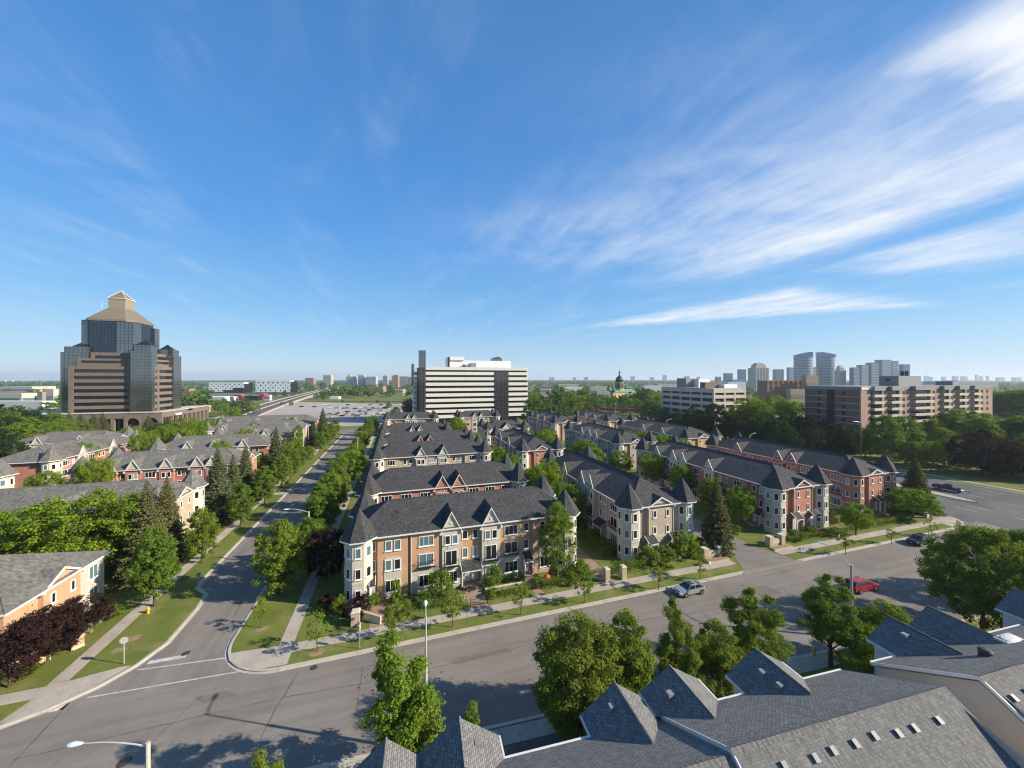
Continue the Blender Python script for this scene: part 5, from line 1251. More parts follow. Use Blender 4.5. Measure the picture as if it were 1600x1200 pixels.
    for s in (-1, 1):
        q = MB(); q.box(xf - .42, s * .50 if s > 0 else -.82, zf - .10, xf - .10, .82 if s > 0 else -.50, zf + .05); q.build('headlight', M['lamp'], t)
        q = MB(); q.box(xb + .03, .50 if s > 0 else -.86, zk - .06, xb + .3, .86 if s > 0 else -.50, zk + .10); q.build('tail_light', M['tail'], t)
        q = MB(); q.box(x3 - .45, s * (k['W'] / 2 + (.02 if s > 0 else .2)), zb, x3 - .25, s * (k['W'] / 2 + (.2 if s > 0 else .02)), zb + .14); q.build('wing_mirror', M[paint], t)
    q = MB(); q.box(xf - .06, -.5, k['st'][-1][1] + .02, xf + .015, .5, k['st'][-1][1] + .20); q.build('grille', M['black'], t)
    q = MB(); q.box(xf - .02, -.16, k['st'][-1][1] + .05, xf + .025, .16, k['st'][-1][1] + .16); q.build('number_plate', M['p_white'], t)
    CARS[(kind, paint)] = t
    return t
car('sedan', 'p_silver', 'silver sedan with a dark sunroof parked along the front kerb', 'car', 40.6, 42.9, PI + .01)
car('suv', 'p_dark', 'dark compact SUV parked near the avenue corner', 'car', 94.0, 42.6, PI)
car('van', 'p_red', 'dark red minivan driving right along the front street', 'van', 65.4, 36.0, -.04)
car('pickup', 'p_dark', 'black pickup truck on the avenue behind the median sign', 'truck', 146.4, 60.4, -PI / 2)
car('suv', 'p_dark', 'dark SUV crossing the far end of the side street', 'car', -21.2, 235.5, PI)
GC = 'cars parked in the lot at the end of the side street'
lot = [(520, 650, 'suv', 'p_white', 'white car parked at the left end of the near row of the lot'), (529, 645, 'sedan', 'p_red', 'red car parked alone in the lot'), (543, 643, 'sedan', 'p_dark', 'black car parked right of the red one in the lot'), (535, 649, 'sedan', 'p_dark', 'black car parked just below the red one'),
       (563, 642, 'sedan', 'p_dark', 'dark car in the back row of the lot, left of a silver one'), (572, 643, 'sedan', 'p_silver', 'silver car in the back row of the lot'), (577, 640, 'sedan', 'p_dark', 'dark car at the far back row of the lot, third from the trees'), (556, 653, 'sedan', 'p_silver', 'silver car in the near row of the lot'), (568, 654, 'suv', 'p_blue', 'pale blue car in the near row of the lot'), (558, 649, 'sedan', 'p_grey', 'grey car behind the near row of the lot'),
       (594, 641, 'sedan', 'p_blue', 'pale blue car at the right end of the back row'), (596, 645, 'suv', 'p_white', 'white car at the right end of the back row by the trees'), (616, 641, 'suv', 'p_white', 'white van by the office trees'), (624, 639, 'sedan', 'p_blue', 'blue car by the dark maroon tree'), (471, 635, 'sedan', 'p_dark', 'dark car at the left edge of the lot by the grass strip'), (491, 635, 'sedan', 'p_dark', 'second dark car at the left edge of the lot'), (507, 632, 'suv', 'p_white', 'white car far back at the left of the lot'),
       (544, 632, 'sedan', 'p_dark', 'dark car far back in the lot among the small trees'), (578, 632, 'sedan', 'p_grey', 'grey car far back in the lot'), (595, 632, 'sedan', 'p_dark', 'dark car at the far right back of the lot')]
for (px, py, k, p, l) in lot:
    x, y = spot(px, py, .7); car(k, p, l, 'car', x, y, vr.choice([0, PI, .05]), GC, -.09)
GC2 = 'cars parked in rows of the lot beyond the side street'
for i in range(26):
    px = 515 + (i % 13) * 9.6 + vr.uniform(-3, 3); py = (637.5, 647.0)[i // 13] + vr.uniform(-.8, .8); x, y = spot(px, py, .7)
    car(['sedan', 'suv'][i % 2], ['p_white', 'p_grey', 'p_dark', 'p_silver', 'p_blue'][(i * 3) % 5], 'car parked among others in the rows of the big lot', 'car', x, y, vr.choice([0, PI, PI / 2]), GC2, -.09)
GP = 'cars parked behind the townhouses by the white banded office'
for i in range(14):
    px = 842 + i * 8.5 + vr.uniform(-2, 2); x, y = far(px, [236, 244, 252][i % 3]); car(['sedan', 'suv'][i % 2], ['p_white', 'p_grey', 'p_silver', 'p_dark', 'p_blue'][i % 5], 'car parked in the crowded lot right of the white banded office', 'car', x, y, PI / 2 * vr.choice([1, -1]), GP)
for (px, py, k, p, l) in [(1438, 714, 'suv', 'p_white', 'white car parked under the trees of the apartment block'), (1450, 712, 'sedan', 'p_dark', 'dark car between two light ones under the apartment trees'), (1463, 710, 'sedan', 'p_silver', 'silver car at the right of three under the apartment trees')]:
    x, y = spot(px, py, .7); car(k, p, l, 'car', x, y, -PI / 2 - .5, None, .02)
x, y = spot(1413, 744, .7); car('suv', 'p_white', 'pale car on the avenue half hidden by the dark spruce', 'car', 132, y + 3, PI / 2)

# ------------------------------------------------------------------ street furniture
def cobra(label, x, y, h, ax, ay, zrise, polem='pole', base=0.0, two=False):
    t = thing('street_lamp', label, 'street lamp', (x, y, base))
    p = MB()
    if two: p.tube((0, 0, 0), (0, 0, h * .66), .16, .13, 10); p.tube((0, 0, h * .66), (0, 0, h), .075, .06, 10); p.tube((0, 0, h * .655), (0, 0, h * .675), .15, .15, 10)
    else: p.tube((0, 0, 0), (0, 0, h), .17, .12, 10)
    p.build('pole', M[polem], t)
    L = math.hypot(ax, ay); ux, uy = ax / L, ay / L
    pts = [(ux * L * f, uy * L * f, h - .25 + zrise * (1 - (1 - f) ** 2.2)) for f in (0, .2, .4, .6, .8, 1)]
    a = MB(); a.path(pts, [.055, .05, .047, .044, .04, .04], 7); a.build('arm', M['metal'] if not polem == 'wood' else M['metal'], t)
    e = pts[-1]; hd = MB()
    w = (-uy, ux)
    prof = [(-.05, .07, .07), (.18, .14, .10), (.45, .19, .12), (.68, .15, .09), (.82, .03, .03)]
    rings = []
    for (f, hw, hh) in prof: rings.append([(e[0] + ux * f + w[0] * hw * math.cos(q), e[1] + uy * f + w[1] * hw * math.cos(q), e[2] + hh * math.sin(q) * (1 if math.sin(q) > 0 else .6)) for q in [2 * PI * i / 10 for i in range(10)]])
    for i in range(len(rings) - 1):
        for j in range(10): hd.poly([rings[i][j], rings[i][(j + 1) % 10], rings[i + 1][(j + 1) % 10], rings[i + 1][j]][::-1])
    hd.poly(rings[0])
    hd.build('lamp_head', M['lampglass'], t, smooth=True)
    return t
cobra('street lamp with a long white arm and pale head, at the lower left corner', -14.7, 28.3, 8.5, -3.6, .75, .55)
cobra('tall two-stage lamp pole in front of the bright maple', 2.3, 31.2, 11.2, .08, 1.5, .2, two=True)
cobra('street lamp on a concrete pole beside the red minivan', 52.0, 29.5, 8.7, .9, 3.6, 1.1)
cobra('nearer street lamp reaching over the side street from the right', -14.0, 68.0, 9.0, -3.0, .3, .8, 'metal')
cobra('farther street lamp reaching over the side street from the right', -14.0, 147.5, 9.0, -3.2, .3, .8, 'metal')
cobra('street lamp arm above the dark roofs by the avenue', 121.2, 99.5, 10.6, 2.6, .5, .9, 'metal')
cobra('street lamp on the avenue in front of the white parking office', 121.2, 142, 11.4, 2.4, .4, .8, 'metal')
cobra('tall wooden utility pole with a lamp arm before the brown apartment block', 163.6, 89.8, 15.0, -3.0, .4, .6, 'wood')
for i, (px, d, yt) in enumerate([(844, 330, 605), (874, 300, 601), (849, 290, 626), (907, 310, 608), (962, 260, 630), (1003, 250, 640), (532, 320, 640), (612, 300, 628), (573, 246, 650), (355, 350, 633), (228, 330, 640), (880, 280, 622)]):
    x, y = far(px, d); h = max(7, tall(x, y, yt)); t = thing('lamp_mast', 'slim pale lamp mast standing among the far trees and lots', 'lamp mast', (x, y, -.1), 0, 'slim lamp masts beyond the rows')
    q = MB(); q.tube((0, 0, 0), (0, 0, h), .16, .09, 6); q.build('pole', M['metal'], t); q = MB(); q.box(-.9, -.15, h - .1, .9, .15, h + .08); q.build('lamp_head', M['metal'], t)
def sign(name, label, x, y, h, shape, w, hh, rz, m='metal', cat='sign', post='metal'):
    t = thing(name, label, cat, (x, y, 0), rz)
    p = MB(); p.box(-.03, -.03, -.1, .03, .03, h); p.build('post', M[post], t)
    s = MB()
    if shape == 'oct': s.prism(ngon(0, 0, w / 2, 8, PI / 8), 0, .02)
    else: s.prism([(-w / 2, -hh / 2), (w / 2, -hh / 2), (w / 2, hh / 2), (-w / 2, hh / 2)], 0, .02)
    o = s.build('sign_plate', M[m], t, loc=(0, -.035, h - hh / 2 + .06)); o.rotation_euler = (PI / 2, 0, 0)
    return t
M['sign_red'] = flat('sign_red', (.5, .02, .02), .4)
M['ink'] = flat('sign_ink', (.03, .03, .035), .6)
M['sign_white'] = flat('sign_white', (.78, .78, .76), .5)
x, y = spot(194, 1037.5); t = sign('stop_sign', 'grey back of an octagonal stop sign on a thin post by the crossing', x, y, 2.9, 'oct', .78, .72, YAW * -.5 + .25)
s = MB(); s.prism(ngon(0, 0, .38, 8, PI / 8), 0, .006); o = s.build('sign_face', M['sign_red'], t, loc=(0, .037 + .006, 2.6)); o.rotation_euler = (PI / 2, 0, 0)
def text(par, body, size, loc, rot, m, name='lettering'):
    cu = bpy.data.curves.new(name, 'FONT'); cu.body = body; cu.size = size; cu.align_x = 'CENTER'; cu.align_y = 'CENTER'; cu.extrude = .004
    cu.materials.append(M[m]); tmp = bpy.data.objects.new('tmp', cu); C.objects.link(tmp); dg = bpy.context.evaluated_depsgraph_get(); me = bpy.data.meshes.new_from_object(tmp.evaluated_get(dg)); bpy.data.objects.remove(tmp); o = put(name, me, par, loc); o.rotation_euler = rot; return o
text(t, 'STOP', .30, (0, .05, 2.6), (PI / 2, 0, PI), 'sign_white')
x, y = spot(562, 1013.5); sign('street_sign', 'narrow grey sign on a post beside the pale gate pillar', x, y, 2.9, 'r', .34, .8, PI / 2 - .3)
x, y = spot(310, 921); sign('street_sign', 'small blue backed sign on a post at the left kerb of the side street', x, y, 2.4, 'r', .5, .5, .9, 'p_blue')
x, y = spot(1109, 906); sign('street_sign', 'narrow sign on a thin post right of the silver car', x, y, 2.8, 'r', .30, .45, .3, 'sign_white')
x, y = spot(1255, 875); t = sign('notice_board', 'white notice board on a short post right of the lane entrance', x, y, 2.3, 'r', .75, 1.0, -.30, 'sign_white')
for i, (w_, zz) in enumerate([(.26, 2.18), (.36, 2.02), (.36, 1.94), (.3, 1.66)]):
    q = MB(); q.box(-w_ / 2, -.064, zz, w_ / 2, -.058, zz + .035); q.build('text_line', M['ink'], t)
x, y = spot(1311, 858); sign('street_sign', 'thin post with a tiny sign left of the young tree on the far pavement', x, y, 2.6, 'r', .3, .4, .2, 'metal')
t = sign('median_sign', 'white keep-right sign at the tip of the avenue median', 139.2, 54.0, 2.3, 'r', .95, .95, -.9, 'sign_white')
q = MB(); q.prism(ngon(0, 0, .13, 12), 0, .006); o = q.build('sign_mark', M['ink'], t, loc=(-.22, -.058, 2.12)); o.rotation_euler = (PI / 2, 0, 0)
q = MB(); q.poly([(.0, -.06, 1.7), (.08, -.06, 1.64), (.30, -.06, 1.98), (.38, -.06, 1.92), (.36, -.06, 2.2), (.12, -.06, 2.1), (.20, -.06, 2.05)]); q.build('sign_arrow', M['ink'], t)
def hydrant(label, x, y):
    t = thing('fire_hydrant', label, 'hydrant', (x, y, 0))
    q = MB(); q.lathe(0, 0, [(.19, 0), (.19, .06), (.13, .07), (.13, .55), (.17, .56), (.17, .62), (.13, .70), (.06, .78), (.04, .84), (0, .84)], 12); q.build('barrel', M['yellow'], t, smooth=False)
    for a in (0, PI / 2, PI):
        q = MB(); q.tube((0, 0, .45), (.24 * math.cos(a), .24 * math.sin(a), .45), .07, n=8); q.build('outlet', M['yellow'], t)
    return t
x, y = spot(231.5, 958); hydrant('yellow fire hydrant on the grass beside the left pavement', x, y)
x, y = spot(1272, 1022); hydrant('yellow fire hydrant in the shade beside the near gables', x, y)
def pillar(name, label, x, y, w, d, h, rz=0):
    t = thing(name, label, 'pillar', (x, y, 0), rz)
    q = MB(); q.box(-w / 2, -d / 2, -.1, w / 2, d / 2, h); q.build('shaft', M['brick_t'], t)
    q = MB(); q.frustum([(-w / 2 - .08, -d / 2 - .08), (w / 2 + .08, -d / 2 - .08), (w / 2 + .08, d / 2 + .08), (-w / 2 - .08, d / 2 + .08)], h, [(-w / 2 + .1, -d / 2 + .1), (w / 2 - .1, -d / 2 + .1), (w / 2 - .1, d / 2 - .1), (-w / 2 + .1, d / 2 - .1)], h + .16, bottom=True); q.build('cap', M['stone'], t)
    return t
x, y = spot(555, 979); pillar('gate_pillar', 'pale stone pillar with a cap at the left end of the first front garden', x, y + .4, 1.0, .9, 1.7)
x, y = spot(950, 910); pillar('gate_pillar', 'pale stone pillar left of the garden walk', x, y + .4, .8, .8, 1.9)
x, y = spot(976, 906); pillar('gate_pillar', 'pale stone pillar right of the garden walk', x, y + .4, .8, .8, 1.9)
def entry(label, x, y, sgn):
    t = thing('entry_wall', label, 'entry wall', (x, y, 0))
    q = MB(); q.box(-1.6, -.15, -.1, 1.6, .25, 1.35); q.build('wall', M['brick_t'], t)
    for s in (-1.5, 1.5):
        q = MB(); q.box(s - .45, -.4, -.1, s + .45, .5, 1.75); q.build('pier', M['brick_t'], t); q = MB(); q.box(s - .52, -.47, 1.75, s + .52, .57, 1.93); q.build('cap', M['stone'], t)
    q = MB(); q.box(-1.05, -.2, .45, 1.05, -.15, 1.1); q.build('stone_plaque', M['stone'], t)
    q = MB(); q.box(-2.3, -1.6, -.1, 2.3, -.5, .22); q.build('planter_edge', M['brick_t'], t)
    q = MB(); q.box(-2.15, -1.45, .22, 2.15, -.55, .26); q.build('soil', M['dirt'], t)
entry('pale stone entry wall with two capped piers left of the lane entrance', 52.0, 49.9, 1)
entry('pale stone entry wall right of the lane entrance', 67.2, 50.0, 1)
t = thing('low_wall', 'low pale garden wall slanting behind the capped stone pillar', 'garden wall', (-4.0, 50.6, 0), R(-38))
q = MB(); q.box(-2.6, -.15, -.1, 2.6, .15, .9); q.build('wall', M['stone'], t); q = MB(); q.box(-2.66, -.21, .9, 2.66, .21, 1.0); q.build('coping', M['brick_t'], t)
a, b = spot(14, 1058), spot(78, 1030)
def lowwall(label, a, b):
    L = math.hypot(b[0] - a[0], b[1] - a[1]); t = thing('low_wall', label, 'garden wall', (a[0], a[1], 0), math.atan2(b[1] - a[1], b[0] - a[0]))
    q = MB(); q.box(0, -.15, -.1, L, .15, 1.25); q.build('wall', M['brick_o'], t); q = MB(); q.box(-.05, -.2, 1.25, L + .05, .2, 1.37); q.build('coping', M['stone'], t); q = MB(); q.box(-.02, -.18, 0, L + .02, -.15, .28); q.build('plinth', M['stone'], t)
lowwall('low orange brick wall under the plum trees, longer left piece', a, b)
lowwall('low orange brick wall under the plum trees, shorter right piece', spot(111, 1017), spot(131, 1008))
def fence(label, x0, x1, y):
    t = thing('iron_fence', label, 'fence', (x0, y, 0)); L = x1 - x0
    q = MB()
    for z in (.15, .95): q.box(0, -.015, z, L, .015, z + .03)
    for i in range(int(L / .13) + 1): q.box(i * .13 - .009, -.009, .05, i * .13 + .009, .009, 1.05)
    q.build('bars', M['black'], t)
    for s in (0, L): q = MB(); q.box(s - .04, -.04, 0, s + .04, .04, 1.15); q.build('post', M['black'], t)
fence('black iron gate across the second garden walk', 9.5, 11.9, 49.0)
fence('black iron gate across the first garden walk', -1.6, 2.2, 52.6)
fence('black iron fence before the third garden walk', 18.9, 20.4, 50.2)
for i, (x0, x1) in enumerate([(3.0, 9.2), (12.2, 18.8)]):
    t = thing('garden_retaining_wall', 'low stone retaining wall below the front windows, ' + ('left' if i == 0 else 'right') + ' of the iron gate', 'garden wall', (x0, 51.0 if i == 0 else 51.6, 0)); q = MB(); q.box(0, 0, -.1, x1 - x0, .3, .55); q.build('wall', M['stone'], t)
t = thing('garden_umbrella', 'small orange sunshade in the garden under the slender tree', 'sunshade', (21.6, 50.9, 0)); q = MB(); q.tube((0, 0, 0), (0, 0, 1.6), .03); q.build('pole', M['metal'], t)
M['orange'] = flat('orange_cloth', (.75, .10, .02), .8); q = MB(); q.cone(ngon(0, 0, .5, 8), 1.2, (0, 0, 1.6)); q.build('canopy', M['orange'], t)
t = thing('bench_table', 'small blue box on the garden steps by the iron gate', 'box', (12.9, 51.2, .0)); q = MB(); q.box(-.3, -.25, 0, .3, .25, .5); q.box(-.34, -.29, .5, .34, .29, .56); q.build('box_body', M['p_blue'], t)
t = thing('utility_box', 'grey utility box on the corner lawn by the avenue', 'utility box', (112.6, 49.8, 0)); q = MB(); q.box(-.4, -.3, 0, .4, .3, 1.1); q.box(-.44, -.34, 1.1, .44, .34, 1.18); q.build('cabinet', M['metal'], t)
# ------------------------------------------------------------------ large buildings
M['granite'] = courses('pink_granite', (.185, .143, .115), (.168, .130, .105), (.125, .098, .08), 3.0, 1.9, .03, .1, var=.08)
def grid_glass(name, col, line, w, h, rough=.05, ms=.05, spec=.8, metal=0.0):
    m, nt, b = new_mat(name); uv = nt.nodes.new('ShaderNodeUVMap'); br = nt.nodes.new('ShaderNodeTexBrick'); br.offset = 0
    br.inputs['Scale'].default_value = 1; br.inputs['Brick Width'].default_value = w; br.inputs['Row Height'].default_value = h; br.inputs['Mortar Size'].default_value = ms
    br.inputs['Color1'].default_value = tuple(col) + (1,); br.inputs['Color2'].default_value = tuple(c * .9 for c in col) + (1,); br.inputs['Mortar'].default_value = tuple(line) + (1,)
    link(nt, uv.outputs[0], br.inputs['Vector']); link(nt, br.outputs['Color'], b.inputs['Base Color'])
    b.inputs['Roughness'].default_value = rough; b.inputs['Specular IOR Level'].default_value = spec; b.inputs['Metallic'].default_value = metal
    return m
M['cgrey'] = grid_glass('curtain_wall_grey', (.20, .21, .208), (.03, .03, .03), 1.9, 1.95, .06, .09, .8, .75)
M['cdark'] = grid_glass('curtain_wall_dark', (.065, .08, .095), (.015, .015, .015), 1.7, 1.95, .05, .08, .8, .8)
M['cband'] = grid_glass('band_glass', (.010, .011, .014), (.03, .028, .026), 1.6, 3, .06, .04, .6)
M['gold'] = courses('bronze_roof', (.20, .165, .115), (.185, .15, .105), (.13, .105, .075), .6, 40, .05, .3, rough=.45, var=.06, offset=0)
M['bronze_l'] = flat('bronze_panel', (.27, .23, .155), .5, var=.05)
M['band_white'] = courses('cream_precast', (.66, .63, .55), (.64, .61, .53), (.48, .45, .39), 4.5, 3, .05, 0, var=.05)
M['white_wall'] = flat('white_render', (.68, .67, .65), .7, var=.05, vscale=.2)
M['black_glass'] = grid_glass('black_curtain_wall', (.035, .033, .034), (.20, .19, .17), 1.9, 1.95, .05, .05, .8, .3)
def part(name, t, m, *boxes):
    q = MB()
    for b in boxes: q.box(*b)
    return q.build(name, M[m], t)
def pyr(name, t, m, x0, y0, x1, y1, z0, z1):
    q = MB(); q.cone([(x0, y0), (x1, y0), (x1, y1), (x0, y1)], z0, ((x0 + x1) / 2, (y0 + y1) / 2, z1)); return q.build(name, M[m], t)
def office_tower():
    X, Y = -143.0, 281.0
    t = thing('office_tower', 'dark glass and pink granite office tower with a stepped top and bronze pyramid roof', 'office tower', (X, Y, 0))
    # local frame: origin at the south-east corner
    fl = [11.0 + 3.96 * i for i in range(8)]
    part('wall', t, 'granite', (-40.4, 1.2, 0, -1.2, 24.5, 11.0), )
    for i, z in enumerate(fl[:7]):
        part('stone_band', t, 'granite', (-40.4, 1.0, z + 2.0, 0, 24.6, z + 3.96))
        part('window_band', t, 'cband', (-38.4, 1.25, z, -1.0, 24.3, z + 2.0)) if i < 7 else None
    part('stone_band', t, 'granite', (-40.4, 1.0, 10.6, 0, 24.6, 11.0))
    for (a, b) in ((-40.6, -38.4), (-12.6, -10.7)): part('stone_pier', t, 'granite', (a, .85, 10.9, b, 3, 38.72))
    part('stone_pier', t, 'granite', (-2.0, 22.6, 10.9, .15, 24.8, 38.72)); part('stone_pier', t, 'granite', (-1.6, 3.5, 10.9, .15, 5.2, 38.72))
    part('stone_band', t, 'granite', (-37.4, 2.0, 38.72, -1.5, 23.5, 40.4)); part('window_band', t, 'cband', (-36, 2.2, 40.4, -1.7, 23.3, 42.0)); part('stone_band', t, 'granite', (-37.4, 2.0, 42.0, -1.5, 23.5, 43.2))
    part('window_band', t, 'cband', (-31, 4.2, 43.2, -3, 22.6, 45.2)); part('stone_band', t, 'granite', (-32.4, 4.0, 45.2, -3, 22.8, 47.0)); part('stone_pier', t, 'granite', (-32.4, 3.9, 43.2, -30.6, 6, 45.2)); part('stone_pier', t, 'granite', (-37.4, 1.9, 40.4, -35.6, 4, 42))
    # glass corner towers
    part('glass_bay', t, 'cgrey', (-10.7, -1.2, 10.9, -.15, 3.6, 47.8), (-9.6, -.6, 47.8, -1.4, 4.4, 51.6)); pyr('bay_roof', t, 'black', -9.4, -.5, -1.2, 6.5, 51.6, 55.0)
    part('glass_bay', t, 'cgrey', (-45.5, 3.0, 0, -33, 17, 46.8), (-44.4, 3.8, 46.8, -33.6, 16, 50.2)); pyr('bay_roof', t, 'black', -42, 5, -35, 14, 50.2, 54)
    part('glass_bay', t, 'cgrey', (-9, 18.5, 0, 1.2, 27.4, 46.5), (-8, 19.2, 46.5, .3, 26.6, 50.4)); pyr('bay_roof', t, 'black', -7.4, 19.6, -.6, 25.4, 50.4, 54)
    # upper drum: square with wide cut corners
    cx, cy = -25.5, 17.6
    def octa(r, c): return [(cx - r + c, cy - r), (cx + r - c, cy - r), (cx + r, cy - r + c), (cx + r, cy + r - c), (cx + r - c, cy + r), (cx - r + c, cy + r), (cx - r, cy + r - c), (cx - r, cy - r + c)]
    q = MB(); q.prism(octa(11.8, 3.2), 43, 66.4); q.build('upper_glass', M['cdark'], t)
    part('glass_bay', t, 'cgrey', (cx + 4.4, cy - 12.3, 47, cx + 12.4, cy - 4.6, 65.8)); part('glass_bay', t, 'cgrey', (cx - 13.4, cy - 10.2, 47, cx - 8.2, cy + 4, 66.8)); part('glass_bay', t, 'cgrey', (cx + 8, cy + 8.0, 47, cx + 13.0, cy + 13, 65.0))
    q = MB(); q.frustum(octa(12.2, 3.2), 66.4, octa(12.2, 3.2), 67.6); q.frustum(octa(12.2, 3.2), 67.6, octa(4.8, .8), 75.4); q.build('bronze_roof', M['gold'], t)
    part('lantern', t, 'bronze_l', (cx - 4.2, cy - 4.2, 75.4, cx + 4.2, cy + 4.2, 81.6)); part('lantern_window', t, 'cdark', (cx - 4.4, cy - 3.0, 76.6, cx - 4.1, cy + 3.0, 81.2)); part('lantern_cornice', t, 'trim', (cx - 4.6, cy - 4.6, 81.6, cx + 4.6, cy + 4.6, 82.0))
    pyr('spire_roof', t, 'gold', cx - 4.4, cy - 4.4, cx + 4.4, cy + 4.4, 82.0, 87.4)
    q = MB()
    for sx in (-1, 1):
        for sy in (-1, 1): q.tube((cx + sx * 4.4, cy + sy * 4.4, 82.05), (cx, cy, 87.5), .16, n=5)
    q.build('ridge_trim', M['trim'], t)
    q = MB(); q.tube((cx - 6.5, cy - 5.5, 75), (cx - 6.5, cy - 5.5, 79), .12, n=6); q.build('mast', M['trim'], t)
    # podium with arcades
    part('podium_roof', t, 'granite', (-84, -5, 9.3, 6.5, 30, 10.6), (-6, 24, 9.3, 6.5, 52, 10.6)); part('podium_coping', t, 'stone', (-84.3, -5.4, 10.6, 6.9, 30, 10.95), (-6, 30, 10.6, 6.9, 52.4, 10.95))
    part('podium_core', t, 'cband', (-82, -2.5, 0, 3.2, 28, 9.3), (-4, 28, 0, 3.2, 50, 9.3))
    part('podium_front', t, 'granite', (-84, -5, 7.4, 6.5, -4, 9.3), (5.5, -4, 7.4, 6.5, 52, 9.3))
    for i in range(12): part('podium_pier', t, 'granite', (-84 + i * 6.0, -5, 0, -82.4 + i * 6.0, -3.4, 7.4))
    for i in range(11): part('podium_pier', t, 'granite', (5.0, -5 + i * 5.6, 0, 6.5, -3.6 + i * 5.6, 7.4))
    # two arches at the corner
    q = MB()
    for (a0, wd) in ((-10.5, 6.2), (-1.6, 6.2)):
        r = wd / 2; ac = a0 + r
        pts = [(ac - r * math.cos(PI * k / 14), -5.3, 4.4 + r * math.sin(PI * k / 14)) for k in range(15)]
        for k in range(14): q.poly([(pts[k][0], -5.3, 9.3), pts[k], pts[k + 1], (pts[k + 1][0], -5.3, 9.3)])
        for k in range(14): q.poly([pts[k + 1], pts[k], (pts[k][0], -4.3, pts[k][2]), (pts[k + 1][0], -4.3, pts[k + 1][2])])
        q.box(ac - r - 1.2, -5.3, 0, ac - r, -4, 9.3); q.box(ac + r, -5.3, 0, ac + r + 1.2, -4, 9.3)
    q.build('arch', M['granite'], t)
    part('entrance_sign', t, 'sign_white', (7.0, 8.0, 7.6, 7.3, 14.5, 8.9))
office_tower()
def banded_office():
    t = thing('banded_office', 'white and black banded office block with a dark glass stair strip and white penthouse', 'office building', (12.5, 260, 0))
    W, Dp = 82.2, 30
    part('wall', t, 'cband', (.8, .8, 0, W - .8, Dp, 38.6))
    z = 38.9
    for i in range(10):
        zt, zb = (39.5, 37.3) if i == 0 else (36.0 - (i - 1) * 3.82, 36.0 - (i - 1) * 3.82 - 2.2)
        if zb < 0: break
        part('white_band', t, 'band_white', (6.5, 0, zb, 56.1, 1.0, zt), ) if i else part('white_band', t, 'band_white', (6.5, 0, zb, W, Dp, zt))
        if i: part('white_band', t, 'band_white', (66.7, 0, zb, W, 1.0, zt), (W - 1.0, 1.0, zb, W, Dp, zt)); part('white_band', t, 'band_white', (-1.5, 5, zb, 2.0, Dp, zt))
    part('stair_glass', t, 'black_glass', (56.1, -.3, 0, 66.7, 1.4, 36.4))
    part('black_tower', t, 'black_glass', (1.8, -1.0, 0, 6.5, 6, 38.6)); part('tower_reflection', t, 'cgrey', (1.8, -1.0, 38.6, 6.5, 6, 50.7)); part('side_mast', t, 'cgrey', (-2.6, 14, 26, -.6, 17, 42))  # pale top of the black tower: reflection put into its wall colour
    part('penthouse', t, 'white_wall', (24.0, 6, 39.5, 70.5, 26, 44.6), (24.0, 5, 44.6, 34.5, 24, 47.2)); part('penthouse_window', t, 'cdark', (22.6, 7, 39.5, 24.0, 20, 46.8)); part('rooftop_unit', t, 'vent', (39, 4, 39.5, 43.2, 6, 42.6)); part('louvre', t, 'vent_d', (33, 4.8, 39.6, 35.4, 5, 41.4))
    q = MB(); n = 14
    arcp = [(61.8 + 3.6 * math.cos(PI * k / n), 44.6 + 3.6 * math.sin(PI * k / n)) for k in range(n + 1)]
    for k in range(n): q.poly([(arcp[k][0], 12, arcp[k][1]), (arcp[k][0], 22, arcp[k][1]), (arcp[k + 1][0], 22, arcp[k + 1][1]), (arcp[k + 1][0], 12, arcp[k + 1][1])])
    q.poly([(p[0], 12, p[1]) for p in arcp]); q.build('barrel_skylight', M['cgrey'], t)
banded_office()
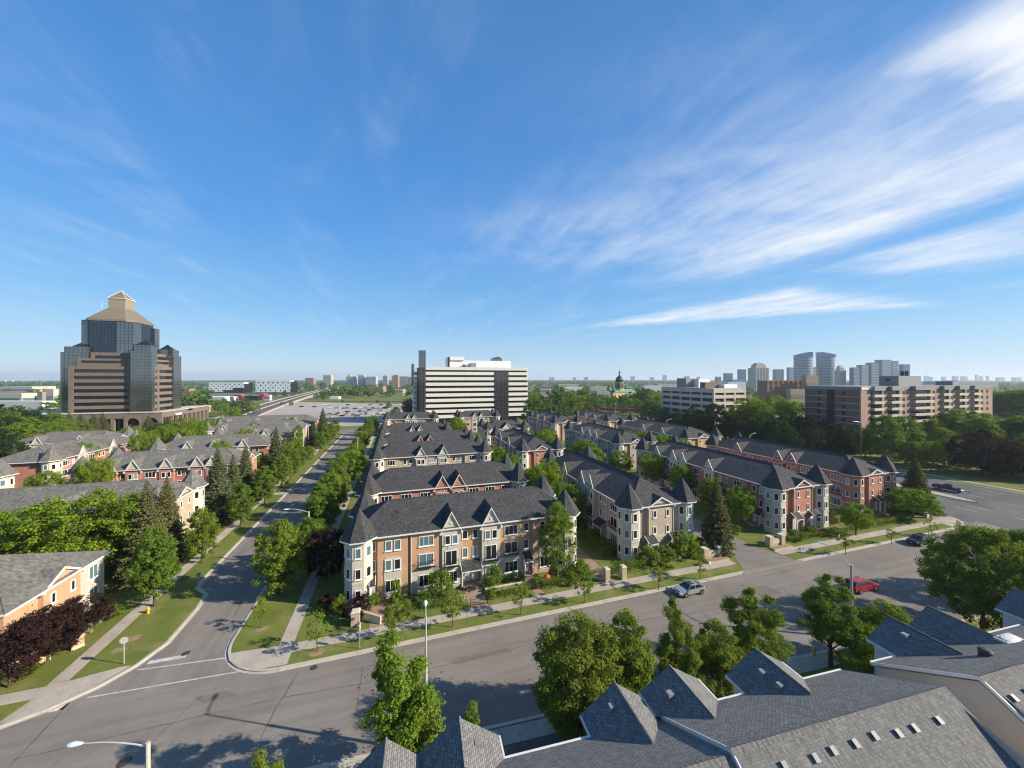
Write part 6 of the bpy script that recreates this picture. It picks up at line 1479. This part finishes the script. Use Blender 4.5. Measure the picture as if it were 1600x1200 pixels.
def apartment_block():
    X0, Y0, Ht = 181.9, 100.0, 27.8
    t = thing('apartment_block', 'brown brick apartment block with white balconies behind the avenue trees', 'apartments', (X0, Y0, 0))
    M['brick_b'] = courses('brown_brick', (.235, .125, .088), (.21, .11, .078), (.20, .14, .11), .3, .1, .012, .1, var=.08)
    M['brick_bl'] = courses('pinkish_brick', (.36, .235, .18), (.34, .22, .165), (.3, .22, .18), .3, .1, .012, .1, var=.08)
    M['balcony'] = flat('balcony_panel', (.44, .40, .35), .7, var=.08)
    W, Dp, fh = 97.0, 21.5, 2.82
    part('wall', t, 'brick_b', (0, .5, -.2, W, Dp, Ht - 1.4)); part('parapet', t, 'vent', (-.25, -.25, Ht - 1.5, W + .2, Dp + .2, Ht))
    part('recess_shade', t, 'black', (-.06, 9.4, 0, 0, 12.4, Ht - 1.5))  # black strip on the flat wall paints the shade of a recess
    for k in range(9):
        z = Ht - 1.5 - fh * (k + 1)
        if z < 0: break
        part('floor_band', t, 'stone', (-.10, .3, z - .12, .0, 9.4, z + .12), (-.10, 12.4, z - .12, .0, Dp, z + .12))
        for yy in (6.0, 15.5):
            q = MB(); q.box(-.12, yy - .5, z + .8, -.02, yy + .5, z + 2.1); q.build('window', M['glass'], t)
    part('wall_face', t, 'brick_bl', *[(a, -.1, -.2, b, .6, Ht - 1.5) for a, b in ((0, 6), (13.5, 17), (25, 32.5), (47, 54), (61, 66), (74, 78), (85, 97))])
    bays = [(6.5, 13, 1.2), (17.5, 24.5, 1.4), (33, 46.5, 1.6), (54.5, 60.5, 1.3), (66.5, 73.5, 1.3), (78.5, 84.5, 1.3)]
    bm = {}
    for k in range(9):
        z = Ht - 1.5 - fh * (k + 1)
        if z < 0: break
        for (a, b, d) in bays:
            key = (a, b)
            if key not in bm:
                q = MB(); w = b - a; q.box(0, -d, -.15, w, .5, 0)
                q.box(0, -d, 0, w, -d + .08, 1.0); q.box(0, -d, 0, .08, 0, 1.0); q.box(w - .08, -d, 0, w, 0, 1.0)
                g = MB(); g.poly([(.3, .46, .1), (w - .3, .46, .1), (w - .3, .46, 2.3), (.3, .46, 2.3)]); bm[key] = (q.mesh('balcony', M['balcony']), g.mesh('balcony_window', M['glass']))
            o = put('balcony', bm[key][0], t, (a, 0, z)); put('balcony_window', bm[key][1], o)
        for xx in (8, 28, 49.5, 56, 63.3, 76, 88, 92.5):
            q = MB(); q.box(xx - .8, -.16, z + .8, xx + .8, -.08, z + 2.2); q.build('window', M['glass'], t)
    for (a, b, d) in bays: part('bay_head', t, 'vent', (a - .3, -d - .2, Ht - 1.7, b + .3, .4, Ht + .05))
    part('rooftop_house', t, 'vent', (37, 6, Ht, 53.6, 13, Ht + 4.6)); part('louvre', t, 'ink', (36.9, 9, Ht + 2.2, 37, 10.5, Ht + 3.4)); part('rooftop_house', t, 'vent', (79, 6, Ht, 84, 12, Ht + 2.0))
    for xx in (44, 47.0): q = MB(); q.tube((xx, 8, Ht + 4.6), (xx, 8, Ht + 6.8), .7, n=10); q.build('flue', M['vent_d'], t)
    part('rental_sign', t, 'sign_white', (.4, -.32, Ht - 1.45, 6.2, -.25, Ht - .1)); part('sign_line', t, 'sign_red', (.8, -.36, Ht - .55, 3.0, -.32, Ht - .35), (3.3, -.36, Ht - .55, 5.8, -.32, Ht - .35)); part('sign_line', t, 'ink', (1.2, -.36, Ht - 1.1, 5.4, -.32, Ht - .95))
apartment_block()
def parking_office():
    t = thing('white_office', 'white concrete block with open parking storeys behind the dark evergreens', 'office building', (171.5, 163, 0))
    W, Dp, Ht, fh = 24, 43, 25.6, 3.9
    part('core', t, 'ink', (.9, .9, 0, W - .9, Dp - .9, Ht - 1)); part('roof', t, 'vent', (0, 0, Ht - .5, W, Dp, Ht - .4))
    for k in range(6):
        z = Ht - 1.0 - fh * k; zz = 2.6 if k == 0 else 1.9
        part('concrete_band', t, 'stone', (0, 0, z - zz + 1.0, W, Dp, z + 1.0)) if k < 6 else None
    for i in range(4): part('column', t, 'stone', (-.05 + i * 7.6, -.06, 0, .95 + i * 7.6, .9, Ht - .2))
    for i in range(6): part('column', t, 'stone', (-.06, i * 8.4, 0, .9, i * 8.4 + 1.0, Ht - .2))
    part('rooftop_house', t, 'vent', (3, 24, Ht, 9, 32, Ht + 5.8)); part('rooftop_house', t, 'white_wall', (9, 20, Ht, 18, 28, Ht + 5.4)); part('rooftop_unit', t, 'granite', (2, 8, Ht, 14, 12, Ht + 3.4)); part('rooftop_unit', t, 'white_wall', (12, 4, Ht, 22, 9, Ht + 2.2))
parking_office()
# ------------------------------------------------------------------ buildings farther out
def slab(label, px0, px1, ytop, depth, wallm, cat='building', name='apartment_tower', bands=0, bandm='glass', roofbox=None, ybase=None, deep=.6, group=None, vbars=0, rz=None, top=None):
    """a block facing the camera's bearing: wall, one strip of windows per storey, a plant room"""
    k = ((px0 + px1) / 2 - 800) / FPX; pw = (px1 - px0) / (1 + abs(k) * deep)       # the flank seen obliquely takes its share of the width
    if k > 0: px0 = px1 - pw
    else: px1 = px0 + pw
    a, b = far(px0, depth), far(px1, depth); W = math.hypot(b[0] - a[0], b[1] - a[1]); H = CAMH + (HOR - ytop) * depth / FPX
    t = thing(name, label, cat, (a[0], a[1], -.6), -YAW, group); D_ = W * deep
    q = MB(); q.box(0, 0, 0, W, D_, H + .6); q.build('wall', M[wallm], t)
    if bands:
        fh = (H - 3) / bands; q = MB(); q.box(W * .03, -.25, 0, W * .97, 0, fh * .45); me = q.mesh('window_band', M[bandm])
        q = MB(); q.box(W, D_ * .05, 0, W + .25, D_ * .95, fh * .45); me2 = q.mesh('window_band', M[bandm])
        for k in range(bands): put('window_band', me, t, (0, 0, 2.5 + k * fh)); put('window_band', me2, t, (0, 0, 2.5 + k * fh))
    if vbars:
        q = MB(); q.box(0, -.5, 0, W * .35 / vbars, -.1, H); me = q.mesh('wall_pier', M[wallm])
        for k in range(vbars): put('wall_pier', me, t, (W * (k + .3) / vbars, 0, .6))
    if roofbox:
        for (f0, f1, yy) in roofbox:
            h2 = CAMH + (HOR - yy) * depth / FPX; part('plant_room', t, wallm, (W * f0, D_ * .2, H + .6, W * f1, D_ * .8, h2 + .6))
    return t, W, D_, H
M['t_cream'] = flat('cream_concrete', (.50, .43, .34), .8, var=.04)
M['t_grey'] = flat('grey_concrete', (.42, .42, .41), .8, var=.05)
M['t_brown'] = flat('brown_concrete', (.34, .16, .10), .8, var=.05)
M['t_tan'] = flat('tan_concrete', (.42, .30, .19), .8, var=.05)
M['t_blue'] = flat('blue_grey_cladding', (.24, .30, .37), .4, var=.05)
M['t_glass'] = flat('blue_tower_glass', (.13, .19, .26), .15, spec=.7)
slab('cream slab apartment tower standing alone beyond the parking lot', 505, 521, 586, 1250, 't_cream', bands=13, bandm='vent', vbars=5)
slab('grey apartment slab, the left of a joined row beyond the lot', 541, 560, 588, 1300, 't_grey', bands=12, bandm='t_blue', roofbox=[(.1, .4, 586)])
slab('grey apartment slab with a raised plant room, the middle of a joined row', 559, 572, 587, 1290, 't_grey', bands=12, bandm='t_blue', roofbox=[(0, .9, 585.5)])
slab('grey apartment slab, the right of a joined row beyond the lot', 571, 591, 588.5, 1280, 't_grey', bands=12, bandm='t_blue')
slab('small white apartment tower left of the orange one', 598, 607, 587, 1400, 't_grey', bands=12, bandm='vent', roofbox=[(.3, .7, 585.5)])
slab('orange brick apartment tower far behind the banded office', 612, 624, 588, 1150, 't_brown', bands=12, bandm='brick_t', roofbox=[(.2, .9, 586)])
slab('greyish apartment tower right of the orange one', 623, 640, 588, 1250, 't_grey', bands=12, bandm='t_brown', vbars=4)
slab('dull pink apartment tower behind the black stair tower', 638, 652, 588.5, 1250, 't_cream', bands=12, bandm='t_brown')
slab('low brown apartment slab above the highway', 477, 494, 590.5, 1500, 't_brown', bands=6, bandm='vent')
slab('long low red brick building beyond the lot', 571, 604, 605.5, 860, 't_brown', 'building', 'low_building', 3, 'vent', [(.9, 1.0, 603)])
slab('long low tan building beyond the lot', 605, 634, 608.5, 800, 't_tan', 'building', 'low_building', 3, 'vent')
slab('small white shed at the back of the parking lot', 515, 533, 619.5, 560, 'white_wall', 'shed', 'shed', 0)
slab('low white warehouse far beyond the lot', 556, 585, 617.8, 720, 'white_wall', 'warehouse', 'warehouse', 0)
slab('low pale warehouse left of the banded office', 628, 650, 617, 700, 'white_wall', 'warehouse', 'warehouse', 0)
# campus buildings with patterned white screens
def campus(label, px0, px1, ytop, ybot, depth, seed, slope=False):
    t, W, D_, H = slab(label, px0, px1, ytop, depth, 'cdark', 'campus building', 'campus_building', 0, deep=.35)
    rng = random.Random(seed); zb = CAMH + (HOR - ybot) * depth / FPX
    n = int(W / 5.2); sw = W / n
    rows = 4; rh = (H - zb - 2) / rows
    M['white_bright'] = flat('white_panel', (.84, .84, .83), .6)
    q = MB()
    q.box(0, -1, H - 2, W, D_ * .5, H + 1.2)
    for r in range(rows):
        for k in range(n):
            z0 = zb + r * rh; x0 = k * sw
            if slope and z0 < zb + max(0, (x0 - W * .35) / (W * .65)) * rh * 2.2: continue
            q.box(x0, -.8, z0 + 0, x0 + sw, -.4, z0 + rh * .42); s = rng.uniform(.6, .85) * sw
            q.box(x0 + (0 if (k + r) % 2 else sw - s), -.8, z0 + rh * .42, x0 + (s if (k + r) % 2 else sw), -.4, z0 + rh)
    q.build('white_screen', M['white_bright'], t)
    part('end_wall', t, 'white_wall', (-.6, -.8, zb, 0, D_, H + 1))
    return t
campus('long white campus building with a patterned screen, the left one', 327, 396, 598, 612, 820, 3, True)
campus('taller white campus building with a patterned screen, right of its twin', 400, 466, 595, 612.5, 780, 4)
slab('low white retail store roof in front of the campus buildings', 300, 372, 620, 520, 'white_wall', 'store', 'store', 0, deep=.5)
slab('dark fronted dealership with red corner blocks', 374, 410, 618.5, 540, 'cdark', 'store', 'store', 0, deep=.4)
for i, (px, w_, y0, y1) in enumerate([(371, 5.5, 616.2, 619.6), (409, 3.4, 615.6, 620.2)]):
    x, y = far(px, 528); z1 = tall(x, y, y0); z0 = tall(x, y, y1); t = thing('red_sign_block', ['long red sign block on the dealership roof, left of two', 'red sign cube on the dealership corner, right of two'][i], 'sign', (x, y, z0), -YAW)
    part('cladding', t, 'sign_red', (-w_, 0, 0, w_, 7, z1 - z0)); part('cap', t, 'white_wall', (-w_ - .1, -.1, z1 - z0, w_ + .1, 7.1, z1 - z0 + .2))
slab('pale blue glass entrance block of the dealership', 413, 425, 617.5, 536, 'white_wall', 'store', 'store', 2, 't_glass')
slab('brown low building half hidden by the tower podium', 276, 306, 607.5, 640, 't_brown', 'building', 'low_building', 2, 'vent')
slab('tan low building behind the arcade wing', 319, 330, 633, 345, 't_tan', 'building', 'low_building', 2, 'vent')
slab('long white shopping mall wall at the left edge', -60, 92, 627, 380, 'band_white', 'mall', 'mall_building', 0, deep=.15)
slab('pale mall block with green windows at the left edge', -60, 60, 614.5, 470, 't_cream', 'mall', 'mall_building', 1, 'glass_b', deep=.2)
slab('cream mall tower block left of the dark tower', 70, 92, 608, 480, 't_cream', 'mall', 'mall_building', 1, 'vent', deep=.5)
slab('orange trimmed mall block beside the cream tower block', 58, 72, 612.5, 460, 'bronze_l', 'mall', 'mall_building', 1, 'vent')
for i, px in enumerate([9, 20]):
    x, y = far(px, 2400); t = thing('chimney', 'thin white chimney on the far horizon at the left, ' + ['left', 'right'][i] + ' of a pair', 'chimney', (x, y, 0)); q = MB(); q.tube((0, 0, 0), (0, 0, 24), 3.0, 2.2, 10); q.build('stack', M['white_wall'], t)
# storage building with its red sign
t, W, D_, H = slab('pale storage building with a grey pyramid roof and red lettering', 843, 861, 604.5, 430, 't_cream', 'storage', 'storage_building', 0, deep=1.0)
q = MB(); q.cone([(-.8, -.8), (W + .8, -.8), (W + .8, D_ + .8), (-.8, D_ + .8)], H + .6, (W / 2, D_ / 2, H + 6)); q.build('roof', M['roof_g'], t)
part('side_wall', t, 't_brown', (-.2, 0, H - 5, 0, D_, H + .4)); part('sign_panel', t, 'siding_w', (.6, -.3, H - 4.6, W - .6, -.05, H - .2))
text(t, 'SELF STORAGE', 1.75, (W / 2, -.4, H - 1.5), (PI / 2, 0, 0), 'sign_red'); part('sign_stripe', t, 'sign_red', (1.6, -.4, H - 3.9, W - 1.8, -.3, H - 3.2))
# domed church
def church():
    M['church'] = flat('church_yellow', (.56, .40, .17), .8, var=.06); M['copper'] = flat('green_copper', (.15, .29, .24), .6, var=.12); M['dome'] = flat('dark_copper', (.035, .06, .065), .35, .5)
    x, y = far(958, 470); dd = 470 / FPX
    t = thing('church', 'yellow church with a dark onion dome, small cupolas and a green copper roof', 'church', (x, y, -.6), .05)
    u = dd
    part('nave', t, 'church', (0, 0, 0, 36, 20, 14), (-9, 2, 0, 0, 16, 13)); q = MB()
    q.poly([(-.5, -.6, 14), (36.5, -.6, 14), (36.5, 10, 18.2), (-.5, 10, 18.2)]); q.poly([(36.5, 20.6, 14), (-.5, 20.6, 14), (-.5, 10, 18.2), (36.5, 10, 18.2)]); q.poly([(36.5, -.6, 14), (36.5, 20.6, 14), (36.5, 10, 18.2)]); q.poly([(-.5, -.6, 14), (-.5, 10, 18.2), (-.5, 20.6, 14)]); q.build('roof', M['copper'], t)
    for k in range(6):
        q = MB(); q.box(3 + k * 5.6, -.1, 4, 4.4 + k * 5.6, .02, 11.5); q.build('window', M['ink'], t)
    def cupola(cx, cy, z0, r, h, dr, m, big):
        q = MB(); q.prism(ngon(cx, cy, r, 8, PI / 8), z0, z0 + h); d = q.build('drum', M['church'], t)
        q = MB(); q.lathe(cx, cy, [(r * 1.12, z0 + h), (r * 1.12, z0 + h + .3), (dr * .85, z0 + h + .5), (dr, z0 + h + dr * .6), (dr * .85, z0 + h + dr * 1.1), (dr * .4, z0 + h + dr * 1.5), (.35 * dr * .5, z0 + h + dr * 1.8), (.3 * dr * .5, z0 + h + dr * 2.4), (.5 * dr * .5, z0 + h + dr * 2.6), (.1, z0 + h + dr * 3.0), (.08, z0 + h + dr * 4.0), (0, z0 + h + dr * 4.1)], 14); q.build('dome', M[m], d)
        for i in range(8):
            a = 2 * PI * i / 8; q = MB(); w = r * .28; px_, py_ = cx + r * .93 * math.cos(a), cy + r * .93 * math.sin(a)
            q.prism([(px_ - .1 * math.cos(a) + w * math.sin(a), py_ - .1 * math.sin(a) - w * math.cos(a)), (px_ + .12 * math.cos(a) + w * math.sin(a), py_ + .12 * math.sin(a) - w * math.cos(a)), (px_ + .12 * math.cos(a) - w * math.sin(a), py_ + .12 * math.sin(a) + w * math.cos(a)), (px_ - .1 * math.cos(a) - w * math.sin(a), py_ - .1 * math.sin(a) + w * math.cos(a))], z0 + h * .2, z0 + h * .85); q.build('window', M['ink'], d)
    cupola(17, 10, 16.5, 5.6, 11, 5.0, 'dome', True); cupola(-4, 4, 13, 2.2, 7, 1.5, 'dome', False); cupola(2, 1.5, 13, 2.2, 5.2, 1.6, 'copper', False); cupola(33, 16, 15, 2.2, 5.5, 1.5, 'copper', False)
church()
slab('grey blocky building left of the church', 930, 952, 611, 430, 't_grey', 'building', 'low_building', 2, 'vent')
slab('pale tan building behind the grey block by the church', 918, 955, 604.5, 560, 't_cream', 'building', 'low_building', 2, 'vent')
# red footbridge
a, b = far(905, 285), far(1012, 262)
t = thing('footbridge', 'long red footbridge crossing above the parked cars', 'bridge', (a[0], a[1], 0), math.atan2(b[1] - a[1], b[0] - a[0])); L = math.hypot(b[0] - a[0], b[1] - a[1])
M['bridge_red'] = flat('bridge_red', (.34, .06, .06), .5, var=.1)
part('deck', t, 't_grey', (0, -1.4, 7.0, L, 1.4, 7.5)); part('side_truss', t, 'bridge_red', (0, -1.6, 7.2, L, -1.4, 9.0)); part('side_truss', t, 'bridge_red', (0, 1.4, 7.2, L, 1.6, 9.0))
for f in (.12, .45, .88): part('pier', t, 't_grey', (L * f - .6, -1, 0, L * f + .6, 1, 7.0))
# stepped brown apartments beyond the pale tree
t, W, D_, H = slab('brown terraced apartments behind the pale spreading tree', 1182, 1258, 594.5, 330, 't_brown', 'apartments', 'apartment_block', 6, 'vent', deep=.3, vbars=8)
slab('orange brick stair block on the terraced apartments', 1252, 1279, 586.5, 322, 't_tan', 'apartments', 'apartment_block', 3, 'vent', deep=.5)
slab('lower tan end of the terraced apartments', 1228, 1258, 608, 315, 't_tan', 'apartments', 'apartment_block', 3, 'vent', deep=.4)
# condominium skyline
def curved(label, px0, px1, ytop, depth, notch):
    a, b = far(px0, depth), far(px1, depth); W = math.hypot(b[0] - a[0], b[1] - a[1]); H = CAMH + (HOR - ytop) * depth / FPX
    t = thing('condo_tower', label, 'condo tower', ((a[0] + b[0]) / 2, (a[1] + b[1]) / 2, -.6), -YAW - .4)
    r = W / 2 * .90
    pts = [(r * math.cos(2 * PI * i / 20), r * .9 * math.sin(2 * PI * i / 20)) for i in range(20)]
    q = MB(); q.prism(pts, 0, H * .87, m=0); q.build('wall', M['t_glass'], t)
    nb = 22
    q = MB(); p2 = [(x * 1.02, y * 1.02) for x, y in pts]; q.prism(p2, 0, H * .87 / nb * .34); me = q.mesh('floor_band', M['t_grey'])
    for k in range(nb): put('floor_band', me, t, (0, 0, k * H * .87 / nb))
    q = MB(); s = 1 if notch else -1
    for i in range(8):
        x0, x1 = (-r + 2 * r * i / 8) * .9, (-r + 2 * r * (i + 1) / 8) * .9
        f0 = 1 - (abs((x0 + s * r * -1) / (2 * r))) ** 2 * .10 if False else 0
        za = H * (.93 + .07 * math.sin(PI / 2 * (i if s > 0 else 8 - i) / 8)); zb = H * (.93 + .07 * math.sin(PI / 2 * ((i + 1) if s > 0 else 7 - i) / 8))
        y = r * .55
        q.poly([(x0, -y, H * .87), (x1, -y, H * .87), (x1, -y, zb), (x0, -y, za)]); q.poly([(x1, y, H * .87), (x0, y, H * .87), (x0, y, za), (x1, y, zb)]); q.poly([(x0, -y, za), (x1, -y, zb), (x1, y, zb), (x0, y, za)])
        if i in (0, 7):
            xx, zz = (x0, za) if i == 0 else (x1, zb); q.poly([(xx, -y, H * .87), (xx, y, H * .87), (xx, y, zz), (xx, -y, zz)])
    q.build('curved_crown', M['t_blue'], t)
    return t
curved('blue glass condo tower with a curved top, the left of the twins', 1241.5, 1268, 550, 950, True)
curved('blue glass condo tower with a curved top, the right of the twins', 1277, 1303, 550, 950, False)
part('corner_fin', slab('dark blue slab rising at the left side of the right twin tower', 1277, 1288, 550, 945, 't_blue', 'condo tower', 'condo_tower', 24, 't_grey', deep=.3)[0], 't_blue', (0, 0, 0, .5, .5, 1))
def gabled(label, px0, px1, ytop, depth, wallm, roofm):
    t, W, D_, H = slab(label, px0, px1, ytop + 8, depth, wallm, 'condo tower', 'condo_tower', 18, 't_blue', deep=.8, vbars=5)
    part('upper_storeys', t, wallm, (W * .15, D_ * .15, H + .6, W * .85, D_ * .85, H + 6)); Ht = CAMH + (HOR - ytop) * depth / FPX
    q = MB(); q.frustum([(W * .15, D_ * .15), (W * .85, D_ * .15), (W * .85, D_ * .85), (W * .15, D_ * .85)], H + 6, [(W * .3, D_ * .4), (W * .7, D_ * .4), (W * .7, D_ * .6), (W * .3, D_ * .6)], Ht + .6); q.build('roof', M[roofm], t)
gabled('beige stepped condo tower with a grey hipped roof, left in the skyline', 1168, 1202, 566.5, 800, 't_cream', 'vent')
gabled('beige condo tower with a pointed roof right of the twin towers', 1303.5, 1322, 570.5, 880, 't_cream', 't_tan')
slab('pale slender condo tower with vertical stripes in the skyline', 1207, 1225, 577, 1000, 't_grey', 'condo tower', 'condo_tower', 16, 't_blue', vbars=5)
slab('blue grey condo tower just left of the twin towers', 1229, 1241, 574, 1050, 't_blue', 'condo tower', 'condo_tower', 16, 't_grey')
slab('narrow pale tower seen between the twin towers', 1267, 1277, 573, 1150, 't_cream', 'condo tower', 'condo_tower', 16, 't_blue', deep=.3)
slab('dark blue office block behind the pale tower', 1152, 1166, 577, 1100, 't_blue', 'office building', 'office_block', 14, 't_glass')
slab('dark office block with a sloping left side in the skyline', 1130, 1145, 583, 1150, 't_blue', 'office building', 'office_block', 10, 't_glass')
slab('small bluish block at the left end of the skyline', 1117, 1127, 588.5, 1400, 't_blue', 'office building', 'office_block', 6, 't_glass')
for i, (p0, p1, yt) in enumerate([(1327, 1338, 574), (1338, 1352, 570), (1352, 1368, 566.5), (1366, 1388, 562), (1386, 1399, 564)]):
    p1 += 5
    slab(f'pale blue grey condo slab stepping up to the right, {onk(i)} of five steps', p0, p1, yt, 860 + i * 4, 't_blue' if i % 2 else 't_glass', 'condo tower', 'condo_tower', 18, 't_grey', deep=.8)
slab('blue office tower right of the stepped condo slabs', 1404.5, 1422, 569, 1000, 't_blue', 'office building', 'office_block', 16, 't_glass')
slab('lower grey shoulder beside the blue office tower', 1398, 1406, 579, 1005, 't_grey', 'office building', 'office_block', 10, 't_blue')
for i, (p0, p1, yt) in enumerate([(1035, 1042, 587), (1068, 1078, 588.5), (1088, 1094, 589.5), (912, 919, 590), (985, 992, 589), (1015, 1022, 590), (895, 900, 590.5), (1443, 1452, 588), (1452, 1458, 590), (1487, 1498, 588), (1500, 1512, 589), (1523, 1529, 586.5), (1530, 1536, 588.5), (1540, 1546, 588), (1470, 1478, 589.5), (1555, 1570, 590.5), (1580, 1596, 590.5), (858, 866, 590.5)]):
    slab('tiny hazy tower on the far horizon', p0, p1, yt - 1, 4300, 't_blue', 'tower', 'distant_tower', 0, group='tiny hazy towers on the horizon')
for i, (p0, p1, yt, d, m) in enumerate([(1070, 1100, 599, 700, 'white_wall'), (1128, 1165, 597, 620, 'white_wall'), (1135, 1166, 593, 760, 't_blue'), (1440, 1560, 596, 900, 't_grey'), (1470, 1530, 594.5, 1100, 't_cream'), (1000, 1035, 603, 620, 'white_wall'), (880, 912, 605, 700, 'white_wall'), (1020, 1060, 600, 900, 't_cream'), (0, 90, 604, 900, 't_cream'), (870, 905, 601, 1000, 't_cream')]):
    slab('low pale commercial roof among the far trees', p0, p1, yt, d, m, 'building', 'low_building', 1, 'vent', group='low pale roofs among the far trees')

# ------------------------------------------------------------------ haze
def haze():
    m = bpy.data.materials.new('haze_air'); m.use_nodes = True; nt = m.node_tree
    for n in list(nt.nodes): nt.nodes.remove(n)
    o = nt.nodes.new('ShaderNodeOutputMaterial'); v = nt.nodes.new('ShaderNodeVolumePrincipled')
    v.inputs['Color'].default_value = (.78, .88, 1.0, 1); v.inputs['Density'].default_value = .00011; v.inputs['Anisotropy'].default_value = .2
    nt.links.new(v.outputs[0], o.inputs['Volume'])
    q = MB(); q.box(-11500, -11500, -1.7, 11500, 11500, 122); ob = q.build('haze', m); tag(ob, 'thin pale air haze over the whole plain', kind='stuff')
haze()
